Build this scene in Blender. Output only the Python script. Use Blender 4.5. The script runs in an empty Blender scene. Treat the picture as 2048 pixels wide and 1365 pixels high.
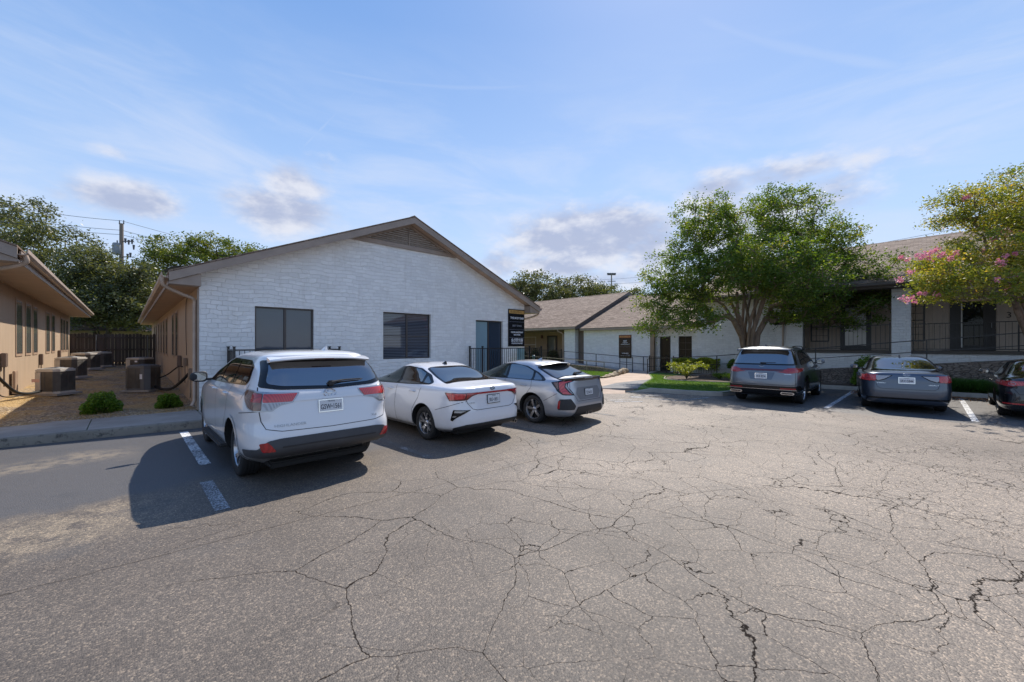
import bpy, bmesh, math, random
import numpy as np
from mathutils import Vector, Matrix, geometry
from mathutils.bvhtree import BVHTree
PI=math.pi; R=math.radians
scene=bpy.context.scene; COL=scene.collection
# ---------------------------------------------------------------- materials
MATS={}
def newmat(name):
    m=bpy.data.materials.new(name); m.use_nodes=True
    nt=m.node_tree; b=nt.nodes['Principled BSDF']; return m,nt,b
class NT:
    """tiny node helper"""
    def __init__(s,nt): s.nt=nt
    def n(s,t,**k):
        x=s.nt.nodes.new(t)
        for a,v in k.items(): setattr(x,a,v)
        return x
    def put(s,sock,v):
        if hasattr(v,'is_linked') or hasattr(v,'links'): s.nt.links.new(v,sock)
        else: sock.default_value=v
    def math(s,op,a,b=0.0,c=None,clamp=False):
        x=s.n('ShaderNodeMath',operation=op,use_clamp=clamp); s.put(x.inputs[0],a); s.put(x.inputs[1],b)
        if c is not None: s.put(x.inputs[2],c)
        return x.outputs[0]
    def mix(s,f,a,b,blend='MIX'):
        x=s.n('ShaderNodeMix',data_type='RGBA',blend_type=blend); s.put(x.inputs[0],f)
        for i,v in ((6,a),(7,b)):
            if isinstance(v,tuple) and len(v)==3: v=v+(1,)
            s.put(x.inputs[i],v)
        return x.outputs[2]
    def noise(s,vec,scale,detail=4,rough=.55,dist=0.0,out=0):
        x=s.n('ShaderNodeTexNoise'); 
        if vec is not None: s.put(x.inputs['Vector'],vec)
        x.inputs['Scale'].default_value=scale; x.inputs['Detail'].default_value=detail
        x.inputs['Roughness'].default_value=rough; x.inputs['Distortion'].default_value=dist
        return x.outputs[out]
    def vor(s,vec,scale,feature='F1',out='Distance',rnd=1.0):
        x=s.n('ShaderNodeTexVoronoi',feature=feature)
        if vec is not None: s.put(x.inputs['Vector'],vec)
        x.inputs['Scale'].default_value=scale; x.inputs['Randomness'].default_value=rnd
        return x.outputs[out]
    def step(s,v,a,b,lo=0.0,hi=1.0):
        x=s.n('ShaderNodeMapRange',interpolation_type='SMOOTHSTEP'); s.put(x.inputs[0],v)
        for i,q in enumerate((a,b,lo,hi)): s.put(x.inputs[1+i],q)
        return x.outputs[0]
    def ramp(s,v,stops,interp='LINEAR'):
        x=s.n('ShaderNodeValToRGB'); cr=x.color_ramp; cr.interpolation=interp
        while len(cr.elements)<len(stops): cr.elements.new(.5)
        for e,(p,c) in zip(cr.elements,stops): e.position=p; e.color=tuple(c)+(1,)
        s.put(x.inputs[0],v); return x.outputs[0]
    def xyz(s,v):
        x=s.n('ShaderNodeSeparateXYZ'); s.put(x.inputs[0],v); return x.outputs
    def comb(s,x_,y_,z_):
        x=s.n('ShaderNodeCombineXYZ')
        for i,v in enumerate((x_,y_,z_)): s.put(x.inputs[i],v)
        return x.outputs[0]
    def vadd(s,a,b,op='ADD'):
        x=s.n('ShaderNodeVectorMath',operation=op); s.put(x.inputs[0],a); s.put(x.inputs[1],b); return x.outputs[0]
    def vscale(s,a,f):
        x=s.n('ShaderNodeVectorMath',operation='SCALE'); s.put(x.inputs[0],a); s.put(x.inputs['Scale'],f); return x.outputs[0]
    def pos(s): return s.n('ShaderNodeNewGeometry').outputs['Position']
    def obj(s): return s.n('ShaderNodeTexCoord').outputs['Object']
    def bump(s,h,strength=.3,dist=.02,normal=None):
        x=s.n('ShaderNodeBump'); s.put(x.inputs['Height'],h); x.inputs['Strength'].default_value=strength
        x.inputs['Distance'].default_value=dist
        if normal is not None: s.put(x.inputs['Normal'],normal)
        return x.outputs[0]
def plain(name,c,rough=.5,metal=0.0,spec=None,coat=0.0,var=.12,vscale=3.0,bump=0.0,bscale=40,emis=None,trans=0.0):
    if name in MATS: return MATS[name]
    m,nt,b=newmat(name); h=NT(nt)
    b.inputs['Roughness'].default_value=rough; b.inputs['Metallic'].default_value=metal
    if spec is not None: b.inputs['Specular IOR Level'].default_value=spec
    if coat: b.inputs['Coat Weight'].default_value=coat; b.inputs['Coat Roughness'].default_value=.03
    if var:
        f=h.step(h.noise(h.obj(),vscale,5,.6),.3,.7)
        lo=tuple(x*(1-var) for x in c); hi=tuple(min(1,x*(1+var*.6)) for x in c)
        nt.links.new(h.mix(f,lo,hi),b.inputs['Base Color'])
    else: b.inputs['Base Color'].default_value=c+(1,)
    if bump: nt.links.new(h.bump(h.noise(h.obj(),bscale,4),bump,.01),b.inputs['Normal'])
    if emis: b.inputs['Emission Color'].default_value=emis+(1,); b.inputs['Emission Strength'].default_value=1
    if trans: b.inputs['Transmission Weight'].default_value=trans
    MATS[name]=m; return m
# ---------------------------------------------------------------- mesh building
class MB:
    def __init__(s): s.v=[]; s.f=[]; s.mi=[]
    def face(s,pts,mi=0):
        i=len(s.v); s.v+= [tuple(p) for p in pts]; s.f.append(tuple(range(i,i+len(pts)))); s.mi.append(mi)
    def mesh(s,vs,fs,mi=0):
        i=len(s.v); s.v+=[tuple(p) for p in vs]; s.f+=[tuple(i+k for k in f) for f in fs]; s.mi+=[mi]*len(fs)
    def box(s,a,b,mi=0,M=None):
        x0,y0,z0=a; x1,y1,z1=b
        vs=[(x0,y0,z0),(x1,y0,z0),(x1,y1,z0),(x0,y1,z0),(x0,y0,z1),(x1,y0,z1),(x1,y1,z1),(x0,y1,z1)]
        if M: vs=[M@Vector(v) for v in vs]
        s.mesh(vs,[(0,3,2,1),(4,5,6,7),(0,1,5,4),(1,2,6,5),(2,3,7,6),(3,0,4,7)],mi)
    def cbox(s,c,d,mi=0,M=None): s.box([c[i]-d[i]/2 for i in range(3)],[c[i]+d[i]/2 for i in range(3)],mi,M)
    def bbox(s,c,d,r=.02,mi=0,M=None):   # chamfered box
        hx,hy,hz=[q/2 for q in d]; vs=[]
        bm=bmesh.new(); bmesh.ops.create_cube(bm,size=1)
        for v in bm.verts: v.co=Vector((v.co.x*d[0],v.co.y*d[1],v.co.z*d[2]))
        bmesh.ops.bevel(bm,geom=bm.edges[:],offset=r,segments=2,affect='EDGES')
        T=Matrix.Translation(c); T=(M@T) if M else T
        s.mesh([T@v.co for v in bm.verts],[tuple(q.index for q in f.verts) for f in bm.faces],mi); bm.free()
    def tube(s,pts,r,n=8,mi=0,cap=True):
        pts=[Vector(p) for p in pts]; rs=r if isinstance(r,(list,tuple)) else [r]*len(pts)
        if len(rs)!=len(pts): rs=[rs[0]+(rs[-1]-rs[0])*i/(len(pts)-1) for i in range(len(pts))]
        rings=[]; up=None
        for i,p in enumerate(pts):
            d=(pts[min(i+1,len(pts)-1)]-pts[max(i-1,0)])
            if d.length<1e-9: d=Vector((0,0,1))
            d.normalize()
            if up is None: up=Vector((0,0,1)) if abs(d.z)<.9 else Vector((1,0,0))
            a=d.cross(up)
            if a.length<1e-6: a=d.cross(Vector((1,.3,0)))
            a.normalize(); b=d.cross(a).normalized(); up=-b if False else a.cross(d)
            rings.append([p+(a*math.cos(2*PI*k/n)+b*math.sin(2*PI*k/n))*rs[i] for k in range(n)])
        vs=[q for g in rings for q in g]; fs=[]
        for i in range(len(rings)-1):
            for k in range(n):
                fs.append((i*n+k,i*n+(k+1)%n,(i+1)*n+(k+1)%n,(i+1)*n+k))
        if cap: fs.append(tuple(range(n))[::-1]); fs.append(tuple((len(rings)-1)*n+k for k in range(n)))
        s.mesh(vs,fs,mi)
    def bar(s,a,b,w,h=None,mi=0):   # square section bar
        h=h or w; a=Vector(a); b=Vector(b); d=(b-a).normalized()
        up=Vector((0,0,1)) if abs(d.z)<.95 else Vector((0,1,0))
        x=d.cross(up).normalized()*w/2; y=x.cross(d).normalized()*h/2
        vs=[a-x-y,a+x-y,a+x+y,a-x+y,b-x-y,b+x-y,b+x+y,b-x+y]
        s.mesh(vs,[(0,3,2,1),(4,5,6,7),(0,1,5,4),(1,2,6,5),(2,3,7,6),(3,0,4,7)],mi)
    def lathe(s,prof,n=32,M=None,mi=0,close=False):  # profile (r,z) about z
        vs=[]; fs=[]; m=len(prof)
        for k in range(n):
            a=2*PI*k/n
            for r,z in prof:
                v=Vector((r*math.cos(a),r*math.sin(a),z)); vs.append(M@v if M else v)
        for k in range(n):
            for j in range(m-1):
                fs.append((k*m+j,((k+1)%n)*m+j,((k+1)%n)*m+j+1,k*m+j+1))
            if close: fs.append((k*m+m-1,((k+1)%n)*m+m-1,((k+1)%n)*m,k*m))
        s.mesh(vs,fs,mi)
    def prism(s,poly,z0,z1,mi=0,M=None,top=None):   # poly list of (x,y), CCW, triangulated caps
        tr=tri_poly(poly,[],None); n=len(poly)
        vs=[Vector((x,y,z0)) for x,y in poly]+[Vector((x,y,z1)) for x,y in poly]
        if M: vs=[M@v for v in vs]
        fs=[(i,(i+1)%n,n+(i+1)%n,n+i) for i in range(n)]
        s.mesh(vs,fs,mi)
        V,F=tr
        a=[Vector((x,y,z1)) for x,y in V]; b=[Vector((x,y,z0)) for x,y in V]
        if M: a=[M@v for v in a]; b=[M@v for v in b]
        s.mesh(a,F,mi); s.mesh(b,[f[::-1] for f in F],mi)
def area2(p): return sum(p[i][0]*p[(i+1)%len(p)][1]-p[(i+1)%len(p)][0]*p[i][1] for i in range(len(p)))
def inpoly(x,y,p):
    c=False; n=len(p); j=n-1
    for i in range(n):
        xi,yi=p[i]; xj,yj=p[j]
        if (yi>y)!=(yj>y) and x<(xj-xi)*(y-yi)/(yj-yi)+xi: c=not c
        j=i
    return c
def tri_poly(outer,holes=[],res=None,jit=0):
    """CDT of a polygon with holes, optional interior grid"""
    pts=[];edges=[]
    for loop in [outer]+list(holes):
        L=[]
        for i,p in enumerate(loop):
            q=loop[(i+1)%len(loop)]; L.append(p)
            if res:
                d=math.dist(p,q); k=int(d/res)
                for t in range(1,k+1 if k*res<d-1e-6 else k):
                    u=t/(k+1 if k*res<d-1e-6 else k); L.append((p[0]+(q[0]-p[0])*u,p[1]+(q[1]-p[1])*u))
        s0=len(pts); pts+=L; edges+=[(s0+i,s0+(i+1)%len(L)) for i in range(len(L))]
    if res:
        xs=[p[0] for p in outer]; ys=[p[1] for p in outer]
        x=min(xs)+res*.5; row=0
        while x<max(xs):
            y=min(ys)+res*(.5+.37*(row%2))
            while y<max(ys):
                if inpoly(x,y,outer) and not any(inpoly(x,y,h) for h in holes): pts.append((x,y))
                y+=res
            x+=res; row+=1
    r=geometry.delaunay_2d_cdt([Vector(p) for p in pts],edges,[],0,1e-6)
    V=[(v.x,v.y) for v in r[0]]; F=[]
    for f in r[2]:
        cx=sum(V[i][0] for i in f)/len(f); cy=sum(V[i][1] for i in f)/len(f)
        if inpoly(cx,cy,outer) and not any(inpoly(cx,cy,h) for h in holes):
            f=list(f)
            if area2([V[i] for i in f])<0: f=f[::-1]
            F.append(tuple(f))
    return V,F
LOC={}
def setp(o,label=None,cat=None,group=None,kind=None):
    if label: o['label']=label
    if cat: o['category']=cat
    if group: o['group']=group
    if kind: o['kind']=kind
def empty(name,loc,label,cat,group=None,rz=0.0):
    o=bpy.data.objects.new(name,None); COL.objects.link(o); o.location=loc; o.rotation_euler=(0,0,rz)
    o.empty_display_size=.3; LOC[o.name]=Vector(loc) if rz==0 else None; setp(o,label,cat,group); return o
def smooth_mesh(me,ang=None):
    me.polygons.foreach_set('use_smooth',[True]*len(me.polygons))
    if ang is not None: me.set_sharp_from_angle(angle=R(ang))
def build(name,mb,mat,parent=None,smooth=None,label=None,cat=None,group=None,kind=None,loc=None,weld=False):
    """MB -> object. Static things give world coordinates: the parent's world location is subtracted."""
    me=bpy.data.meshes.new(name)
    off=Vector((0,0,0))
    if parent is not None and LOC.get(parent.name) is not None: off=LOC[parent.name]
    if loc is not None: off=Vector(loc)
    vs=[(v[0]-off.x,v[1]-off.y,v[2]-off.z) for v in mb.v]
    me.from_pydata(vs,[],mb.f)
    mats=mat if isinstance(mat,(list,tuple)) else [mat]
    for m in mats: me.materials.append(m)
    if len(mats)>1: me.polygons.foreach_set('material_index',mb.mi)
    if weld:
        bm=bmesh.new(); bm.from_mesh(me); bmesh.ops.remove_doubles(bm,verts=bm.verts,dist=1e-4)
        bmesh.ops.recalc_face_normals(bm,faces=bm.faces); bm.to_mesh(me); bm.free()
    if smooth is not None: smooth_mesh(me,smooth)
    me.update()
    o=bpy.data.objects.new(name,me); COL.objects.link(o)
    if parent is not None:
        o.parent=parent
        if LOC.get(parent.name) is not None: LOC[o.name]=LOC[parent.name]
    if loc is not None: o.location=loc; LOC[o.name]=Vector(loc)
    setp(o,label,cat,group,kind); return o
def thing1(name,mb,mat,loc,label,cat,group=None,**k):   # one-mesh thing
    return build(name,mb,mat,None,loc=loc,label=label,cat=cat,group=group,**k)
def text_mesh(txt,size,M,mat,name,parent,ext=.002,sx=1.0,align='CENTER',bold=0.0):
    cu=bpy.data.curves.new('t','FONT'); cu.body=txt; cu.size=size; cu.align_x=align; cu.align_y='CENTER'; cu.extrude=ext; cu.offset=bold*size
    cu.resolution_u=2
    ob=bpy.data.objects.new('t',cu); COL.objects.link(ob); dg=bpy.context.evaluated_depsgraph_get(); dg.update()
    me=bpy.data.meshes.new_from_object(ob.evaluated_get(dg)); bpy.data.objects.remove(ob)
    vs=[M@Vector((v.co.x*sx,v.co.y,v.co.z)) for v in me.vertices]; fs=[tuple(p.vertices) for p in me.polygons]
    bpy.data.meshes.remove(me); mb=MB(); mb.mesh(vs,fs)
    if name is None: return mb
    return build(name,mb,mat,parent)
# orientation matrices for text: facing -y / facing -x
def face_my(x,y,z): return Matrix.Translation((x,y,z))@Matrix.Rotation(PI/2,4,'X')
def face_mx(x,y,z): return Matrix.Translation((x,y,z))@Matrix.Rotation(-PI/2,4,'Z')@Matrix.Rotation(PI/2,4,'X')
# ---------------------------------------------------------------- camera, world, sun
CZ=1.8; F=800.0; HY=691.0
def ray(px): r=(px-1024)/F; return Vector((.694+.7195*r,.7195-.694*r,0))   # world xy for unit depth
def P(px,py,z=0.0):        # photo pixel on the horizontal plane z
    Y=F*(CZ-z)/(py-HY); d=ray(px)*Y; return Vector((d.x,d.y,z))
cam=bpy.data.cameras.new('camera'); co=bpy.data.objects.new('camera',cam); COL.objects.link(co); scene.camera=co
co.location=(0,0,CZ); co.rotation_euler=(PI/2,0,-math.atan2(.694,.7195))
cam.sensor_width=36; cam.lens=36*F/2048; cam.shift_y=8.5/2048; cam.clip_end=3000; cam.clip_start=.05
SUN=Vector((.807,.333,1.05)).normalized()
sl=bpy.data.lights.new('sun','SUN'); sl.energy=3.7; sl.angle=R(.55); sl.color=(1,.93,.83)
so=bpy.data.objects.new('sun',sl); COL.objects.link(so); so.rotation_euler=SUN.to_track_quat('Z','Y').to_euler(); so.location=(20,10,40)
w=bpy.data.worlds.new('World'); scene.world=w; w.use_nodes=True; nt=w.node_tree; h=NT(nt)
bg=nt.nodes['Background']; sky=h.n('ShaderNodeTexSky',sky_type='NISHITA'); sky.sun_disc=False
sky.sun_elevation=math.asin(SUN.z); sky.sun_rotation=math.atan2(SUN.x,SUN.y); sky.air_density=1.0; sky.dust_density=.6; sky.ozone_density=2.0; sky.altitude=200
SKYSTR=.13
g=h.n('ShaderNodeTexCoord').outputs['Generated']; X,Y,Z=h.xyz(g)
# azimuth (radians from camera heading, + right) and elevation tangent
fwd=h.math('ADD',h.math('MULTIPLY',X,.694),h.math('MULTIPLY',Y,.7195)); rgt=h.math('ADD',h.math('MULTIPLY',X,.7195),h.math('MULTIPLY',Y,-.694))
az=h.math('ARCTAN2',rgt,fwd); el=h.math('ARCSINE',h.math('MAXIMUM',h.math('MINIMUM',Z,1.0),-1.0))
# cirrus on a high layer
zz=h.math('ADD',h.math('MAXIMUM',Z,0.0),.12)
lay=h.comb(h.math('DIVIDE',rgt,zz),h.math('MULTIPLY',h.math('DIVIDE',fwd,zz),1.0),0.0)
lay2=h.vadd(lay,(1.0,3.2,1.0),'MULTIPLY')
n1=h.noise(lay2,.42,5,.55,.8); n2=h.noise(lay,.25,3,.5)
sv=h.comb(h.math('MULTIPLY',az,1.0),h.math('ADD',h.math('MULTIPLY',el,4.2),h.math('MULTIPLY',az,.35)),0.0)
n3=h.noise(sv,2.6,6,.6,.5)
cir=h.math('MAXIMUM',h.math('MULTIPLY',h.step(n3,.36,.74),h.math('MULTIPLY',h.step(el,.04,.22),h.step(el,.72,.42))),h.math('MULTIPLY',h.step(n1,.42,.80),h.step(n2,.36,.62)))
def streak(a,b,wd,k):
    (a0,e0),(a1,e1)=ae(*a),ae(*b)
    m=(e1-e0)/(a1-a0); t=h.math('DIVIDE',h.math('SUBTRACT',az,a0),a1-a0)
    dd=h.math('ABSOLUTE',h.math('SUBTRACT',h.math('SUBTRACT',el,e0),h.math('MULTIPLY',h.math('SUBTRACT',az,a0),m)))
    dd=h.math('ADD',dd,h.math('MULTIPLY',h.math('SUBTRACT',n3,.5),.012))
    return h.math('MULTIPLY',h.math('MULTIPLY',h.step(dd,wd,0.0),h.math('MULTIPLY',h.step(t,0.0,.15),h.step(t,1.0,.8))),k)
def ae(px,py):
    r=(px-1024)/F; return math.atan(r), math.atan(((HY-py)/F)/math.sqrt(1+r*r))
for A_,B_,w_,k_ in (((600,128),(1100,168),.006,.55),((1380,30),(1860,140),.012,.5),((600,300),(735,155),.004,.35)): cir=h.math('MAXIMUM',cir,streak(A_,B_,w_,k_))
cir=h.math('MULTIPLY',cir,h.step(el,.62,.30,.35,1.0))
haze=h.step(el,.42,-.02,0.0,.72)
# hazy veil + cirrus
raw=sky.outputs[0]
den=h.math('ADD',1.0,h.math('MULTIPLY',h.xyz(raw)[2],.13))
raw=h.vscale(raw,h.math('DIVIDE',1.75,den))
grad=h.ramp(h.math('DIVIDE',h.math('MAXIMUM',el,0.0),1.2),[(0,(.30,.355,.455)),(.12,(.255,.33,.455)),(.32,(.17,.26,.425)),(.55,(.075,.165,.355)),(1,(.04,.11,.30))])
grad=h.vscale(grad,10.0)
base=h.mix(.72,raw,grad)
c1=h.mix(h.math('MULTIPLY',haze,.25),base,(2.9,3.4,4.4))
c2=h.mix(h.math('MULTIPLY',cir,.62),c1,(3.3,3.7,4.55))
# cumulus: gaussian blobs in (az,el) broken by noise
def blobs(lst):
    tot=None
    for a,e,ra,re,k in lst:
        da=h.math('DIVIDE',h.math('SUBTRACT',az,a),ra); de=h.math('DIVIDE',h.math('SUBTRACT',el,e),re)
        q=h.math('ADD',h.math('MULTIPLY',da,da),h.math('MULTIPLY',de,de))
        v=h.math('MULTIPLY',h.math('POWER',2.718,h.math('MULTIPLY',q,-1.0)),k)
        tot=v if tot is None else h.math('MAXIMUM',tot,v)
    return tot
def ae(px,py):
    r=(px-1024)/F; return math.atan(r), math.atan(((HY-py)/F)/math.sqrt(1+r*r))
CL=[]
for px,py,rx,ry,k in [(1175,478,170,50,1.3),(1110,530,110,26,.95),(1290,500,90,60,1.0),(590,372,72,44,.95),(570,425,120,44,1.05),(265,400,125,44,1.0),(225,305,55,22,.62),(470,395,60,25,.6),(1560,350,150,34,.66),(1640,410,150,70,.70),(1430,392,90,52,.85),(1500,440,190,70,.8),(1760,320,180,40,.5),(1000,530,60,30,.8),(640,330,60,25,.5),(120,390,60,24,.5),(1250,560,180,30,.75)]:
    a,e=ae(px,py); s=1/(F*(1+math.tan(a)**2)); CL.append((a,e,rx*s*1.05,ry*s*1.3,k))
bl=blobs(CL)
cv=h.comb(h.math('MULTIPLY',az,1.0),h.math('MULTIPLY',el,1.9),0.0)
cn=h.noise(cv,8.0,7,.60,.1)
dens=h.step(h.math('ADD',bl,h.math('MULTIPLY',h.math('SUBTRACT',cn,.5),1.35)),.25,.85)
# lit tops / lavender undersides from the density gradient upwards
cv2=h.vadd(cv,(.018,.05,0)); cn2=h.noise(cv2,8.0,4,.60,.1)
lit=h.step(h.math('ADD',h.math('SUBTRACT',cn,cn2),h.math('MULTIPLY',h.math('SUBTRACT',1.0,bl),.22)),-.10,.26)
ccol=h.mix(lit,(2.15,2.4,3.25),(3.9,3.95,4.3))
c3=h.mix(h.math('MULTIPLY',dens,.86),c2,ccol)
nt.links.new(c3,bg.inputs[0]); bg.inputs[1].default_value=SKYSTR
vs=scene.view_settings; vs.view_transform='Standard'; vs.look='None'; vs.exposure=.7; vs.gamma=1
# ---------------------------------------------------------------- setting materials
def m_asphalt():
    m,nt,b=newmat('asphalt'); h=NT(nt); p=h.pos(); X,Y,Z=h.xyz(p)
    big=h.noise(p,.22,5,.6); mid=h.noise(p,1.3,5,.65)
    base=h.mix(h.step(big,.35,.65),(.092,.078,.067),(.146,.125,.106))
    sheen_tone=h.step(h.math('ADD',h.math('ADD',h.math('MULTIPLY',X,.16),h.math('MULTIPLY',Y,-.05)),h.math('MULTIPLY',h.math('SUBTRACT',big,.5),1.2)),-.1,1.0)  # lighter, warmer tone to the right: backlight sheen painted into the asphalt colour
    base=h.mix(1.0,base,h.mix(sheen_tone,(.86,.85,.84),(1.55,1.50,1.44)),'MULTIPLY')
    base=h.mix(h.math('MULTIPLY',h.step(mid,.4,.7),.25),base,(.17,.148,.128))
    # sealed smoother strip near the left stalls (older coat, bluish grey)
    wx=h.math('ADD',X,h.math('MULTIPLY',h.math('SUBTRACT',h.noise(p,.9,4,.6),.5),1.6))
    wy=h.math('ADD',Y,h.math('MULTIPLY',h.math('SUBTRACT',h.noise(p,.55,5,.65),.5),1.9))
    seal=h.math('MULTIPLY',h.step(wy,6.4,6.9),h.step(wx,3.8,3.0))
    seal=h.math('MAXIMUM',seal,h.math('MULTIPLY',h.math('MULTIPLY',h.step(wx,13.6,14.4),h.step(Y,5.4,4.6)),1.0))
    base=h.mix(h.math('MULTIPLY',seal,.85),base,(.080,.079,.082))
    # worn sandy band at the edge of the sealed strip
    band=h.math('MULTIPLY',h.math('MULTIPLY',h.step(wy,4.9,5.6),h.step(wy,6.9,6.1)),h.step(wx,.9,-.6))
    band2=h.math('MULTIPLY',h.math('MULTIPLY',h.step(wy,8.7,9.2),h.step(wy,9.9,9.4)),h.step(X,.3,-.3))
    sand=h.math('MULTIPLY',h.math('MAXIMUM',band,band2),h.step(h.noise(p,5,5,.7),.36,.6))
    base=h.mix(h.math('MULTIPLY',sand,.75),base,(.25,.205,.15))
    # aggregate
    st=h.vor(p,95,'F1','Color'); s0=h.xyz(st)[0]; sd=h.vor(p,95,'F1','Distance')
    stone=h.ramp(s0,[(0,(.40,.39,.39)),(.45,(.80,.79,.78)),(.72,(1.25,1.2,1.12)),(.86,(1.8,1.7,1.55)),(1,(3.1,2.85,2.45))])
    aggamt=h.mix(seal,(.62,.62,.62),(.15,.15,.15)); aggamt=h.math('ADD',h.math('MULTIPLY',h.xyz(aggamt)[0],1.0),0.0)
    base=h.mix(aggamt,base,h.mix(1.0,base,stone,'MULTIPLY'))
    
    # cracks
    d1=h.vadd(p,h.vscale(h.vadd(h.noise(p,.9,1,.5,0,1),(.5,.5,.5),'SUBTRACT'),.55))
    d1=h.vadd(d1,h.vscale(h.vadd(h.noise(p,9,3,.65,0,1),(.5,.5,.5),'SUBTRACT'),.07))
    e1=h.vor(d1,.75,'DISTANCE_TO_EDGE'); e2=h.vor(d1,2.5,'DISTANCE_TO_EDGE'); e3=h.vor(d1,6.0,'DISTANCE_TO_EDGE')
    wid=h.step(h.noise(p,1.3,2),.35,.65,.45,1.1)
    def crack(e,wd): return h.step(h.math('DIVIDE',e,h.math('MULTIPLY',wid,wd)),1.0,.25)
    reg=h.step(h.math('ADD',h.math('ADD',h.math('MULTIPLY',X,.11),h.math('MULTIPLY',Y,-.10)),h.math('MULTIPLY',h.noise(p,.35,2),1.2)),.34,.70)
    near=h.step(h.math('ADD',Y,h.math('MULTIPLY',h.noise(p,.5,2),2.0)),4.8,3.2)
    reg1=h.math('MAXIMUM',reg,h.math('MULTIPLY',h.step(X,-.1,.6),h.step(Y,5.6,4.6)))
    k1=h.math('MULTIPLY',crack(e1,.0050),reg1)
    k2=h.math('MULTIPLY',crack(e2,.0115),h.math('MULTIPLY',reg,h.step(h.noise(p,.7,3,.6),.33,.46)))
    ax=h.math('DIVIDE',h.math('SUBTRACT',X,8.6),3.6); ay=h.math('DIVIDE',h.math('SUBTRACT',Y,-.1),1.25)
    al=h.math('ADD',h.math('MULTIPLY',ax,ax),h.math('MULTIPLY',ay,ay))
    k3=h.math('MULTIPLY',crack(e3,.026),h.step(h.math('ADD',al,h.math('MULTIPLY',h.noise(p,1.5,3),1.0)),1.6,.8))
    jy=h.math('ADD',h.math('SUBTRACT',Y,h.math('MULTIPLY',X,-.07)),h.math('MULTIPLY',h.noise(p,4,4,.6),.10))
    joint=h.math('MULTIPLY',h.step(h.math('ABSOLUTE',h.math('SUBTRACT',jy,4.62)),.012,.003),h.step(X,6.5,5.5))
    k=h.math('MAXIMUM',h.math('MAXIMUM',k1,k2),h.math('MAXIMUM',k3,h.math('MULTIPLY',joint,.6)))
    col=h.mix(h.math('MULTIPLY',k,.93),base,(.018,.015,.013))
    # oil drips in the stalls
    oil=h.step(h.noise(p,1.3,4,.55),.57,.70); col=h.mix(h.math('MULTIPLY',oil,h.step(Y,3.5,6.0,.12,.5)),col,(.06,.06,.062))
    nt.links.new(col,b.inputs['Base Color'])
    nt.links.new(h.mix(seal,(.66,)*3,(.58,)*3),b.inputs['Roughness']); nt.links.new(h.math('MULTIPLY',h.math('SUBTRACT',1.0,k),.5),b.inputs['Specular IOR Level'])
    hh=h.math('SUBTRACT',1.0,sd)
    nt.links.new(h.bump(hh,.55,.006),b.inputs['Normal'])
    return m
def m_paint():   # worn line paint
    m,nt,b=newmat('line_paint'); h=NT(nt); p=h.pos()
    n=h.noise(p,26,5,.75); n2=h.noise(p,3,3)
    f=h.step(h.math('ADD',n,h.math('MULTIPLY',h.math('SUBTRACT',n2,.5),.5)),.44,.52)
    c=h.mix(f,(.12,.12,.125),(.66,.67,.68)); nt.links.new(c,b.inputs['Base Color']); b.inputs['Roughness'].default_value=.7
    nt.links.new(h.bump(h.noise(p,80,3),.4,.005),b.inputs['Normal']); return m
def m_faded():
    m,nt,b=newmat('faded_line_paint'); h=NT(nt); p=h.pos()
    f=h.step(h.math('ADD',h.noise(p,48,4,.8),h.math('MULTIPLY',h.math('SUBTRACT',h.noise(p,2.5,3),.5),.4)),.46,.56)
    c=h.mix(f,(.095,.09,.086),(.42,.43,.45)); nt.links.new(c,b.inputs['Base Color']); b.inputs['Roughness'].default_value=.75
    nt.links.new(h.bump(h.noise(p,80,3),.4,.005),b.inputs['Normal']); return m
def m_ghost():
    m,nt,b=newmat('ghost_line_paint'); h=NT(nt); p=h.pos()
    f=h.step(h.math('ADD',h.noise(p,20,5,.8),h.math('MULTIPLY',h.math('SUBTRACT',h.noise(p,2.0,3),.5),.6)),.55,.66)
    nt.links.new(h.mix(f,(.105,.095,.086),(.26,.26,.265)),b.inputs['Base Color']); b.inputs['Roughness'].default_value=.75; return m
def m_concrete(name,c,stain=.5,dark=(.07,.065,.06)):
    m,nt,b=newmat(name); h=NT(nt); p=h.pos()
    f=h.step(h.noise(p,1.4,6,.65),.3,.7); c0=tuple(x*.72 for x in c)
    col=h.mix(f,c0,c); col=h.mix(h.math('MULTIPLY',h.step(h.noise(p,7,6,.75),.5,.7),stain),col,dark)
    col=h.mix(h.math('MULTIPLY',h.step(h.noise(p,120,2),.5,.7),.3),col,tuple(x*1.25 for x in c))
    nt.links.new(col,b.inputs['Base Color']); b.inputs['Roughness'].default_value=.85
    nt.links.new(h.bump(h.noise(p,60,5,.7),.5,.008),b.inputs['Normal']); return m
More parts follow.
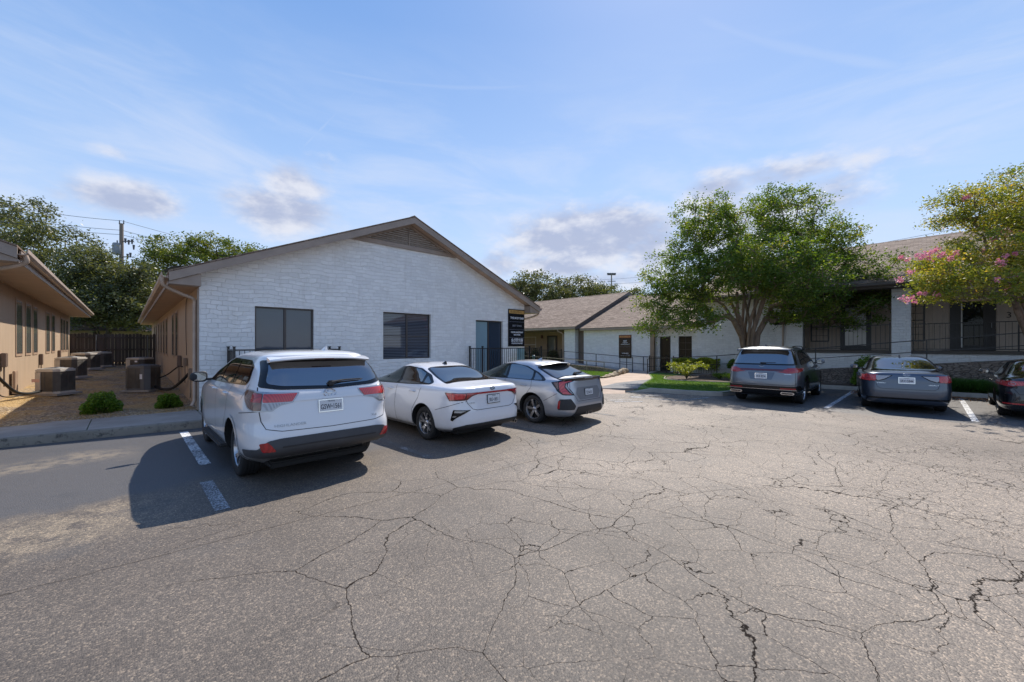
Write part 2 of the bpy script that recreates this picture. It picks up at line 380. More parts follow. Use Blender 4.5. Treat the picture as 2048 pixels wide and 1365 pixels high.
def m_stonewall():   # white-painted rough limestone in uneven courses
    m,nt,b=newmat('painted_stone'); h=NT(nt); p=h.pos(); X,Y,Z=h.xyz(p)
    u=h.math('ADD',X,Y); v=h.comb(u,Z,0.0)
    wob=h.vscale(h.vadd(h.noise(v,1.6,2,.5,0,1),(.5,.5,.5),'SUBTRACT'),.22)
    wob2=h.vscale(h.vadd(h.noise(v,11,3,.6,0,1),(.5,.5,.5),'SUBTRACT'),.05)
    vv=h.vadd(h.vadd(v,wob),wob2)
    def brick(vec,wd,ht,off):
        x=h.n('ShaderNodeTexBrick'); h.put(x.inputs['Vector'],vec); x.inputs['Scale'].default_value=1; x.inputs['Brick Width'].default_value=wd
        x.inputs['Row Height'].default_value=ht; x.inputs['Mortar Size'].default_value=.010; x.inputs['Mortar Smooth'].default_value=.9; x.offset=off; x.inputs['Bias'].default_value=0
        x.inputs['Color1'].default_value=(0,0,0,1); x.inputs['Color2'].default_value=(1,1,1,1); x.inputs['Mortar'].default_value=(.5,.5,.5,1)
        return x.outputs['Fac'],x.outputs['Color']
    f1,k1=brick(vv,.31,.118,.37); f2,k2=brick(h.vadd(vv,(.13,.0,0)),.22,.118,.61)
    sel=h.step(h.noise(h.comb(h.math('MULTIPLY',u,.8),h.math('MULTIPLY',Z,1.6),0.0),1.0,2),.49,.51)
    f=h.math('ADD',h.math('MULTIPLY',f1,h.math('SUBTRACT',1.0,sel)),h.math('MULTIPLY',f2,sel))
    k=h.math('ADD',h.math('MULTIPLY',h.xyz(k1)[0],h.math('SUBTRACT',1.0,sel)),h.math('MULTIPLY',h.xyz(k2)[0],sel))
    tone=h.mix(k,(.70,.695,.685),(.80,.795,.78))
    tone=h.mix(h.math('MULTIPLY',h.step(h.noise(v,1.2,5,.7),.45,.75),.35),tone,(.62,.60,.56))
    tone=h.mix(h.math('MULTIPLY',h.math('MULTIPLY',h.step(f,.3,1.0),h.step(h.noise(v,3.5,4,.7),.35,.65)),.42),tone,(.45,.41,.35))
    rough=h.noise(v,24,6,.7)
    grime=h.math('MULTIPLY',h.step(h.math('ADD',Z,h.math('MULTIPLY',h.noise(v,2.5,4,.7),.9)),1.15,.45),.45)
    tone=h.mix(grime,tone,(.33,.29,.24))
    streak_=h.noise(h.comb(h.math('MULTIPLY',u,5.0),h.math('MULTIPLY',Z,.5),0.0),1.0,5,.7)
    tone=h.mix(h.math('MULTIPLY',h.step(streak_,.52,.72),.28),tone,(.50,.47,.42))
    tone=h.mix(h.math('MULTIPLY',h.step(rough,.6,.75),.25),tone,(.48,.46,.42))
    nt.links.new(tone,b.inputs['Base Color']); b.inputs['Roughness'].default_value=.8
    hgt=h.math('ADD',h.math('MULTIPLY',f,-1.3),h.math('ADD',h.math('MULTIPLY',k,.5),h.math('ADD',h.math('MULTIPLY',rough,.55),h.math('MULTIPLY',h.noise(v,7,3),.9))))
    nt.links.new(h.bump(hgt,.6,.018),b.inputs['Normal']); return m
def m_rubble(name,c1,c2,sc=3.2):
    m,nt,b=newmat(name); h=NT(nt); p=h.pos(); X,Y,Z=h.xyz(p)
    v=h.comb(h.math('MULTIPLY',h.math('ADD',X,Y),1.0),h.math('MULTIPLY',Z,2.4),0.0)
    v=h.vadd(v,h.vscale(h.noise(v,3,3,.6,0,1),.15))
    e=h.vor(v,sc,'DISTANCE_TO_EDGE'); c=h.xyz(h.vor(v,sc,'F1','Color'))[0]
    col=h.mix(c,c1,c2); col=h.mix(h.math('MULTIPLY',h.step(h.noise(p,9,6,.7),.4,.7),.5),col,tuple(x*.45 for x in c1))
    col=h.mix(h.step(e,.05,.0),col,tuple(x*.25 for x in c1))
    nt.links.new(col,b.inputs['Base Color']); b.inputs['Roughness'].default_value=.9
    nt.links.new(h.bump(h.math('ADD',h.step(e,0.0,.12),h.math('MULTIPLY',h.noise(p,18,5,.7),.7)),.9,.04),b.inputs['Normal']); return m
def m_shingle():
    m,nt,b=newmat('asphalt_shingle'); h=NT(nt); p=h.pos(); X,Y,Z=h.xyz(p)
    v=h.comb(h.math('ADD',Y,0.0),h.math('MULTIPLY',X,1.083),0.0)
    x=h.n('ShaderNodeTexBrick'); h.put(x.inputs['Vector'],v); x.inputs['Scale'].default_value=1; x.inputs['Brick Width'].default_value=.30
    x.inputs['Row Height'].default_value=.145; x.inputs['Mortar Size'].default_value=.008; x.inputs['Mortar Smooth'].default_value=.3; x.offset=.43
    x.inputs['Color1'].default_value=(0,0,0,1); x.inputs['Color2'].default_value=(1,1,1,1); x.inputs['Mortar'].default_value=(.0,.0,.0,1)
    k=h.xyz(x.outputs['Color'])[0]; f=x.outputs['Fac']
    col=h.ramp(k,[(0,(.125,.078,.052)),(.5,(.225,.155,.112)),(1,(.34,.25,.19))])
    col=h.mix(h.math('MULTIPLY',h.step(h.noise(p,.7,4),.35,.7),.35),col,(.30,.225,.17))
    col=h.mix(h.math('MULTIPLY',h.noise(p,130,2,.7),.45),col,(.12,.085,.062))
    col=h.mix(h.math('MULTIPLY',f,.6),col,(.05,.04,.032))
    nt.links.new(col,b.inputs['Base Color']); b.inputs['Roughness'].default_value=.9
    # butt edge step: saw tooth in each course
    saw=h.math('FRACT',h.math('DIVIDE',h.math('MULTIPLY',X,1.083),.145))
    nt.links.new(h.bump(h.math('ADD',h.math('MULTIPLY',saw,.6),h.math('ADD',h.math('MULTIPLY',k,.6),h.math('MULTIPLY',h.noise(p,120,3),.3))),.8,.014),b.inputs['Normal']); return m
def m_siding(name,c,axis):
    m,nt,b=newmat(name); h=NT(nt); p=h.pos(); X,Y,Z=h.xyz(p); u=h.math('ADD',X,Y)
    g=h.math('FRACT',h.math('DIVIDE',u,.305)); gr=h.step(h.math('ABSOLUTE',h.math('SUBTRACT',g,.5)),.47,.495)
    f=h.step(h.noise(h.comb(h.math('MULTIPLY',u,3.0),h.math('MULTIPLY',Z,.35),0.0),1.5,5,.65),.3,.7)
    col=h.mix(f,tuple(x*.88 for x in c),c)
    col=h.mix(h.math('MULTIPLY',h.step(Z,.95,.35),h.math('MULTIPLY',h.noise(p,4,5,.7),.35)),col,(.20,.15,.11))
    col=h.mix(h.math('MULTIPLY',gr,.45),col,tuple(x*.45 for x in c))
    nt.links.new(col,b.inputs['Base Color']); b.inputs['Roughness'].default_value=.7
    nt.links.new(h.bump(h.math('ADD',h.math('MULTIPLY',gr,-1.0),h.math('MULTIPLY',h.noise(h.comb(h.math('MULTIPLY',u,60.0),h.math('MULTIPLY',Z,3.0),0.0),1,4),.25)),.7,.006),b.inputs['Normal']); return m
def m_grass(name,c1,c2,c3):
    m,nt,b=newmat(name); h=NT(nt); p=h.pos()
    col=h.mix(h.step(h.noise(p,.7,5,.6),.35,.65),c1,c2); col=h.mix(h.math('MULTIPLY',h.step(h.noise(p,60,4,.8),.45,.7),.55),col,tuple(x*.4 for x in c1))
    col=h.mix(h.math('MULTIPLY',h.step(h.noise(p,2.2,5,.7),.56,.72),.6),col,c3)
    nt.links.new(col,b.inputs['Base Color']); b.inputs['Roughness'].default_value=.8
    nt.links.new(h.bump(h.noise(p,90,4,.8),1.0,.03),b.inputs['Normal']); return m
def m_gravel():
    m,nt,b=newmat('gravel_bed'); h=NT(nt); p=h.pos()
    c=h.vor(p,30,'F1','Color'); k=h.xyz(c)[0]; d=h.vor(p,30,'F1','Distance')
    col=h.ramp(k,[(0,(.12,.085,.055)),(.4,(.24,.18,.12)),(.75,(.38,.29,.19)),(1,(.56,.46,.33))])
    straw=h.step(h.noise(p,1.1,6,.7),.42,.58); fib=h.noise(h.vadd(p,(4,16,1),'MULTIPLY'),6,4,.7)
    col=h.mix(h.math('MULTIPLY',straw,h.step(fib,.35,.6,.3,.85)),col,(.50,.32,.11))
    col=h.mix(h.math('MULTIPLY',h.step(h.noise(p,2.6,4,.7),.55,.7),.6),col,(.12,.085,.06))
    nt.links.new(col,b.inputs['Base Color']); b.inputs['Roughness'].default_value=.9
    nt.links.new(h.bump(h.math('ADD',h.math('SUBTRACT',1.0,d),h.math('MULTIPLY',h.noise(p,5,5,.7),1.5)),.9,.03),b.inputs['Normal']); return m
def m_wood(name,c,sc=1.0):
    m,nt,b=newmat(name); h=NT(nt); p=h.obj(); X,Y,Z=h.xyz(p)
    g=h.noise(h.comb(h.math('MULTIPLY',h.math('ADD',X,Y),22*sc),0.0,h.math('MULTIPLY',Z,1.1)),1.4,6,.7)
    pl=h.noise(h.comb(h.math('FLOOR',h.math('DIVIDE',h.math('ADD',X,Y),.14)),0.0,0.0),7.3,0)
    col=h.mix(h.step(g,.3,.7),tuple(x*.45 for x in c),c); col=h.mix(h.math('MULTIPLY',h.step(pl,.35,.65),.5),col,tuple(x*1.7 for x in c))
    nt.links.new(col,b.inputs['Base Color']); b.inputs['Roughness'].default_value=.85
    nt.links.new(h.bump(g,.5,.006),b.inputs['Normal']); return m
def m_leaf(name,stops,tr=.35,rough=.45,tint=(1.7,1.6,.55)):
    m=bpy.data.materials.new(name); m.use_nodes=True; nt=m.node_tree; nt.nodes.clear(); h=NT(nt)
    a=h.n('ShaderNodeAttribute',attribute_name='rnd'); col=h.ramp(a.outputs['Fac'],stops)
    pb=h.n('ShaderNodeBsdfPrincipled'); h.put(pb.inputs['Base Color'],col); pb.inputs['Roughness'].default_value=rough; pb.inputs['Specular IOR Level'].default_value=.4
    tb=h.n('ShaderNodeBsdfTranslucent'); h.put(tb.inputs[0],h.mix(1.0,col,tint,'MULTIPLY'))
    mx=h.n('ShaderNodeMixShader'); mx.inputs[0].default_value=tr; nt.links.new(pb.outputs[0],mx.inputs[1]); nt.links.new(tb.outputs[0],mx.inputs[2])
    o=h.n('ShaderNodeOutputMaterial'); nt.links.new(mx.outputs[0],o.inputs[0]); return m
def m_bark(name,c):
    m,nt,b=newmat(name); h=NT(nt); p=h.obj(); X,Y,Z=h.xyz(p)
    g=h.noise(h.comb(h.math('MULTIPLY',X,9),h.math('MULTIPLY',Y,9),h.math('MULTIPLY',Z,1.8)),1.3,6,.65)
    nt.links.new(h.mix(h.step(g,.3,.7),tuple(x*.5 for x in c),c),b.inputs['Base Color']); b.inputs['Roughness'].default_value=.8
    nt.links.new(h.bump(g,.6,.02),b.inputs['Normal']); return m
def m_glass(name,c,rough=.02,blind=None,spec=.9):
    """reflective window pane; blind = horizontal slats seen behind"""
    m,nt,b=newmat(name); h=NT(nt); p=h.obj(); X,Y,Z=h.xyz(p)
    if blind:
        s=h.math('FRACT',h.math('DIVIDE',Z,.055)); col=h.mix(h.step(s,.25,.6),blind,c)
    else: col=h.mix(h.noise(p,1.3,3),tuple(x*.7 for x in c),c)
    nt.links.new(col,b.inputs['Base Color']); b.inputs['Roughness'].default_value=rough; b.inputs['Specular IOR Level'].default_value=spec
    nt.links.new(h.bump(h.noise(p,1.1,2),.04,.02),b.inputs['Normal']); return m
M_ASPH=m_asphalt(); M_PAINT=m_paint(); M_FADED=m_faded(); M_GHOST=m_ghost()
M_WALK=m_concrete('sidewalk_concrete',(.36,.32,.28),.15); M_KERB=m_concrete('kerb_concrete',(.26,.225,.18),1.0,(.05,.045,.038))
M_KERB2=m_concrete('kerb_clean',(.42,.37,.31),.3,(.16,.13,.11)); M_PATH=m_concrete('path_concrete',(.50,.38,.29),.12,(.25,.19,.15)); M_RAMP=m_concrete('ramp_concrete',(.38,.35,.32),.3,(.16,.14,.12))
M_APRON=m_concrete('apron_concrete',(.22,.215,.21),.4,(.12,.12,.12))
M_STONE=m_stonewall(); M_RUB=m_rubble('rubble_stone',(.20,.15,.105),(.34,.27,.20)); M_RUBD=m_rubble('planter_stone',(.19,.15,.12),(.30,.245,.205),6.0); M_ROCK=m_rubble('pale_rock',(.42,.33,.22),(.55,.45,.32))
M_SHING=m_shingle(); M_TANSIDE=m_siding('tan_siding',(.47,.345,.235),0); M_TAUPE=m_siding('taupe_siding',(.50,.41,.335),0); M_BEIGE=m_siding('beige_siding',(.33,.25,.17),0)
M_GRASS=m_grass('lawn_grass',(.075,.16,.018),(.12,.23,.025),(.23,.24,.06)); M_GRAV=m_gravel()
M_MULCH=m_rubble('mulch',(.10,.065,.045),(.19,.13,.09))
M_FENCE=m_wood('weathered_fence_wood',(.075,.058,.05)); M_POLE=m_wood('pole_wood',(.20,.16,.13))
M_TRIM=plain('trim_paint',(.30,.235,.19),.55,var=.12,bump=.2); M_SOFF=plain('soffit_paint',(.42,.30,.215),.65,var=.1)
M_GUT=plain('gutter_paint',(.40,.30,.23),.4,var=.15); M_FASCD=plain('dark_fascia',(.07,.062,.06),.5)
M_BRONZE=plain('bronze_frame',(.055,.045,.042),.4,var=.1); M_BLACKM=plain('black_iron',(.012,.012,.014),.38,var=.2); M_WHITEF=plain('white_frame',(.62,.60,.56),.5)
M_TANF=plain('tan_frame',(.42,.29,.20),.5); M_LINTEL=plain('lintel_paint',(.52,.49,.44),.6)
G_SHADE=m_glass('shaded_glass',(.035,.055,.085)); G_BLIND=m_glass('blinds_glass',(.022,.026,.036),.03,(.11,.125,.16)); G_DOOR=m_glass('pale_glass',(.24,.36,.42),.2); G_DARK=m_glass('dark_glass',(.012,.016,.016),spec=.2); G_SIDE=m_glass('side_glass',(.16,.17,.15),.08); G_CURT=m_glass('curtain_glass',(.36,.35,.32),.15,(.48,.46,.42))
M_SIGN=plain('sign_black',(.008,.009,.016),.25,var=0); M_GOLD=plain('sign_gold',(.50,.30,.09),.5,var=.3,vscale=14); M_LET=plain('lettering_white',(.75,.76,.80),.5,var=0); M_DIM=plain('lettering_dim',(.22,.23,.27),.5,var=0); M_ORANGE=plain('sign_orange',(.42,.13,.045),.5,var=.3)
M_ACM=plain('unit_metal',(.52,.48,.43),.5,var=.2,bump=.1); M_ACG=plain('unit_grille',(.11,.10,.09),.5,var=.3); M_ACD=plain('unit_dark_metal',(.13,.135,.145),.45); M_HOSE=plain('pipe_insulation',(.012,.012,.012),.7); M_LABEL=plain('warning_label',(.62,.40,.34),.6)
MY=Matrix(((1,0,0,0),(0,0,1,0),(0,1,0,0),(0,0,0,1)))      # (x,z,t)->(x,t,z)
MX=Matrix(((0,0,1,0),(1,0,0,0),(0,1,0,0),(0,0,0,1)))      # (y,z,t)->(t,y,z)
def slab(outer,holes,t0,t1,M,mb=None):
    mb=mb or MB(); V,F=tri_poly(outer,holes)
    a=[M@Vector((x,y,t0)) for x,y in V]; b=[M@Vector((x,y,t1)) for x,y in V]
    mb.mesh(a,[f[::-1] for f in F]); mb.mesh(b,F)
    for L in [outer]+list(holes):
        n=len(L); vs=[M@Vector((x,y,t0)) for x,y in L]+[M@Vector((x,y,t1)) for x,y in L]
        mb.mesh(vs,[(i,(i+1)%n,n+(i+1)%n,n+i) for i in range(n)])
    return mb
def rect(x0,x1,z0,z1): return [(x0,z0),(x1,z0),(x1,z1),(x0,z1)]
def S(name,mb,mat,**k): return build(name,mb,mat,kind='structure',**k)
# ---------------------------------------------------------------- ground
mb=MB(); 
N=40; xs=[-400,-120,-40]+[-30+i*2 for i in range(36)]+[60,150,400]; 
mb.mesh([(x,y,0) for y in (-400,-60,-20,0,20,60,150,400) for x in (-400,-60,-20,0,20,60,150,400)],[(j*8+i,j*8+i+1,(j+1)*8+i+1,(j+1)*8+i) for j in range(7) for i in range(7)])
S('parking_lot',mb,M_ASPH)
KL=[(-60,11.45),(-1.6,11.25),(1.1,10.98),(11.6,10.95),(12.3,10.8),(12.75,10.35),(12.9,9.6)]
KR=[(14.45,7.35),(14.62,6.5),(14.8,5.6),(15.15,5.0),(15.9,4.82),(20.2,4.78),(20.7,4.55),(20.87,4.1),(20.87,-60)]
def offs(pl,d):
    out=[]
    for i,p in enumerate(pl):
        a=pl[max(i-1,0)]; b=pl[min(i+1,len(pl)-1)]; tx,ty=b[0]-a[0],b[1]-a[1]; l=math.hypot(tx,ty); out.append((p[0]-ty/l*d,p[1]+tx/l*d))
    return out
raised=[(-60,11.5)]+[(x,y+.02) for x,y in KL[1:]]+[(13.0,9.0),(14.5,7.4)]+[(x+.02,y) for x,y in KR]+[(80,-60),(80,90),(-60,90)]
raised[-3]=(80,-60)
mb=slab(raised,[],-.05,.145,Matrix.Identity(4)); S('lawn',mb,M_GRASS)
def kerb(pl,name,mat,w=.15,hh=.155,hs=None):
    mb=MB(); o=offs(pl,w); n=len(pl); hs=hs or [hh]*n
    prof=[]
    for i in range(n):
        (x,y),(u,v)=pl[i],o[i]; H=hs[i]; q=lambda t,z:(x+(u-x)*t,y+(v-y)*t,z)
        prof.append([q(0,-.02),q(.03,H*.8),q(.10,H*.96),q(.25,H),q(1,H),q(1,-.02)])
    m=6; vs=[p for r in prof for p in r]; mb.mesh(vs,[(i*m+j,(i+1)*m+j,(i+1)*m+j+1,i*m+j+1) for i in range(n-1) for j in range(m-1)]+[tuple(range(m)),tuple((n-1)*m+j for j in range(m))])
    S(name,mb,mat,smooth=40)
def dens(pl,st):
    out=[]
    for a,b in zip(pl,pl[1:]):
        k=max(1,int(math.dist(a,b)/st)); k=min(k,60)
        out+=[(a[0]+(b[0]-a[0])*t/k,a[1]+(b[1]-a[1])*t/k) for t in range(k)]
    return out+[pl[-1]]
kl=dens(KL,.6); kerb(kl,'kerb',M_KERB,hs=[.16 if p[0]<12.6 else .12 for p in kl])
kr=[(13.7,8.0),(14.1,7.65)]+KR; kerb(kr,'kerb',M_KERB2,hs=[.02,.07]+[.155]*(len(KR)))
# sidewalk along the gable (slabs with joints)
mb=MB(); xs=[-60,-20,-9,-6.4,-4.2,-2.2,-.55,1.28,3.0,5,7,9,11,12.9]
for a,b in zip(xs,xs[1:]):
    def yl(x): return 11.25+(x+1.6)*-.1+.14 if x<1.1 else 11.11
    if a<-20: continue
    y0a=max(yl(a),11.11); y0b=max(yl(b),11.11)
    ya=13.45 if a<-1 else 12.86; yb=13.3 if b<-1 else 12.86
    if b>1.3: ya=yb=12.62
    mb.prism([(a+.008,y0a),(b-.008,y0b),(b-.008,yb),(a+.008,ya)],.05,.163)
S('sidewalk',mb,M_WALK)
# gravel alley, gently rising away from the lot
mb=MB(); rnd=random.Random(4); nx,ny=26,90
def alz(x,y): 
    t=max(0,min(1,(y-12.8)/20)); s=.17+.42*t+ (.16*max(0,min(1,(-x-1.0)/1.3))*min(1,max(0,(y-12.9)/2)))
    return s+.018*math.sin(x*3.1+y*1.3)*math.sin(y*2.2-x)
vs=[]
for j in range(ny+1):
    for i in range(nx+1):
        x=-3.2+4.6*i/nx; y=12.84+31*(j/ny)**1.3; vs.append((x,y,alz(x,y)-(.02 if j==0 else 0)))
mb.mesh(vs,[(j*(nx+1)+i,j*(nx+1)+i+1,(j+1)*(nx+1)+i+1,(j+1)*(nx+1)+i) for j in range(ny) for i in range(nx)])
S('gravel_bed',mb,M_GRAV,smooth=60)
mb=MB(); mb.box((-14,12.9,.05),(-3.19,16,.2)); S('yard_soil',mb,M_GRAV)
# concrete path from the lot to both ramps, apron
mb=slab([(12.9,9.6),(12.92,8.9),(13.7,8.05),(14.25,7.75),(15.6,8.35),(18.9,9.55),(21.9,11.25),(24,11.7),(24,12.9),(22.0,12.9),(21.3,12.3),(17.2,11.15),(15.2,11.9),(13.6,12.2),(13.0,11.0)],[],.02,.152,Matrix.Identity(4)); S('path',mb,M_PATH)
mb=slab([(13.0,8.85),(13.7,8.02),(14.2,7.72),(15.6,8.33),(18.2,9.3),(15.4,9.4)],[],.1,.157,Matrix.Identity(4)); S('path_landing',mb,M_APRON)
mb=MB(); mb.mesh([(12.4,9.5,.004),(13.0,8.3,.004),(13.7,7.7,.004),(13.9,8.1,.10),(13.1,9.0,.152),(12.9,9.6,.152)],[(0,1,2,3,4,5)]); mb2=MB()
mb2.mesh([(12.2,9.6,.003),(12.55,8.5,.003),(13.3,7.75,.003),(13.75,8.02,.10),(12.93,8.92,.154),(12.92,9.62,.154)],[(0,1,4,5),(1,2,3,4)]); S('kerb_ramp',mb2,M_PATH)
# parking lines
def line(name,x0,x1,y0,y1,mat,z=.004,rot=0):
    mb=MB(); mb.mesh([(x0,y0,z),(x1,y0,z),(x1+rot,y1,z),(x0+rot,y1,z)],[(0,1,2,3)]); S(name,mb,mat)
line('parking_line',.79,.93,7.55,10.7,M_PAINT); line('parking_line',.69,.83,5.35,6.6,M_FADED)
for x in (3.5,6.2,8.95): line('parking_line',x-.06,x+.06,5.5,10.6,M_GHOST)
for y in (2.0,-.8,-3.6): line('parking_line',14.4,20.4,y-.06,y+.06,M_PAINT if y!=-3.6 else M_GHOST)
# faded chevron by the island
mb=MB()
for a,b in (((12.6,7.2),(14.2,6.5)),((12.6,7.2),(12.9,5.6)),((12.9,5.6),(14.4,5.2)),((11.4,7.2),(12.0,6.7)),((11.2,6.9),(11.9,6.3))): 
    d=Vector((b[0]-a[0],b[1]-a[1],0)).normalized(); n=Vector((-d.y,d.x,0))*.06; A=Vector(a+(.004,)) ; B=Vector(b+(.004,))
    mb.mesh([A-n,B-n,B+n,A+n],[(0,1,2,3)])
S('parking_line',mb,M_FADED)
# ---------------------------------------------------------------- generic pieces
def window_y(parent,x0,x1,z0,z1,y,glass,frame=M_BRONZE,split=True,mid=False,fw=.045,depth=.05,lintel=None,name='window'):
    mb=MB()
    for a,b in ((x0,x0+fw),(x1-fw,x1)): mb.box((a,y,z0),(b,y+depth,z1))
    mb.box((x0+fw,y,z0),(x1-fw,y+depth,z0+fw)); mb.box((x0+fw,y,z1-fw),(x1-fw,y+depth,z1))
    xm=(x0+x1)/2
    if split: mb.box((xm-.03,y-.004,z0+fw),(xm+.03,y+depth-.01,z1-fw))
    w=build(name,mb,frame,parent)
    g=MB(); g.box((x0+fw,y+.03,z0+fw),(x1-fw,y+.04,z1-fw)); build('pane',g,glass,w)
    if mid:
        g=MB(); g.box((x0+fw,y+.012,z0+(z1-z0)*mid-.015),(x1-fw,y+.027,z0+(z1-z0)*mid+.015)); build('meeting_rail',g,frame,w)
    if lintel:
        g=MB(); g.box((x0-.02,y-.07,z1+.003),(x1+.02,y+.04,z1+.10)); g.box((x1+.004,y-.05,z0),(x1+.05,y+.04,z1)); build('trim',g,lintel,w)
    return w
def window_x(parent,y0,y1,z0,z1,x,side,glass,frame=M_BRONZE,fw=.04,depth=.05,split=None,muntins=None,name='window',trim=None):
    """on a wall whose outside faces side*x (side=-1 or +1)"""
    mb=MB(); xo=x+side*.009; xi=x-side*depth; a,b=min(xo,xi),max(xo,xi)
    for p,q in ((y0,y0+fw),(y1-fw,y1)): mb.box((a,p,z0),(b,q,z1))
    mb.box((a,y0+fw,z0),(b,y1-fw,z0+fw)); mb.box((a,y0+fw,z1-fw),(b,y1-fw,z1))
    if split: 
        zm=z0+(z1-z0)*split; mb.box((a+.004,y0+fw,zm-.02),(b-.004,y1-fw,zm+.02))
    if muntins:
        ny_,nz_=muntins
        for i in range(1,ny_): yy=y0+(y1-y0)*i/ny_; mb.box((a+.006,yy-.010,z0+fw),(b-.02,yy+.010,z1-fw))
        for i in range(1,nz_): zz=z0+(z1-z0)*i/nz_; mb.box((a+.008,y0+fw,zz-.010),(b-.02,y1-fw,zz+.010))
    w=build(name,mb,frame,parent); xg=x+side*(.002 if trim else -.025); g=MB(); g.box((xg-.005,y0+fw,z0+fw),(xg+.005,y1-fw,z1-fw)); build('pane',g,glass,w)
    if trim:
        g=MB(); xt=x+side*.016; a,b=min(x+side*.002,xt),max(x+side*.002,xt); t=.075
        for p,q in ((y0-t,y0-.003),(y1+.003,y1+t)): g.box((a,p,z0-t),(b,q,z1+t))
        g.box((a,y0-.002,z0-t),(b,y1+.002,z0-.003)); g.box((a,y0-.002,z1+.003),(b,y1+.002,z1+t)); build('trim',g,trim,w)
    return w
def gutter_y(mb,x,y0,y1,z,side):     # K-style gutter along y, opening outwards
    pr=[(0,0),(side*.09,0),(side*.13,.05),(side*.135,.12),(side*.12,.125),(side*.115,.06),(side*.08,.012),(0,.012)]
    pr=[(x+a,z+b) for a,b in pr]; V,F=[],[]
    n=len(pr); vs=[(a,y0,b) for a,b in pr]+[(a,y1,b) for a,b in pr]; mb.mesh(vs,[(i,(i+1)%n,n+(i+1)%n,n+i) for i in range(n)]+[tuple(range(n)),tuple(range(n,2*n))])
def downspout(mb,pts,w=.075,d=.055):
    pts=[Vector(p) for p in pts]; mb.tube(pts,.042,8)
def smoothpath(pts,n=6):
    """Catmull-Rom through points"""
    pts=[Vector(p) for p in pts]; out=[]
    for i in range(len(pts)-1):
        p0=pts[max(i-1,0)];p1=pts[i];p2=pts[i+1];p3=pts[min(i+2,len(pts)-1)]
        for t in range(n):
            t/=n; out.append(.5*((2*p1)+(-p0+p2)*t+(2*p0-5*p1+4*p2-p3)*t*t+(-p0+3*p1-3*p2+p3)*t**3))
    return out+[pts[-1]]
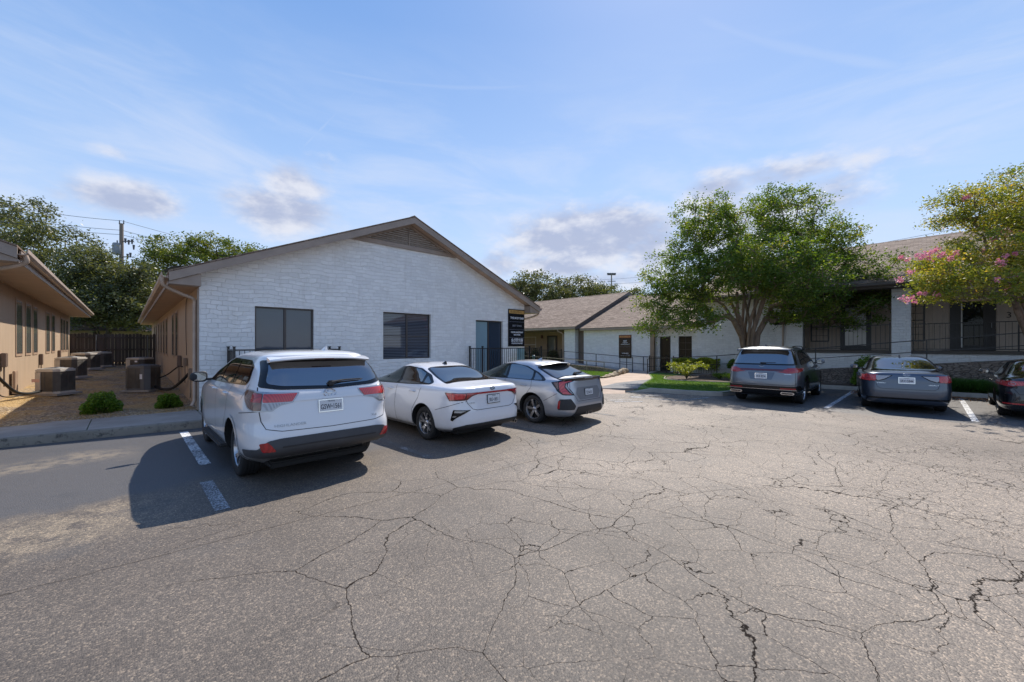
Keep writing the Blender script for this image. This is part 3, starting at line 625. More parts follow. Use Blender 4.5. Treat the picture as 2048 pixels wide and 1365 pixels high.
# ---------------------------------------------------------------- main white gable building
def gable_building(loc,label,xl,xr,y0,y1,zt_e,zt_p,oh,front,wallmat,sidemat,side_wins,right=True,holes=[],wall_z0=.05,faceL=True):
    root=empty('office_building',loc,label,'building'); xc=(xl+xr)/2; el,er=xl-oh,xr+oh; sl=(zt_p-zt_e)/((er-el)/2); T=.17
    def zu(x): return zt_p-T-.02-sl*abs(x-xc)
    poly=[(xl,wall_z0),(xr,wall_z0),(xr,zu(xr)),(xc,zu(xc)),(xl,zu(xl))]
    mb=slab(poly,holes,y0,y0+.22,MY); build('front_wall',mb,wallmat,root,weld=True)
    # side + back walls
    mb=slab(rect(y0+.222,y1,wall_z0,zu(xl)-.02),[rect(a,b,c,d) for a,b,c,d in side_wins] if faceL else [],xl-.0,xl+.15,MX); 
    build('side_wall',mb,sidemat,root)
    mb=slab(rect(y0+.222,y1,wall_z0,zu(xr)-.02),[] if faceL else [rect(a,b,c,d) for a,b,c,d in side_wins],xr-.15,xr,MX); build('side_wall',mb,sidemat,root)
    mb=slab([(xl+.152,wall_z0),(xr-.152,wall_z0),(xr-.152,zu(xr)),(xc,zu(xc)),(xl+.152,zu(xl))],[],y1-.15,y1,MY); build('back_wall',mb,sidemat,root)
    # roof
    mb=MB(); yf=y0-front; yb=y1+.4
    for s,e in ((-1,el),(1,er)):
        p=[(e,zt_e-.03),(e,zt_e),(xc,zt_p),(xc,zt_p-.03)]; 
        if s>0: p=p[::-1]
        n=4; vs=[(x,yf-.02,z) for x,z in p]+[(x,yb,z) for x,z in p]; mb.mesh(vs,[(0,1,2,3),(7,6,5,4)]+[(i,(i+1)%4,4+(i+1)%4,4+i) for i in range(4)])
    rf=build('roof',mb,M_SHING,root,weld=True)
    mb=MB()                                      # ridge caps
    k=int((yb-yf)/.3)
    for i in range(k):
        y=yf+.3*i; mb.mesh([(xc-.15,y,zt_p-.15*sl+.012),(xc,y,zt_p+.022),(xc+.15,y,zt_p-.15*sl+.012),(xc-.15,y+.29,zt_p-.15*sl+.004),(xc,y+.29,zt_p+.012),(xc+.15,y+.29,zt_p-.15*sl+.004)],[(0,1,4,3),(1,2,5,4)])
    build('ridge_cap',mb,M_SHING,rf)
    mb=MB()                                      # rake boards
    for s,e in ((-1,el),(1,er)):
        a=[(e,zt_e-.04),(xc,zt_p-.04),(xc,zt_p-.25),(e,zt_e-.25)]
        vs=[(x,yf,z) for x,z in a]+[(x,yf+.04,z) for x,z in a]; mb.mesh(vs,[(0,1,2,3),(7,6,5,4)]+[(i,(i+1)%4,4+(i+1)%4,4+i) for i in range(4)])
    build('rake_board',mb,M_TRIM,root,weld=True)
    mb=MB()                                      # rake soffit + eave soffit + boxed ends
    for s,e,xw in ((-1,el,xl),(1,er,xr)):
        a=[(e,zt_e-.19),(xc,zt_p-.19)]
        mb=MB(); mb.mesh([(a[0][0],yf+.042,a[0][1]),(a[1][0],yf+.042,a[1][1]),(a[1][0],y0+.10,a[1][1]),(a[0][0],y0+.10,a[0][1])],[(0,1,2,3)]); build('rake_soffit',mb,M_SOFF,root)
    mb=MB()
    for s,e,xw in ((-1,el,xl),(1,er,xr)):
        x0,x1=min(e+s*-.03,xw+s*.002),max(e+s*-.03,xw+s*.002); mb=MB(); mb.box((x0,y0-.0,zt_e-.29),(x1,yb-.02,zt_e-.265)); build('soffit',mb,M_SOFF,root)
    for s,e,xw in ((-1,el,xl),(1,er,xr)):
        mb=MB(); a=[(e-s*.0,zt_e-.255),(e,zt_e-.31),(xw+s*0,zt_e-.31),(xw,zt_e-.255+sl*abs(e-xw))]; 
        vs=[(x,yf+.044,z) for x,z in a]+[(x,y0-.003,z) for x,z in a]; mb.mesh(vs,[(0,1,2,3),(7,6,5,4)]+[(i,(i+1)%4,4+(i+1)%4,4+i) for i in range(4)])
        build('boxed_end',mb,M_TRIM,root,weld=True); mb=MB()
        mb.box((min(e,e-s*.025),y0,zt_e-.30),(max(e,e-s*.025),yb-.02,zt_e-.05)); build('eave_fascia',mb,M_TRIM,root)
    for e,s in ((el-.002,-1),(er+.002,1)): mb=MB(); gutter_y(mb,e,yf,yb,zt_e-.18,s); build('gutter',mb,M_GUT,root)
    return root,zu
HW=[rect(2.52,4.03,.62,2.87),rect(6.22,8.09,1.33,2.93),rect(10.2,11.7,.47,2.83)]
sw=[(a,a+.85,1.40,2.98) for a in (18.4,19.95,23.4,25.2,27.2,29.3,32.0,34.2)]
main,mzu=gable_building((7.17,12.69,.05),'white painted stone building with gable roof and triangular louvred vent',1.32,13.02,12.69,38.5,3.56,6.26,.60,.42,M_STONE,M_TANSIDE,sw,holes=HW)
window_y(main,2.52,4.03,.62,2.87,12.77,G_SHADE,lintel=M_LINTEL,name='patio_door')
window_y(main,6.22,8.09,1.33,2.93,12.79,G_BLIND,mid=.5)
d=window_y(main,10.2,11.7,.47,2.83,12.79,G_SHADE,lintel=M_LINTEL,name='sliding_door')
mb=MB(); mb.box((10.26,12.800,.53),(10.90,12.812,2.77)); build('pale_panel',mb,G_DOOR,d)
for a,b,c,e in sw: window_x(main,a,b,c,e,1.317,-1,G_SIDE,M_BRONZE,split=.5,trim=M_TANF)
# corner boards, vent, downspouts
mb=MB(); mb.box((1.285,12.69,.17),(1.318,12.83,3.22)); build('corner_board',mb,M_TRIM,main)
vx0,vx1,vz=5.15,9.19,5.17; vc=7.17; vt=mzu(vc)-.02
mb=MB(); fr=[(vx0,vz),(vx1,vz),(vc,vt)]; inn=[(vx0+.42,vz+.13),(vx1-.42,vz+.13),(vc,vt-.10)]
build('gable_vent_frame',slab(fr,[inn],12.63,12.688,MY),M_TRIM,main,weld=True)
mb=MB(); z=vz+.12
while z<vt-.12:
    hw=(vt-z)/(vt-vz)*(vx1-vx0)/2-.16
    if hw>.05: mb.mesh([(vc-hw,12.642,z),(vc+hw,12.642,z),(vc+hw,12.685,z+.062),(vc-hw,12.685,z+.062),(vc-hw,12.642,z+.008),(vc+hw,12.642,z+.008)],[(0,1,2,3),(4,5,2,3)])
    z+=.072
mb.box((vc-.012,12.628,vz+.05),(vc+.012,12.64,vt-.05)); build('gable_vent',mb,M_TRIM,main)
mb=MB(); mb.box((vx0+.3,12.686,vz+.08),(vx1-.3,12.6885,vz+.55)); 
mb=MB(); downspout(mb,smoothpath([(.62,12.42,3.40),(.63,12.45,3.22),(.95,12.62,3.06),(1.22,12.80,2.96),(1.24,12.83,2.78)],5)+[Vector((1.24,12.83,.4)),Vector((1.18,12.80,.28))]); build('downspout',mb,M_GUT,main,smooth=50)
mb=MB(); downspout(mb,smoothpath([(13.68,12.42,3.40),(13.66,12.45,3.22),(13.4,12.65,3.08),(13.12,12.83,2.98),(13.09,12.86,2.8)],5)+[Vector((13.09,12.86,.3))]); build('downspout',mb,M_GUT,main,smooth=50)
mb=MB(); mb.tube(smoothpath([(1.30,15.2,3.2),(1.29,15.4,3.0),(1.28,15.3,2.2),(1.29,15.25,1.5)],6),.010,6); build('cable',mb,M_BRONZE,main)
# stone building sign
def sign(name,loc,label,group,M0,w,hgt,lines,topmat,seps):
    root=empty(name,loc,label,'sign',group)
    mb=MB(); mb.box((-w/2-.02,-hgt/2-.02,-.03),(w/2+.02,hgt/2+.02,.0),M=M0); build('backing_frame',mb,plain('sign_frame',(.03,.02,.018),.5),root)
    mb=MB(); mb.box((-w/2,-hgt/2,.001),(w/2,hgt/2,.012),M=M0); p=build('panel',mb,M_SIGN,root)
    mb=MB(); mb.box((-w/2+.01,hgt/2-.17,.013),(w/2-.01,hgt/2-.02,.02),M=M0); build('header',mb,topmat[0],root)
    mb=MB()
    for z in seps: mb.box((-w/2+.03,z-.004,.013),(w/2-.03,z+.004,.017),M=M0)
    build('divider',mb,M_DIM,root)
    for i,(t,y,s,mat,sx) in enumerate(lines):
        text_mesh(t,s,M0@Matrix.Translation((.02,y,.021 if i==0 else .014)),mat,'lettering',root,.002,sx,bold=.012)
M0=face_my(12.49,12.655,2.57)
sign('tenant_sign',(12.49,12.655,2.57),'black tenant sign with gold top band and four panels on the white gable wall','building tenant signs',M0,.96,1.60,
 [('BUILDING 1',.705,.155,plain('header_letters',(.20,.10,.03),.5,var=0),1.0),('THE BODY BAR',.43,.13,M_LET,.92),('BEST TENNIS',.09,.11,M_DIM,.9),('FUSION INVESTMENT',-.20,.095,M_LET,.82),('NETWORK',-.31,.095,M_LET,.85),('송산한의원',-.56,.19,M_LET,.85),('SONGSAN ACUPUNCTURE',-.69,.075,M_LET,.75)],(M_GOLD,),(.27,-.08,-.43))
# iron railings
def iron_fence(loc,label,segs,z0,z1,gap=.11,group=None,posts=None,name='iron_fence',mat=None,cat='fence',pw=.05,zf=None):
    """segs: list of polylines in plan; rail + balusters + posts. zf(x,y)->extra ground height"""
    zf=zf or (lambda x,y:0.0); mat=mat or M_BLACKM
    root=empty(name,loc,label,cat,group); 
    for pl in segs:
        top=MB(); low=MB(); bal=MB()
        for a,b in zip(pl,pl[1:]):
            L=math.dist(a,b); za=zf(*a); zb=zf(*b)
            top.bar((a[0],a[1],z1+za-.02),(b[0],b[1],z1+zb-.02),.035); low.bar((a[0],a[1],z0+za+.08),(b[0],b[1],z0+zb+.08),.03)
            if gap:
                k=max(1,int(L/gap))
                for i in range(1,k):
                    t=i/k; x=a[0]+(b[0]-a[0])*t; y=a[1]+(b[1]-a[1])*t; dz=zf(x,y); bal.bar((x,y,z0+dz+.095),(x,y,z1+dz-.04),.014)
        build('top_rail',top,mat,root); build('bottom_rail',low,mat,root)
        if gap: build('baluster_panel',bal,mat,root)
        for p in pl:
            if posts is None or p in posts:
                m=MB(); dz=zf(*p); m.bar((p[0],p[1],z0+dz-.1),(p[0],p[1],z1+dz+.05),pw); m.cbox((p[0],p[1],z1+dz+.06),(pw+.02,pw+.02,.02)); build('post',m,mat,root)
    return root
iron_fence((3.2,11.8,.15),'black iron enclosure in front of the wide left patio door, behind the white suv',[[(1.91,12.60),(1.91,11.82),(4.45,11.82),(4.45,12.60)]],.17,1.70,.11,'iron patio enclosures')
iron_fence((11.1,11.8,.15),'black iron enclosure in front of the sliding door under the sign',[[(9.83,12.60),(9.83,11.82),(12.45,11.82),(13.2,11.82)]],.17,1.70,.11,'iron patio enclosures')
mb=MB(); mb.bbox((12.35,12.25,1.38),(.30,.22,.62),.03); thing1('meter_cover',mb,plain('teal_cover',(.22,.36,.38),.7),(12.35,12.25,.95),'pale teal equipment cover behind the railing below the sign','equipment cover',smooth=35)
mb=MB(); mb.bbox((12.35,12.25,.62),(.16,.14,.9),.02); thing1('meter_stand',mb,M_BRONZE,(12.35,12.25,.16),'dark stand carrying the pale teal equipment cover','stand')
# ---------------------------------------------------------------- tan building on the left
sw2=[(a,b,1.55,3.12) for a,b in ((18.3,19.2),(19.85,20.75),(21.25,22.1),(24.3,25.3),(26.0,26.95),(29.2,29.95),(30.25,31.1),(31.6,32.6))]
left,lzu=gable_building((-8.3,12.5,.05),'long tan building with tall narrow windows at the left edge',-14.3,-2.3,12.5,33.8,3.72,6.3,.80,.42,M_STONE,M_TANSIDE,sw2,faceL=False)
for i,(a,b,c,e) in enumerate(sw2): window_x(left,a,b,c,e,-2.297,1,G_SIDE if i not in (0,2) else G_SIDE,M_BRONZE,split=.45,trim=M_TANF)
mb=MB(); downspout(mb,smoothpath([(-1.42,12.2,3.55),(-1.43,12.25,3.4),(-1.8,12.5,3.28),(-2.2,12.8,3.2),(-2.25,12.85,3.0)],5)+[Vector((-2.25,12.85,.3))]); build('downspout',mb,M_GUT,left,smooth=50)
# meter boxes and pipes
def box_x(name,c,dx,dy,dz,label,mat,cat='electrical box'):
    mb=MB(); mb.bbox(c,(dx,dy,dz),.012)
    mb.tube([(c[0],c[1],c[2]-dz/2),(c[0],c[1],c[2]-dz/2-.35),(c[0]*1.0,c[1]+.02,c[2]-dz/2-.5)],.016,6)
    return thing1(name,mb,mat,(c[0],c[1],c[2]-dz/2-.5),label,cat)
box_x('meter_box',(-2.25,16.4,1.42),.09,.28,.36,'grey electrical box on the tan wall nearest the left edge',plain('box_paint',(.16,.11,.085),.5))
box_x('meter_box',(-2.25,22.6,1.28),.09,.24,.40,'brown electrical box on the left tan wall between the first two cooling units',MATS['box_paint'])
box_x('meter_box',(-2.25,28.2,1.38),.09,.30,.36,'brown electrical box on the left tan wall near its far end',MATS['box_paint'])
box_x('meter_box',(1.26,13.9,1.02),.10,.20,.30,'tan cable box low on the main building side wall nearest the corner',plain('box_tan',(.24,.17,.12),.5))
box_x('meter_box',(1.26,15.35,1.30),.09,.20,.24,'small tan box at the foot of the dangling cable on the side wall',MATS['box_tan'])
box_x('meter_box',(1.26,17.2,1.28),.10,.26,.36,'brown disconnect box on the side wall above the right cooling unit',MATS['box_paint'])
mb=MB(); mb.bbox((-2.22,17.6,.78),(.05,.42,.62),.01); thing1('access_panel',mb,M_TANF,(-2.22,17.6,.45),'tan access panel at the foot of the left wall beside the nearest cooling unit','access panel')
# ---------------------------------------------------------------- cooling units
def ac_unit(x,y,z,w,hgt,rot,label,dark=False,lab=None,black=False):
    root=empty('cooling_unit',(x,y,z),label,'air conditioner','outdoor cooling units in the gravel alley',0)
    M=Matrix.Translation((x,y,z))@Matrix.Rotation(rot,4,'Z'); body=M_ACD if dark else M_ACM
    c=w*.16; oct_=[(-w/2+c,-w/2),(w/2-c,-w/2),(w/2,-w/2+c),(w/2,w/2-c),(w/2-c,w/2),(-w/2+c,w/2),(-w/2,w/2-c),(-w/2,-w/2+c)]
    def sc(f): return [(a*f,b*f) for a,b in oct_]
    mb=MB(); mb.prism([(a*w*.58,b*w*.58) for a,b in ((-1,-1),(1,-1),(1,1),(-1,1))],0,.06,M=M); build('pad',mb,M_RAMP,root)
    mb=MB(); mb.prism(sc(.955),.09,hgt-.08,M=M); build('coil',mb,M_ACG,root)
    mb=MB(); mb.prism(sc(1.0),.06,.12,M=M); build('base_pan',mb,body,root)
    mb=MB(); mb.prism(sc(1.0),hgt-.085,hgt-.025,M=M); mb.prism(sc(.90),hgt-.025,hgt,M=M); tp=build('top_cover',mb,body,root)
    mb=MB(); T=M@Matrix.Translation((0,0,hgt+.002))
    for r in [w*.36*(i+1)/7 for i in range(7)]:
        mb.tube([T@Vector((r*math.cos(t),r*math.sin(t),.03-.02*(r/w/.36)**2)) for t in [2*PI*k/24 for k in range(25)]],.004,4,cap=False)
    mb.lathe([(0,.03),(w*.08,.03),(w*.08,0)],16,T); build('fan_grille',mb,M_ACD,tp)
    mb=MB(); mb.prism([(-w/2-.004,-w/2-.004+c),(-w/2+c*.98,-w/2-.006),(-w/2+.36*w,-w/2-.006),(-w/2+.36*w,-w/2+.01),(-w/2+c,-w/2+.02),(-w/2+.02,-w/2+c)],.10,hgt-.10,M=M) if not dark else mb.prism([(w/2-.30*w,-w/2-.008),(w/2-c,-w/2-.008),(w/2+.004,-w/2+c),(w/2-.03,-w/2+c+.02),(w/2-c,-w/2+.03),(w/2-.30*w,-w/2+.01)],.10,hgt-.10,M=M)
    build('access_cover',mb,body,root)
    mb=MB()
    k=int((hgt-.25)/.03)
    for i in range(k):
        z_=.13+i*.03; loop=[M@Vector((a,b,z_)) for a,b in sc(.985)]; mb.tube(loop+[loop[0]],.0035,4,cap=False)
    for j in range(8):
        a=Vector(sc(.99)[j]+(0,)); b=Vector(sc(.99)[(j+1)%8]+(0,))
        for t in (0,.5): q=a.lerp(b,t); mb.bar(M@Vector((q.x,q.y,.1)),M@Vector((q.x,q.y,hgt-.1)),.008)
    build('louvre_guard',mb,M_ACG if not black else M_ACD,root)
    if lab:
        mb=MB(); mb.box((lab[0],-w/2-.012,lab[1]),(lab[0]+lab[2],-w/2-.007,lab[1]+lab[3]),M=M); build('label_plate',mb,lab[4],root)
    return root
ac_unit(-1.50,17.9,alz(-1.5,17.9),.66,.78,R(-38),'pale beige cooling unit nearest the camera by the left tan wall',lab=(-.31,.40,.20,.09,M_LABEL))
ac_unit(-1.58,23.7,alz(-1.6,24),.74,.86,R(-30),'wide grey cooling unit second along the left tan wall')
ac_unit(-1.45,29.2,alz(-1.4,29.5),.85,.85,R(-35),'third cooling unit along the left tan wall, half hidden')
ac_unit(-1.05,31.6,alz(-1.1,31.8),.8,.85,R(-35),'farthest cooling unit on the left, beside the wooden fence')
ac_unit(.42,18.1,alz(.5,18.1),.72,.86,R(-35),'dark grey cooling unit on the right by the main building side wall',dark=True,lab=(.13,.42,.07,.16,M_LET))
ac_unit(.50,27.2,alz(.5,27.2),.85,.72,R(-40),'grey cooling unit at the back right of the alley',lab=(.1,.5,.12,.08,M_LET))
mb=MB(); mb.tube(smoothpath([(-2.28,15.5,1.15),(-2.2,15.7,.95),(-2.05,16.2,.62),(-1.9,16.8,.5),(-1.75,17.5,.5)],6),.035,8); mb.tube(smoothpath([(-2.28,15.6,1.1),(-2.25,15.8,.6),(-2.1,16.5,.46),(-1.8,17.3,.52)],6),.014,6)
thing1('insulated_pipe',mb,M_HOSE,(-2.28,15.5,.5),'black insulated pipes sagging from the left tan wall to the nearest cooling unit','pipe',smooth=50)
mb=MB(); mb.tube(smoothpath([(1.3,14.8,.98),(1.15,15.2,.72),(1.0,16.2,.46),(.85,17.2,.38),(.7,17.9,.42)],6),.04,8); mb.tube(smoothpath([(1.3,16.5,1.12),(1.2,16.8,1.1),(1.0,17.4,.85),(.8,17.9,.7)],6),.02,6)
thing1('insulated_pipe',mb,M_HOSE,(1.3,14.8,.4),'black insulated pipes from the main building side wall to the right cooling unit','pipe',smooth=50)
# ---------------------------------------------------------------- wooden fence at the end of the alley
root=empty('wood_fence',(-.5,33.2,.55),'dark weathered picket fence closing off the gravel alley','fence')
rn=random.Random(7); mb=MB(); x=-2.28
while x<1.30:
    wd=.138+rn.uniform(-.006,.006); h1=2.48+rn.uniform(-.05,.04); x1=min(x+wd,1.31); yy=33.24+rn.uniform(-.008,.008)
    mb.mesh([(x,yy,.5),(x1,yy,.5),(x1,yy,h1-.05),(x1-.03,yy,h1),(x+.03,yy,h1),(x,yy,h1-.05)]+[(x,yy+.018,.5),(x1,yy+.018,.5),(x1,yy+.018,h1-.05),(x1-.03,yy+.018,h1),(x+.03,yy+.018,h1),(x,yy+.018,h1-.05)],[(5,4,3,2,1,0),(6,7,8,9,10,11)]+[(i,(i+1)%6,6+(i+1)%6,6+i) for i in range(6)])
    x=x1+rn.uniform(.004,.022)
build('picket_boards',mb,M_FENCE,root)
mb=MB()
for z in (.85,1.55,2.25): mb.box((-2.27,33.18,z-.045),(1.3,33.225,z+.045))
build('fence_rail',mb,M_FENCE,root)
for x in (-1.25,.95):
    mb=MB(); mb.tube([(x,33.13,.4),(x,33.13,2.4)],.03,10); build('post',mb,plain('galvanised',(.18,.19,.20),.45,.5),root,smooth=40)
# house beyond the fence
root=empty('distant_house',(-4,50,0),'beige house with a brown roof beyond the wooden fence','house')
mb=MB(); mb.box((-14,48,-.1),(6,58,3.1)); build('wall',mb,plain('beige_wall',(.40,.31,.23),.8),root)
mb=MB(); mb.mesh([(-14.6,47.3,3.0),(6.6,47.3,3.0),(6.6,53,5.0),(-14.6,53,5.0),(-14.6,58.7,3.0),(6.6,58.7,3.0)],[(0,1,2,3),(3,2,5,4),(0,3,4),(1,5,2)]); build('roof',mb,plain('brown_roof',(.19,.14,.11),.9),root)
# ---------------------------------------------------------------- back building (behind the ramps)
XW=24.0
back=empty('office_building',(24,17,.1),'low building behind the ramps with brown shingle roof, stone sign wall and deep porch','building')
SL=.426
def roof_y(parent,xe,ze,xr,zr,y0,y1,rake_at=(),name='roof',th=.03,ov=None):
    """slope facing -x from eave xe up to ridge xr, plus back slope"""
    mb=MB(); xb=xr+(xr-xe)
    p=[(xe,ze-th),(xe,ze),(xr,zr),(xr,zr-th)]; q=[(xr,zr-th),(xr,zr),(xb,ze),(xb,ze-th)]
    for poly in (p,q):
        vs=[(x,y0,z) for x,z in poly]+[(x,y1,z) for x,z in poly]; mb.mesh(vs,[(0,1,2,3),(7,6,5,4)]+[(i,(i+1)%4,4+(i+1)%4,4+i) for i in range(4)])
    r=build(name,mb,M_SHING,parent,weld=True)
    mb=MB(); k=int((y1-y0)/.3); s=(zr-ze)/(xr-xe)
    for i in range(k):
        y=y0+.3*i; mb.mesh([(xr-.15,y,zr-.15*s+.012),(xr,y,zr+.022),(xr+.15,y,zr-.15*s+.012),(xr-.15,y+.29,zr-.15*s+.004),(xr,y+.29,zr+.012),(xr+.15,y+.29,zr-.15*s+.004)],[(0,1,4,3),(1,2,5,4)])
    build('ridge_cap',mb,M_SHING,r)
    return r
def rake(parent,xe,ze,xr,zr,y,t,mat,drop=.24):
    xb=2*xr-xe; mb=MB()
    for a in ([(xe,ze-.035),(xr,zr-.035),(xr,zr-drop),(xe,ze-drop)],[(xr,zr-.035),(xb,ze-.035),(xb,ze-drop),(xr,zr-drop)]):
        vs=[(x,y,z) for x,z in a]+[(x,y+t,z) for x,z in a]; mb.mesh(vs,[(0,1,2,3),(7,6,5,4)]+[(i,(i+1)%4,4+(i+1)%4,4+i) for i in range(4)])
    build('rake_board',mb,mat,parent,weld=True)
# porch roof (higher) y 17.75..40 ; lower roof y 9.4..17.75
roof_y(back,23.35,3.17,30.8,6.34,17.60,42)
rake(back,23.35,3.17,30.8,6.34,17.60,.04,M_FASCD,.30)
roof_y(back,23.7,3.02,30.8,5.98,9.3,18.6)
mb=MB(); vs=[(24.1,18.0,.1),(30.8,18.0,.1),(30.8,18.0,6.1),(24.1,18.0,3.2)]
mb.mesh([(23.6,18.0,3.05),(30.8,18.0,5.9),(30.8,18.0,6.2),(23.6,18.0,3.15)],[(0,1,2,3)]); mb.mesh([(30.8,18.0,5.9),(38,18.0,3.05),(38,18.0,3.15),(30.8,18.0,6.2)],[(0,1,2,3)]); build('gable_infill',mb,M_FASCD,back)
mb=MB(); mb.box((23.35,17.62,2.98),(23.39,42,3.13)); build('eave_fascia',mb,M_TRIM,back)
mb=MB(); mb.box((23.7,9.3,2.86),(23.74,17.5,2.98)); build('eave_fascia',mb,M_TRIM,back)
mb=MB(); mb.box((23.39,17.66,2.97),(26.2,42,3.0)); build('soffit',mb,M_SOFF,back)
mb=MB(); mb.box((23.74,9.32,2.85),(24.1,17.5,2.875)); build('soffit',mb,M_SOFF,back)
# sign wall and pillar
mb=MB(); mb.box((24.0,12.2,.0),(24.25,17.35,2.95)); build('stone_wall',mb,M_STONE,back)
mb=MB(); mb.box((24.12,17.352,.0),(24.3,17.9,2.96)); build('brown_panel',mb,plain('brown_panel_paint',(.125,.095,.08),.6),back)
mb=MB(); mb.box((23.75,17.95,.0),(24.25,18.95,2.965)); build('stone_pillar',mb,M_STONE,back)
mb=MB(); mb.box((23.95,11.95,.0),(24.1,12.198,2.95)); build('corner_trim',mb,plain('brown_trim',(.27,.19,.13),.6),back)
# window section to the right
mb=slab(rect(9.3,12.4,.0,2.95),[rect(11.05,11.75,.15,2.35),rect(9.75,10.55,.75,2.35)],24.35,24.5,MX); build('stone_wall',mb,M_STONE,back)
window_x(back,11.05,11.75,.15,2.35,24.42,-1,G_DARK,M_BLACKM,name='glass_door',fw=.09)
window_x(back,9.75,10.55,.75,2.35,24.42,-1,G_DARK,M_BRONZE,muntins=(2,4))
mb=MB(); mb.box((24.1,9.0,2.3),(24.3,9.5,2.95)); build('pillar_cap',mb,M_STONE,back)
# porch
mb=MB(); mb.box((23.5,19.0,.05),(26.25,42,.52)); build('porch_floor',mb,M_RAMP,back)
mb=MB(); mb.box((26.2,17.9,.5),(26.4,42,3.0)); build('porch_wall',mb,M_BEIGE,back)
for y in (23.9,30.2): mb=MB(); mb.box((23.75,y,.52),(24.25,y+.75,2.965)); build('stone_column',mb,M_STONE,back)
def xdoor(parent,y0,y1,z0,z1,x,glass,frame=M_BLACKM,side=.0,hy=None):
    mb=MB(); mb.box((x-.05,y0,z0),(x-.004,y1,z1)); d=build('door',mb,frame,parent); m=(y1-y0)*.16
    g=MB(); g.box((x-.062,y0+side+m,z0+.22),(x-.052,y1-side-m,z1-.12)); build('pane',g,glass,d)
    g=MB(); hy=hy if hy else y0+side+m*.45; g.bar((x-.09,hy,z0+.95),(x-.09,hy,z0+1.15),.02); g.bar((x-.09,hy,z0+1.05),(x-.05,hy,z0+1.05),.02); build('handle',g,MATS['galvanised'],d)
    return d
xdoor(back,23.0-1.35,22.75,.53,2.62,26.2,G_SIDE); xdoor(back,19.6,20.7,.53,2.62,26.2,G_SIDE)
window_x(back,24.1,25.6,1.15,2.55,26.2,-1,G_SIDE,M_WHITEF,split=.5); window_x(back,27.6,29.4,1.15,2.55,26.2,-1,G_DARK,M_WHITEF,split=.5)
mb=MB(); mb.lathe([(0,.16),(.05,.15),(.075,.08),(.075,-.08),(.05,-.12),(0,-.13)],12,Matrix.Translation((26.08,23.3,2.52))); mb.bar((26.08,23.3,2.66),(26.19,23.3,2.66),.02); o=build('wall_lantern',mb,plain('lantern_copper',(.10,.03,.03),.4),back,smooth=40)
mb=MB(); downspout(mb,smoothpath([(23.4,19.3,2.98),(23.42,19.28,2.85),(23.6,19.15,2.75),(23.72,19.05,2.62)],5)+[Vector((23.72,19.03,.6))]); build('downspout',mb,M_GUT,back,smooth=50)
# leafy plants on the porch are built with the foliage; railing of the porch
iron_fence((23.6,24,.52),'black iron railing along the porch of the low back building',[[(23.6,19.1),(23.6,21.3),(23.6,23.8)],[(23.6,24.8),(23.6,27.4),(23.6,30)]],.52,1.45,.13,'porch railings')
# sign
Ms=face_mx(23.955,13.98,1.72)
sign('tenant_sign',(23.955,13.98,1.72),'black tenant sign with orange top band on the stone wall beside the ramp','building tenant signs',Ms,.88,1.50,
 [('BUILDING 12',.655,.13,plain('header_letters2',(.55,.33,.12),.5,var=0),1.0),('CBT',.36,.15,M_LET,1.0),('THERAPY',.24,.09,M_LET,1.0),('CONSULTANTS',.14,.085,M_LET,1.05),('AVAILABLE',-.46,.10,M_LET,1.0),('SUITES - OFFICES',-.60,.10,M_LET,.9)],(M_ORANGE,),(-.02,))
# retaining wall, ramp and rails of the back building
def rz(y): return .15+max(0,min(.37,.062*(y-12.6)))
mb=MB(); pl=[(21.55,12.7,.22),(21.6,14.5,.42),(21.6,17,.50),(21.6,20,.56),(21.6,40,.60)]
for (x0,y0,h0),(x1,y1,h1) in zip(pl,pl[1:]):
    mb.mesh([(x0,y0,.1),(x1,y1,.1),(x1,y1,h1),(x0,y0,h0),(x0+.3,y0,.1),(x1+.3,y1,.1),(x1+.3,y1,h1),(x0+.3,y0,h0)],[(0,1,2,3),(3,2,6,7),(4,7,6,5),(0,3,7,4),(1,5,6,2)])
thing1('retaining_wall',mb,M_RUB,(21.6,18,.1),'brown rubble retaining wall along the back of the small lawn','wall')
mb=MB()
ys=[12.5,14,15.5,17,18.5,19,40]
for a,b in zip(ys,ys[1:]): mb.mesh([(22.4,a,rz(a)),(23.98,a,rz(a)),(23.98,b,rz(b)),(22.4,b,rz(b)),(22.4,a,.05),(22.4,b,.05)],[(0,1,2,3),(0,3,5,4)])
S('ramp',mb,M_RAMP)
mb=MB(); mb.mesh([(21.85,13,.2),(22.39,13,.2),(22.39,40,.5),(21.85,40,.5)],[(0,1,2,3)]); S('planting_bed',mb,M_MULCH)
# rocks curving along the path
rn=random.Random(3)
def rock_mesh(c,s,seed,fl=.55):
    r=random.Random(seed); bm=bmesh.new(); bmesh.ops.create_icosphere(bm,subdivisions=2,radius=1)
    o=[Vector((r.uniform(-1,1),r.uniform(-1,1),r.uniform(-1,1))).normalized() for _ in range(9)]
    for v in bm.verts:
        d=v.co.normalized(); k=1.0
        for q in o: k=min(k,.62/max(.05,d.dot(q)) if d.dot(q)>.5 else 1.0)
        v.co=d*max(.55,k); 
    vs=[Vector((v.co.x*s[0],v.co.y*s[1],v.co.z*s[2]))+Vector(c) for v in bm.verts]; fs=[tuple(q.index for q in f.verts) for f in bm.faces]; bm.free(); return vs,fs
rk=[(17.4,11.35,.10),(17.9,11.45,.14),(18.5,11.6,.17),(19.1,11.8,.20),(19.7,11.95,.23),(20.3,12.15,.26),(20.9,12.35,.28),(21.4,12.55,.32)]
desc=['lowest flat border rock where path meets lawn','second border rock up from the lot','third border rock along the curved path edge','pale border rock in the middle of the curve','fifth border rock, taller and blocky','sixth border rock, beside the ramp entrance','seventh border rock near the ramp post','topmost border rock against the rail post']
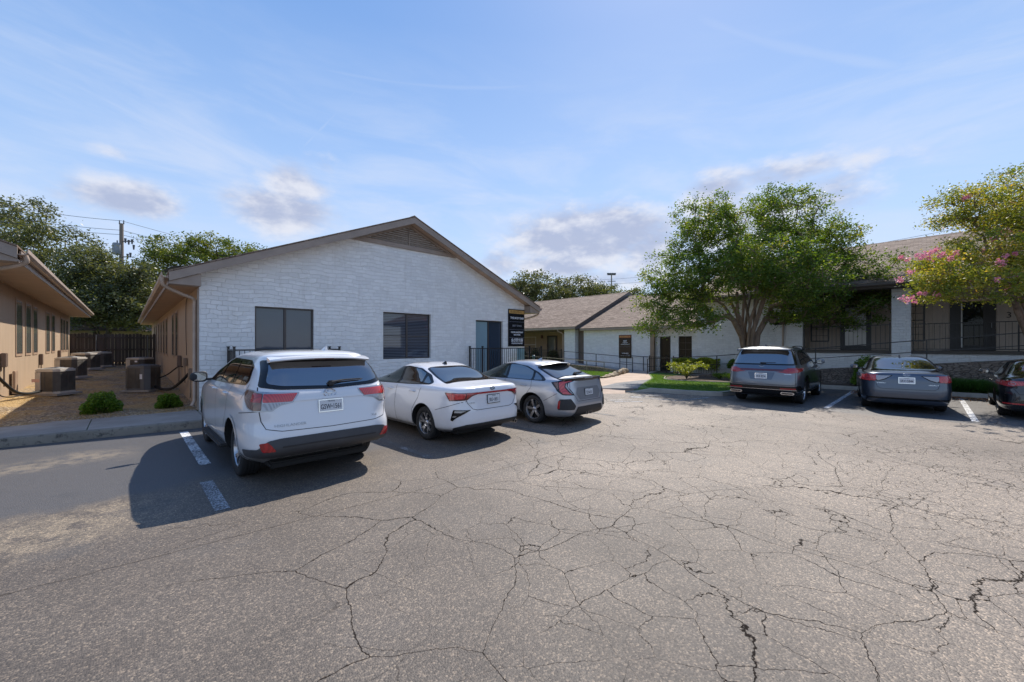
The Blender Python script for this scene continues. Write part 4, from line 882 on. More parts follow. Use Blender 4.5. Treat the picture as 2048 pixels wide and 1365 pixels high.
for i,(x,y,hh) in enumerate(rk):
    mb=MB(); v,f=rock_mesh((x,y,.14+hh*.45),(.36,.26,hh*.75),i); mb.mesh(v,f); thing1('border_rock',mb,M_ROCK,(x,y,.15),desc[i],'rock','rocks edging the lawn by the path')
# handrails
def handrail(loc,label,pts,z1=.9,mid=.42,group='handrails along the ramps',mat=None,posts=None,w=.035):
    mat=mat or M_BLACKM; root=empty('handrail',loc,label,'handrail',group); mb=MB(); mm=MB()
    for a,b in zip(pts,pts[1:]):
        mb.bar((a[0],a[1],a[2]+z1),(b[0],b[1],b[2]+z1),w+.01,w); 
        if mid: mm.bar((a[0],a[1],a[2]+mid),(b[0],b[1],b[2]+mid),w*.8)
    build('top_rail',mb,mat,root)
    if mid: build('lower_rail',mm,mat,root)
    for p in (posts or pts):
        m=MB(); m.bar((p[0],p[1],p[2]-.05),(p[0],p[1],p[2]+z1-.018),w); build('post',m,mat,root)
handrail((22.35,16,.2),'black handrail on the lawn side of the ramp below the tenant sign',[(22.4,12.55,.15),(22.4,12.95,.16),(22.4,15.2,.30),(22.4,17.9,.45)],.92,.45)
handrail((23.7,13,.2),'short black handrail at the foot of the ramp close to the sign wall',[(23.85,12.2,.14),(23.85,12.6,.15),(23.85,14.3,.24)],.92,.45)
handrail((21.75,18,.5),'long tan-topped handrail on the rubble retaining wall behind the hatchback',[(21.35,13.9,.0),(21.35,15.2,.05),(21.35,18.5,.18),(21.35,22,.32),(21.35,26,.45)],.74,None,mat=plain('tan_rail',(.26,.21,.16),.5))
# ---------------------------------------------------------------- right building on its raised porch
right=empty('office_building',(24,0,0),'raised building on the right with dark porch, white stone pillar and shingle roof','building')
roof_y(right,23.25,4.52,30.9,7.62,-22,9.55)
rake(right,23.25,4.52,30.9,7.62,9.5,.04,M_FASCD)
mb=MB(); mb.box((23.25,-22,4.27),(23.30,9.5,4.485)); build('eave_fascia',mb,plain('taupe_fascia',(.10,.08,.065),.6),right)
mb=MB(); gutter_y(mb,23.248,-22,9.5,4.33,-1); build('gutter',mb,MATS['taupe_fascia'],right)
mb=MB(); mb.box((23.30,-22,4.24),(26.0,9.48,4.268)); build('soffit',mb,plain('porch_ceiling',(.11,.09,.075),.7),right)
mb=slab([(24.0,.0),(37.8,.0),(37.8,4.2),(30.9,7.4),(24.0,4.4)],[],9.1,9.298,MY); build('gable_wall',mb,M_STONE,right,weld=True)
mb=MB(); mb.box((24.0,4.25,-.05),(24.3,9.098,4.238)); build('stone_wall',mb,M_STONE,right)
mb=MB(); mb.box((24.302,4.262,0),(26.0,4.45,4.236)); build('return_wall',mb,M_TAUPE,right)
mb=MB(); mb.box((23.968,5.02,1.4),(23.998,5.10,4.2)); mb.tube([(23.95,5.06,.5),(23.95,5.06,4.25)],.04,8); build('downspout',mb,M_GUT,right)
mb=MB(); mb.box((23.9,.46,.5),(24.5,1.06,4.238)); build('stone_pillar',mb,M_STONE,right)
mb=MB(); mb.box((23.9,-5.6,.5),(24.5,-5.0,4.238)); build('stone_pillar',mb,M_STONE,right)
for a,b in ((-22,.458),(1.062,4.248)): mb=MB(); mb.box((24.02,a,0),(24.2,b,1.44)); build('porch_skirt',mb,M_STONE,right)
mb=MB(); mb.box((23.96,-22,1.442),(25.9,.457,1.56)); mb.box((23.96,1.063,1.442),(25.9,4.247,1.56)); mb.box((24.51,.457,1.442),(25.9,1.063,1.56)); build('porch_floor',mb,plain('porch_floor_paint',(.10,.085,.07),.8),right)
mb=MB(); mb.box((25.8,-22,1.4),(26.0,4.26,4.24)); build('porch_wall',mb,M_TAUPE,right)
d=xdoor(right,-1.98,-.70,1.57,3.78,25.8,G_DARK,side=.14,hy=-1.86); g=MB(); g.box((25.735,-1.06,1.7),(25.745,-1.02,3.6)); build('edge_strip',g,M_WHITEF,d)
xdoor(right,1.85,3.0,1.57,3.78,25.8,G_CURT,side=.0,hy=2.9)
window_x(right,3.45,4.22,1.98,3.88,25.8,-1,G_CURT,M_BLACKM,muntins=(3,6),split=.38,fw=.06)
window_x(right,.05,.95,1.98,3.88,25.8,-1,G_DARK,M_BLACKM,muntins=(3,6),split=.5,fw=.06)
window_x(right,-5.3,-4.1,1.98,3.88,25.8,-1,G_DARK,M_BLACKM,muntins=(3,6),split=.5,fw=.06)
mb=MB(); mb.bbox((25.72,-2.47,3.72),(.12,.22,.20),.02); l=build('wall_light',mb,M_BRONZE,right); mb=MB(); mb.bbox((25.65,-2.47,3.72),(.03,.16,.15),.01); build('diffuser',mb,plain('diffuser',(.55,.53,.46),.4),l)
mb=MB(); mb.bbox((25.72,1.35,3.62),(.12,.16,.18),.02); build('wall_light',mb,M_WHITEF,right)
text_mesh('3',.34,face_mx(25.79,-2.32,3.02),plain('number_dark',(.05,.04,.035),.5),'door_number',right,.006)
iron_fence((24.1,2.6,1.56),'black iron porch railing left of the white stone pillar',[[(24.12,4.2),(24.12,1.12)]],1.56,2.72,.15,'porch railings',pw=.04)
iron_fence((24.1,-3,1.56),'black iron porch railing right of the white stone pillar',[[(24.12,.40),(24.12,-2.4),(24.12,-4.9)],[(24.12,-5.7),(24.12,-12)]],1.56,2.72,.15,'porch railings',pw=.04)
# long ramp
def wz(y): return max(.16,min(1.56,.0993*(11.4-y)+.03))
ysr=[11.5,10,8,6,4,2,0,-2,-4,-6,-20]
mb=MB()
for a,b in zip(ysr,ysr[1:]): mb.mesh([(21.95,a,wz(a)-.10),(22.95,a,wz(a)-.10),(22.95,b,wz(b)-.10),(21.95,b,wz(b)-.10),(22.95,a,0),(22.95,b,0)],[(3,2,1,0),(1,2,5,4)])
S('ramp',mb,M_RAMP)
mb=MB()
for a,b in zip(ysr,ysr[1:]): mb.mesh([(21.8,a,.0),(21.8,b,.0),(21.8,b,wz(b)-.08),(21.8,a,wz(a)-.08),(21.945,a,wz(a)-.08),(21.945,b,wz(b)-.08),(21.945,a,0),(21.945,b,0)],[(0,1,2,3),(3,2,5,4),(4,5,7,6)])
thing1('retaining_wall',mb,M_RUBD,(21.87,2,0),'dark stone planter wall carrying the long ramp behind the parked cars on the right','wall')
mb=MB()
for a,b in zip(ysr,ysr[1:]): mb.mesh([(22.955,a,max(.16,wz(a)-.2)),(24.0,a,max(.16,wz(a)-.2)),(24.0,b,max(.16,wz(b)-.2)),(22.955,b,max(.16,wz(b)-.2))],[(3,2,1,0)])
S('planting_bed',mb,M_MULCH)
pp=[(21.88,y,wz(y)+.0) for y in (11.3,7.5,6.4,3.4,-.0,-3.2,-6.5,-10)]
handrail((21.88,3,.1),'long black handrail climbing the ramp behind the right parked cars',pp,.84,.40)
# mulch bed on the island
mb=slab([(20.0,9.3),(18.8,8.7),(18.6,7.8),(19.2,6.2),(20.4,5.2),(20.95,4.4),(20.95,-20),(21.78,-20),(21.78,10.6)],[],.1,.16,Matrix.Identity(4)); S('mulch_bed',mb,M_MULCH)
mb=MB(); pts=[(20.1,9.4),(18.75,8.75),(18.5,7.8),(19.1,6.1),(20.3,5.1)]
mb.tube([Vector((p.x,p.y,.16)) for p in smoothpath([Vector(p+(0,)) for p in pts],6)],.035,6); S('bed_edging',mb,M_KERB2)
iron_fence((23.5,10.9,.15),'short black iron fence outside the glass door left of the crape myrtle',[[(23.3,11.9),(23.3,10.8)],[(23.3,10.4),(23.3,9.5)]],.15,1.1,.12,'porch railings',pw=.04)
# utility marker by the main building corner
mb=MB(); mb.tube([(18.6,17.3,.1),(18.6,17.3,1.05)],.06,10); mb.lathe([(0,.14),(.09,.10),(.10,0),(0,0)],12,Matrix.Translation((18.6,17.3,1.05)))
thing1('hydrant_post',mb,plain('hydrant_blue',(.10,.17,.22),.5),(18.6,17.3,.1),'slim grey blue standpipe with domed cap behind the hatchback','standpipe',smooth=40)
# ---------------------------------------------------------------- utility pole, wires, mast
px,py,_z=ray(243)*36
pole=empty('utility_pole',(px,py,0),'wooden utility pole with grey transformer rising behind the left oaks','utility pole')
mb=MB(); mb.tube([(px,py,0),(px,py,12.75)],[.19,.14],12); build('pole',mb,M_POLE,pole,smooth=40)
dr=ray(243).normalized(); rt=Vector((.7195,-.694,0))
mb=MB(); c=Vector((px,py,9.9))-rt*.38-dr*.2; mb.lathe([(0,0),(.30,.02),(.33,.1),(.33,.95),(.28,1.05),(0,1.1)],20,Matrix.Translation(c)); mb.tube([c+Vector((0,0,1.05)),c+Vector((0,0,1.3))],.05,8); build('transformer',mb,plain('transformer_grey',(.27,.29,.31),.5),pole,smooth=40)
mb=MB()
for s in (-.18,.2): q=Vector((px,py,12.7))+rt*s; mb.tube([q,q+Vector((0,0,.35))],[.05,.03],8)
for k,(o,z) in enumerate(((.35,11.2),(.65,11.05),(.95,11.1),(1.1,10.6),(.55,9.8),(.8,9.9))):
    q=Vector((px,py,z))+rt*o; mb.tube([q-Vector((0,0,.2)),q+Vector((0,0,.22))],[.05,.09],8)
mb.bar(Vector((px,py,11.15)),Vector((px,py,11.15))+rt*1.1,.08); mb.bar(Vector((px,py,9.75)),Vector((px,py,9.75))+rt*.9,.08)
build('insulator',mb,plain('insulator_grey',(.10,.10,.11),.4),pole)
def wire(name,a,b,sag,label,r=.018,group='overhead wires'):
    a=Vector(a); b=Vector(b); mb=MB(); n=24
    mb.tube([a.lerp(b,t/n)-Vector((0,0,4*sag*(t/n)*(1-t/n))) for t in range(n+1)],r,5); thing1(name,mb,plain('wire_black',(.03,.03,.032),.6),a,label,'wire',group)
a0=ray(-300); 
for i,(zt,dz,lb) in enumerate(((13.0,0,'topmost overhead wire passing the utility pole'),(12.15,0,'middle overhead wire passing the utility pole'),(11.75,0,'lowest overhead wire passing the utility pole'))):
    L=ray(-260)*27; Rr=ray(700)*60
    wire('power_line',(L.x,L.y,zt+.2),(px,py,zt),.45,lb+', left span'); wire('power_line',(px,py,zt),(Rr.x,Rr.y,zt-.3),.5,lb+', right span')
for k,z in enumerate((10.6,9.9)):
    A=ray(1200)*60; B=ray(2500)*24; wire('power_line',(A.x,A.y,z+1.0),(B.x,B.y,z+1.9),1.2,['upper','lower'][k]+' thin distant wire above the right roof',.014)
q=ray(1223)*70; mast=empty('light_mast',(q.x,q.y,0),'tall thin stadium light mast far beyond the low roof','light mast')
mb=MB(); mb.tube([(q.x,q.y,0),(q.x,q.y,14.2)],[.16,.10],8); build('pole',mb,M_POLE,mast,smooth=40)
mb=MB()
for z in (14.1,13.0): mb.bar(Vector((q.x,q.y,z))-rt*.7,Vector((q.x,q.y,z))+rt*.7,.10)
for s in (-.6,-.2,.2,.6): mb.cbox(Vector((q.x,q.y,14.3))+rt*s,(.28,.28,.26))
build('lamp_bar',mb,MATS['insulator_grey'],mast)
# ---------------------------------------------------------------- vegetation
def leaf_obj(name,cen,size,mat,parent,seed,aspect=.5,rnd=None,up=0.0,**k):
    """cen Nx3 world; one diamond leaf per centre"""
    g=np.random.default_rng(seed); n=len(cen)
    off=np.array(LOC[parent.name]) if parent is not None else np.array(k.get('loc',(0,0,0)))
    c=np.asarray(cen)-off
    a=g.normal(size=(n,3)); a[:,2]*=.6; a/=np.linalg.norm(a,axis=1,keepdims=True)
    b=g.normal(size=(n,3)); b[:,2]+=up; b-=a*(a*b).sum(1,keepdims=True); b/=np.linalg.norm(b,axis=1,keepdims=True)
    s=(size*g.uniform(.6,1.3,n))[:,None]
    v=np.empty((n,4,3)); v[:,0]=c-a*s*.5; v[:,1]=c+b*s*aspect*.5; v[:,2]=c+a*s*.5; v[:,3]=c-b*s*aspect*.5
    me=bpy.data.meshes.new(name); me.vertices.add(n*4); me.vertices.foreach_set('co',v.ravel()); me.loops.add(n*4)
    me.loops.foreach_set('vertex_index',np.arange(n*4,dtype=np.int32)); me.polygons.add(n)
    me.polygons.foreach_set('loop_start',np.arange(0,n*4,4,dtype=np.int32)); me.update(calc_edges=True)
    at=me.attributes.new('rnd','FLOAT','FACE'); at.data.foreach_set('value',(rnd if rnd is not None else g.random(n)).astype(np.float32))
    me.materials.append(mat); o=bpy.data.objects.new(name,me); COL.objects.link(o)
    if parent is not None: o.parent=parent; LOC[o.name]=LOC[parent.name]
    elif 'loc' in k: o.location=k['loc']; LOC[o.name]=Vector(k['loc'])
    return o
def inlobes(g,lobes,n,shell=.55):
    out=[]; vol=np.array([l[3]*l[4]*l[5] for l in lobes])**.7; vol/=vol.sum()
    for l,k in zip(lobes,g.multinomial(n,vol)):
        d=g.normal(size=(k,3)); d/=np.linalg.norm(d,axis=1,keepdims=True); r=g.uniform(shell**3,1,k)**(1/3)
        out.append(np.array(l[:3])+d*r[:,None]*np.array(l[3:6]))
    return np.concatenate(out)
def skeleton(base,trunks,tips,seed,step=.55,jit=.10,bias=.35):
    """graph of nodes; every tip is joined to the best existing node"""
    r=random.Random(seed); nodes=[Vector(base)]; par=[-1]
    for path in trunks:
        prev=0
        for p in path: nodes.append(Vector(p)); par.append(prev); prev=len(nodes)-1
    root=Vector(base); free=set(range(1,len(nodes)))
    tips=sorted([Vector(t) for t in tips],key=lambda t:(t-root).length)
    for t in tips:
        best=None;bd=1e9
        for i in range(1,len(nodes)):
            d=(nodes[i]-t).length+bias*(nodes[i]-root).length*.5
            if nodes[i].z>t.z+.5: d+=1.5
            if nodes[i].z<root.z+2.1: d+=2.5
            if d<bd: bd=d;best=i
        a=nodes[best]; dirp=(a-nodes[par[best]]).normalized(); L=(t-a).length; k=max(1,int(L/step)); prev=best
        c=a+dirp*L*.35
        for s in range(1,k+1):
            u=s/k; q=a*(1-u)**2+c*2*u*(1-u)+t*u*u
            if s<k: q+=Vector((r.uniform(-1,1),r.uniform(-1,1),r.uniform(-1,1)))*jit
            nodes.append(q); par.append(prev); prev=len(nodes)-1
    return nodes,par
def branch_mesh(nodes,par,r0,rmin,tr=None,expo=.5,nside=8,ntr=0,trmin=0,trmax=9):
    n=len(nodes); w=[0]*n; ch=[[] for _ in range(n)]
    for i in range(1,n): ch[par[i]].append(i)
    for i in range(n-1,0,-1):
        if not ch[i]: w[i]=1
        w[par[i]]+=w[i]
    rad=[max(rmin,r0*(x**expo)) for x in w]; mb=MB(); done=set()
    for i in range(1,ntr+1): rad[i]=min(max(rad[i],trmin),trmax)
    for i in range(1,n):
        if par[i]==0 or len(ch[par[i]])>1:
            path=[nodes[par[i]],nodes[i]]; rr=[min(rad[par[i]],rad[i]*1.15) if par[i]!=0 else rad[i]*1.35,rad[i]]; j=i
            while len(ch[j])==1: j=ch[j][0]; path.append(nodes[j]); rr.append(rad[j])
            k=nside if rr[1]>.03 else 4
            mb.tube(path,rr,k,cap=False)
        elif par[i]>0 and len(ch[par[i]])==1: pass
    # continue main forks: largest child chained for smoothness is good enough
    return mb
def tree(name,label,base,trunks,lobes,ntips,leaves,lsize,leafmat,barkmat,seed,clump=.38,r0=.016,rmin=.008,shell=.5,group=None,cat='tree',extra=None,aspect=.5,keep=None,step=.55,flat=1.0,trmin=0,trmax=9):
    g=np.random.default_rng(seed); root=empty(name,base,label,cat,group)
    tips=inlobes(g,lobes,ntips,shell)
    if keep: tips=np.array([t for t in tips if keep(t)])
    nodes,par=skeleton(base,trunks,tips,seed,step)
    build('trunk',branch_mesh(nodes,par,r0,rmin,ntr=sum(len(p) for p in trunks),trmin=trmin,trmax=trmax),barkmat,root,smooth=60)
    n=len(tips); sz=g.uniform(.6,1.35,n)*clump; per=g.poisson(leaves/n,n)
    idx=np.repeat(np.arange(n),per); m=len(idx)
    d=g.normal(size=(m,3)); d[:,2]*=.62*flat; c=tips[idx]+d*sz[idx][:,None]*.62
    clr=g.random(n)[idx]*.55+g.random(m)*.45
    leaf_obj('crown',c,lsize,leafmat,root,seed+1,aspect,clr)
    if extra: extra(root,g,tips)
    return root,tips
L_CR=m_leaf('crape_leaf',[(0,(.045,.09,.015)),(.4,(.088,.15,.024)),(.7,(.15,.215,.035)),(.92,(.28,.28,.055)),(1,(.36,.22,.08))],.44,.5)
L_CR2=m_leaf('crape_leaf_autumn',[(0,(.08,.12,.02)),(.35,(.17,.21,.035)),(.65,(.31,.30,.055)),(.87,(.42,.30,.07)),(1,(.46,.20,.07))],.45)
L_OAK=m_leaf('oak_leaf',[(0,(.045,.055,.028)),(.5,(.09,.105,.05)),(.85,(.16,.17,.09)),(1,(.25,.24,.15))],.38,.4)
L_ELM=m_leaf('elm_leaf',[(0,(.04,.07,.012)),(.5,(.10,.14,.02)),(1,(.22,.22,.05))],.35)
L_SHR=m_leaf('shrub_leaf',[(0,(.05,.10,.012)),(.5,(.11,.20,.022)),(1,(.22,.32,.05))],.3,.35)
L_YEL=m_leaf('yellow_hedge_leaf',[(0,(.12,.17,.02)),(.5,(.25,.30,.035)),(1,(.42,.42,.07))],.35)
L_LIR=m_leaf('border_grass_leaf',[(0,(.02,.06,.010)),(.6,(.05,.13,.02)),(1,(.10,.20,.045))],.25)
L_PINK=m_leaf('pink_blossom',[(0,(.70,.20,.31)),(.6,(.84,.36,.44)),(1,(.88,.55,.56))],.3,.5,(1.05,1,1.05))
B_CR=m_bark('crape_bark',(.29,.20,.14)); B_OAK=m_bark('oak_bark',(.09,.07,.055))
# central crape myrtle
tb=Vector((21.25,5.9,.2))
def cam2(Xc,Yc,z): return (.7195*Xc+.694*Yc,-.694*Xc+.7195*Yc,z)
def at(px,py,Yc):   # point at a given depth
    return cam2((px-1024)/F*Yc,Yc,CZ-(py-HY)/F*Yc)
YB=19.0
def lobe(px,py,Yc,rx,rz_,ry=None):   # radii in photo px at that depth
    c=at(px,py,Yc); s=Yc/F; return (*c,rx*s*.98,(ry or rx)*s*.98,rz_*s)
lob=[lobe(1480,455,19,72,55,80),lobe(1410,440,18.6,62,48),lobe(1585,430,19.3,62,58),lobe(1545,415,19,36,42),lobe(1655,480,19.3,64,52),lobe(1525,525,17.4,110,58,100),lobe(1375,545,18.5,75,55,90),lobe(1330,600,18.6,44,36,70),lobe(1440,560,18,90,50,110),lobe(1650,570,18.6,92,62,110),lobe(1710,545,19.0,46,60,80),lobe(1600,550,16.6,90,55,80),lobe(1560,500,20,100,60,110),lobe(1720,600,18.8,42,26,60),lobe(1390,480,19,45,40),lobe(1600,620,18.4,70,22,60),lobe(1355,625,18.4,42,26,50),lobe(1318,650,18.2,34,22,50),lobe(1410,640,18.0,40,24,50),lobe(1700,640,18.6,42,20,50),lobe(1580,640,18.2,30,14,40)]
rn=random.Random(21); trk=[]
bpx=[(1446,610),(1460,600),(1474,585),(1488,600),(1502,585),(1516,600),(1530,590),(1546,605),(1484,570),(1512,565),(1470,615)]
for i,(px,py) in enumerate(bpx):
    t=Vector(at(px,py,19+rn.uniform(-1.2,1.2))); a=2*PI*i/len(bpx); b0=tb+Vector((.24*math.cos(a),.24*math.sin(a),0)); 
    m=b0.lerp(t,.5); m=Vector((b0.x*.70+t.x*.30,b0.y*.70+t.y*.30,b0.z*.42+t.z*.58))
    trk.append([b0+Vector((0,0,.02)),b0.lerp(m,.5)+Vector((rn.uniform(-.05,.05),rn.uniform(-.05,.05),0)),m,m.lerp(t,.5)+Vector((rn.uniform(-.08,.08),rn.uniform(-.08,.08),.05)),t])
def carpet(root,g,tips): 
    pass
tree('crape_myrtle','large multi-stemmed green crape myrtle behind the bluish grey suv',tuple(tb),trk,lob,1250,112000,.11,L_CR,B_CR,11,trmin=.062,trmax=.125,clump=.33,r0=.0135,rmin=.007,group='crape myrtles',shell=.35)
# right crape myrtle with pink blossom
tb2=Vector(cam2(17.6,13.2,.2))
YR=13.2
lob2=[lobe(1965,520,12.6,90,52,95),lobe(1890,545,12.2,70,40,70),lobe(1860,575,12,42,26,50),lobe(1935,575,12,85,32,80),lobe(2030,480,13,90,60,100),lobe(1985,430,13.2,70,42,90),lobe(2050,390,13.4,60,60,90),lobe(2120,420,13.3,110,110,110),lobe(2180,520,13,120,80,120),lobe(2080,560,12.6,90,45,90),lobe(1945,395,13.2,45,22,60),lobe(1905,440,13.2,28,14,40)]
trk=[]
for i,(px,py) in enumerate([(2010,560),(2050,520),(2090,500),(2140,520),(2000,500),(2180,540),(2060,470)]):
    t=Vector(at(px,py,13.2+rn.uniform(-.6,.6))); a=2*PI*i/7; b0=tb2+Vector((.28*math.cos(a),.28*math.sin(a),0)); m=Vector((b0.x*.6+t.x*.4,b0.y*.6+t.y*.4,b0.z*.5+t.z*.5)); trk.append([b0,m,m.lerp(t,.5),t])
def blossom(root,g,tips):
    sel=[]; 
    for px,py in [(1803,597),(1812,601),(1828,604),(1838,588),(1822,596),(1834,510),(1845,512),(1853,508),(1862,505),(1870,502),(1877,500),(1882,512),(1858,515),(1840,516),(1900,518),(1912,506),(1802,515),(1815,520),(1820,545),(1800,560),(1885,508),(1930,396),(1938,394),(2010,462),(2016,470),(2040,466),(2000,522),(2012,512),(2006,530),(2030,508),(1995,560),(2025,555),(2020,575),(1985,480),(1948,560),(1965,500),(2070,560),(1875,590),(1850,587)]:
        sel.append(at(px,py,11.4+g.uniform(-.3,.6) if py>500 else 12.9))
    sel=np.array(sel); n=len(sel); per=46; idx=np.repeat(np.arange(n),per); c=sel[idx]+g.normal(size=(n*per,3))*(.042*g.uniform(.6,1.3,n))[idx][:,None]
    leaf_obj('blossom',c,.05,L_PINK,root,77,.9,g.random(n)[idx]*.5+g.random(n*per)*.5)
tree('crape_myrtle','yellowing crape myrtle with pink blossom at the right edge',tuple(tb2),trk,lob2,760,78000,.08,L_CR2,B_CR,12,clump=.27,r0=.011,rmin=.006,group='crape myrtles',extra=blossom,shell=.3)
# live oaks behind the alley
def bigtree(name,label,px,Yc,lobs,ntips,leaves,ls,seed,mat=None,clump=.6,group='live oaks behind the buildings',ty=520):
    b=Vector(at(px,691,Yc)); b.z=0; rr=random.Random(seed); trk=[]
    top=at(px,ty+60,Yc); tz=top[2]*.55
    for i in range(5):
        l=lobs[rr.randrange(len(lobs))]; t=Vector((b.x*.5+l[0]*.5,b.y*.5+l[1]*.5,min(tz,l[2]*.7)+rr.uniform(-.4,.4))); m=Vector((b.x*.85+t.x*.15,b.y*.85+t.y*.15,tz*.45)); trk.append([Vector((b.x,b.y,.3)),m,t])
    return tree(name,label,tuple(b),trk,lobs,ntips,leaves,ls,mat or L_OAK,B_OAK,seed,clump=clump,r0=.022,rmin=.012,shell=.3,group=group)
bigtree('live_oak','tall live oak rising above the left building roof',40,40,[lobe(30,455,40,65,48,80),lobe(110,500,39,75,45,80),lobe(0,520,40,80,60,80),lobe(150,545,39,70,45,70),lobe(60,420,41,40,26,50),lobe(90,580,38,80,50,80),lobe(-70,480,41,80,70,80)],420,32000,.26,31,clump=.75)
bigtree('live_oak','live oak with low spreading limbs around the utility pole',205,33,[lobe(180,535,33,52,40,50),lobe(240,575,33,46,42,50),lobe(160,590,33,48,50,60),lobe(225,610,32.5,70,30,60),lobe(285,575,33.5,34,44,50),lobe(215,640,32.5,80,18,50),lobe(275,625,33,40,26,50)],400,36000,.22,32,clump=.62)
bigtree('shade_tree','yellow-green tree behind the roof of the white gable building',400,40,[lobe(360,500,40,60,22,60),lobe(430,495,40,58,22,60),lobe(490,505,40,34,16,40),lobe(320,520,40,40,22,50),lobe(310,560,39,28,30,50),lobe(400,520,40,80,22,70)],240,16000,.22,33,L_ELM,clump=.55)
bigtree('live_oak','rounded live oak behind the low brown roof, nearest the gable',1062,52,[lobe(1062,572,52,46,32,50),lobe(1040,590,52,34,30,40),lobe(1085,590,52,30,26,40)],150,12000,.26,34,clump=.7)
bigtree('live_oak','second rounded live oak behind the low brown roof',1150,54,[lobe(1145,582,54,42,30,50),lobe(1180,588,54,36,22,40),lobe(1120,595,54,26,22,40)],150,11000,.26,35,clump=.7)
bigtree('live_oak','small live oak by the distant light mast, over the brown roof',1212,56,[lobe(1215,588,56,34,16,40),lobe(1262,590,58,14,12,30),lobe(1190,592,56,25,18,30)],90,6000,.26,36,clump=.6)
bigtree('live_oak','dark live oak filling the gap above the wooden fence',120,46,[lobe(120,600,46,60,60,60),lobe(300,590,46,50,60,60),lobe(220,560,47,60,40,60)],200,15000,.28,37,clump=.8)
# round clipped shrubs
def shrub(label,c,r,h_,n,seed,mat=L_SHR,group='clipped shrubs by the sidewalk',ls=.045,name='shrub',cat='shrub'):
    g=np.random.default_rng(seed); root=empty(name,(c[0],c[1],c[2]),label,cat,group)
    d=g.normal(size=(n,3)); d/=np.linalg.norm(d,axis=1,keepdims=True); d[:,2]=abs(d[:,2])*1.0
    bump=1+.10*np.sin(d[:,0]*7+seed)*np.cos(d[:,1]*8)+.06*np.sin(d[:,2]*11+seed*2)
    rr=(g.uniform(.55**2,1.06**2,n)**.5)*bump; p=np.array(c)+d*rr[:,None]*np.array([r,r*.95,h_]); p[:,2]+=.02
    leaf_obj('foliage',p,ls,mat,root,seed,.6)
    mb=MB(); rr2=random.Random(seed)
    for i in range(14):
        a=rr2.uniform(0,2*PI); q=Vector((c[0]+r*.6*math.cos(a),c[1]+r*.6*math.sin(a),c[2]+h_*rr2.uniform(.5,.85))); mb.tube([Vector(c),Vector(c).lerp(q,.5)+Vector((0,0,.05)),q],[.014,.004],5)
    build('stems',mb,B_OAK,root); return root
shrub('larger round clipped shrub beside the sidewalk',(-.42,13.75,.16),.35,.45,9000,5)
shrub('smaller round clipped shrub by the white wall corner',(.80,13.75,.16),.26,.34,6500,6)
for i,(y,l) in enumerate(((7.2,'small dark bush in the raised bed above the ramp, left one'),(5.6,'small dark bush in the raised bed right behind the crape myrtle'))): shrub(l,(23.4,y,wz(y)+.1),.3,.45,2500,40+i,L_SHR,'bushes along the ramp',.06)
shrub('dark bush at the planter end between the parked suv and grey sedan',(21.4,1.6,.2),.55,1.15,6000,44,L_SHR,None,.07)
for i,(y,x) in enumerate(((21.2,26.0-.9),(24.9,25.2),(22.6,24.5))): shrub(['leafy potted plant by the porch doors','bushy plant beside the porch window','fern-like plant behind the porch railing'][i],(x,y,.53),.5,.85,2500,50+i,L_OAK,'plants on the porch',.09,'porch_plant','plant')
# yellow hedge
g=np.random.default_rng(9); n=9000; hx=g.uniform(22.98,23.65,n); hy=g.uniform(7.9,10.4,n); hz=.25+.12+ (g.random(n)**.5)*.70*(1+.08*np.sin(hy*6)); o=empty('hedge',(23.3,9.2,.3),'bright yellow-green hedge behind the ramp rail','hedge'); leaf_obj('foliage',np.stack([hx,hy,hz],1),.07,L_YEL,o,9,.6)
mb=MB(); 
for i in range(18): mb.tube([(23.3,8.0+i*.135,.25),(23.3+.1*math.sin(i*2),8.0+i*.135,.8)],[.012,.005],5)
build('stems',mb,B_OAK,o)
# arching young plant in the bed
def arch(label,c,n,L,seed,mat,name='arching_plant',w=.05):
    root=empty(name,c,label,'plant'); r=random.Random(seed); mb=MB(); lv=[]
    for i in range(n):
        a=r.uniform(0,2*PI); l=L*r.uniform(.6,1.1); h0=Vector(c); top=h0+Vector((math.cos(a)*l*.35,math.sin(a)*l*.35,l*.8)); end=h0+Vector((math.cos(a)*l*.8,math.sin(a)*l*.8,l*r.uniform(.45,.75)))
        pts=[h0.lerp(top,t)*(1-t)+top.lerp(end,t)*t for t in [k/8 for k in range(9)]]; mb.tube(pts,[.012-.001*k for k in range(9)],4)
        for k in range(2,9):
            for q in range(9): lv.append(pts[k]+Vector((r.gauss(0,.06),r.gauss(0,.06),r.gauss(0,.04))))
    build('stems',mb,B_OAK,root); leaf_obj('foliage',np.array([tuple(v) for v in lv]),w*2.4,mat,root,seed,.3); return root
arch('young arching yellow-green plant at the left end of the mulch bed',(19.6,8.1,.16),26,1.15,3,L_YEL)
for i,(x,y,l) in enumerate(((20.9,7.0,'low seedling in the mulch bed, left of the myrtle trunk'),(21.0,5.1,'low seedling in the mulch bed close to the suv'),(20.2,6.3,'low weedy tuft in the front of the mulch bed'))): arch(l,(x,y,.16),12,.4,60+i,L_SHR,'bed_seedling',.04)
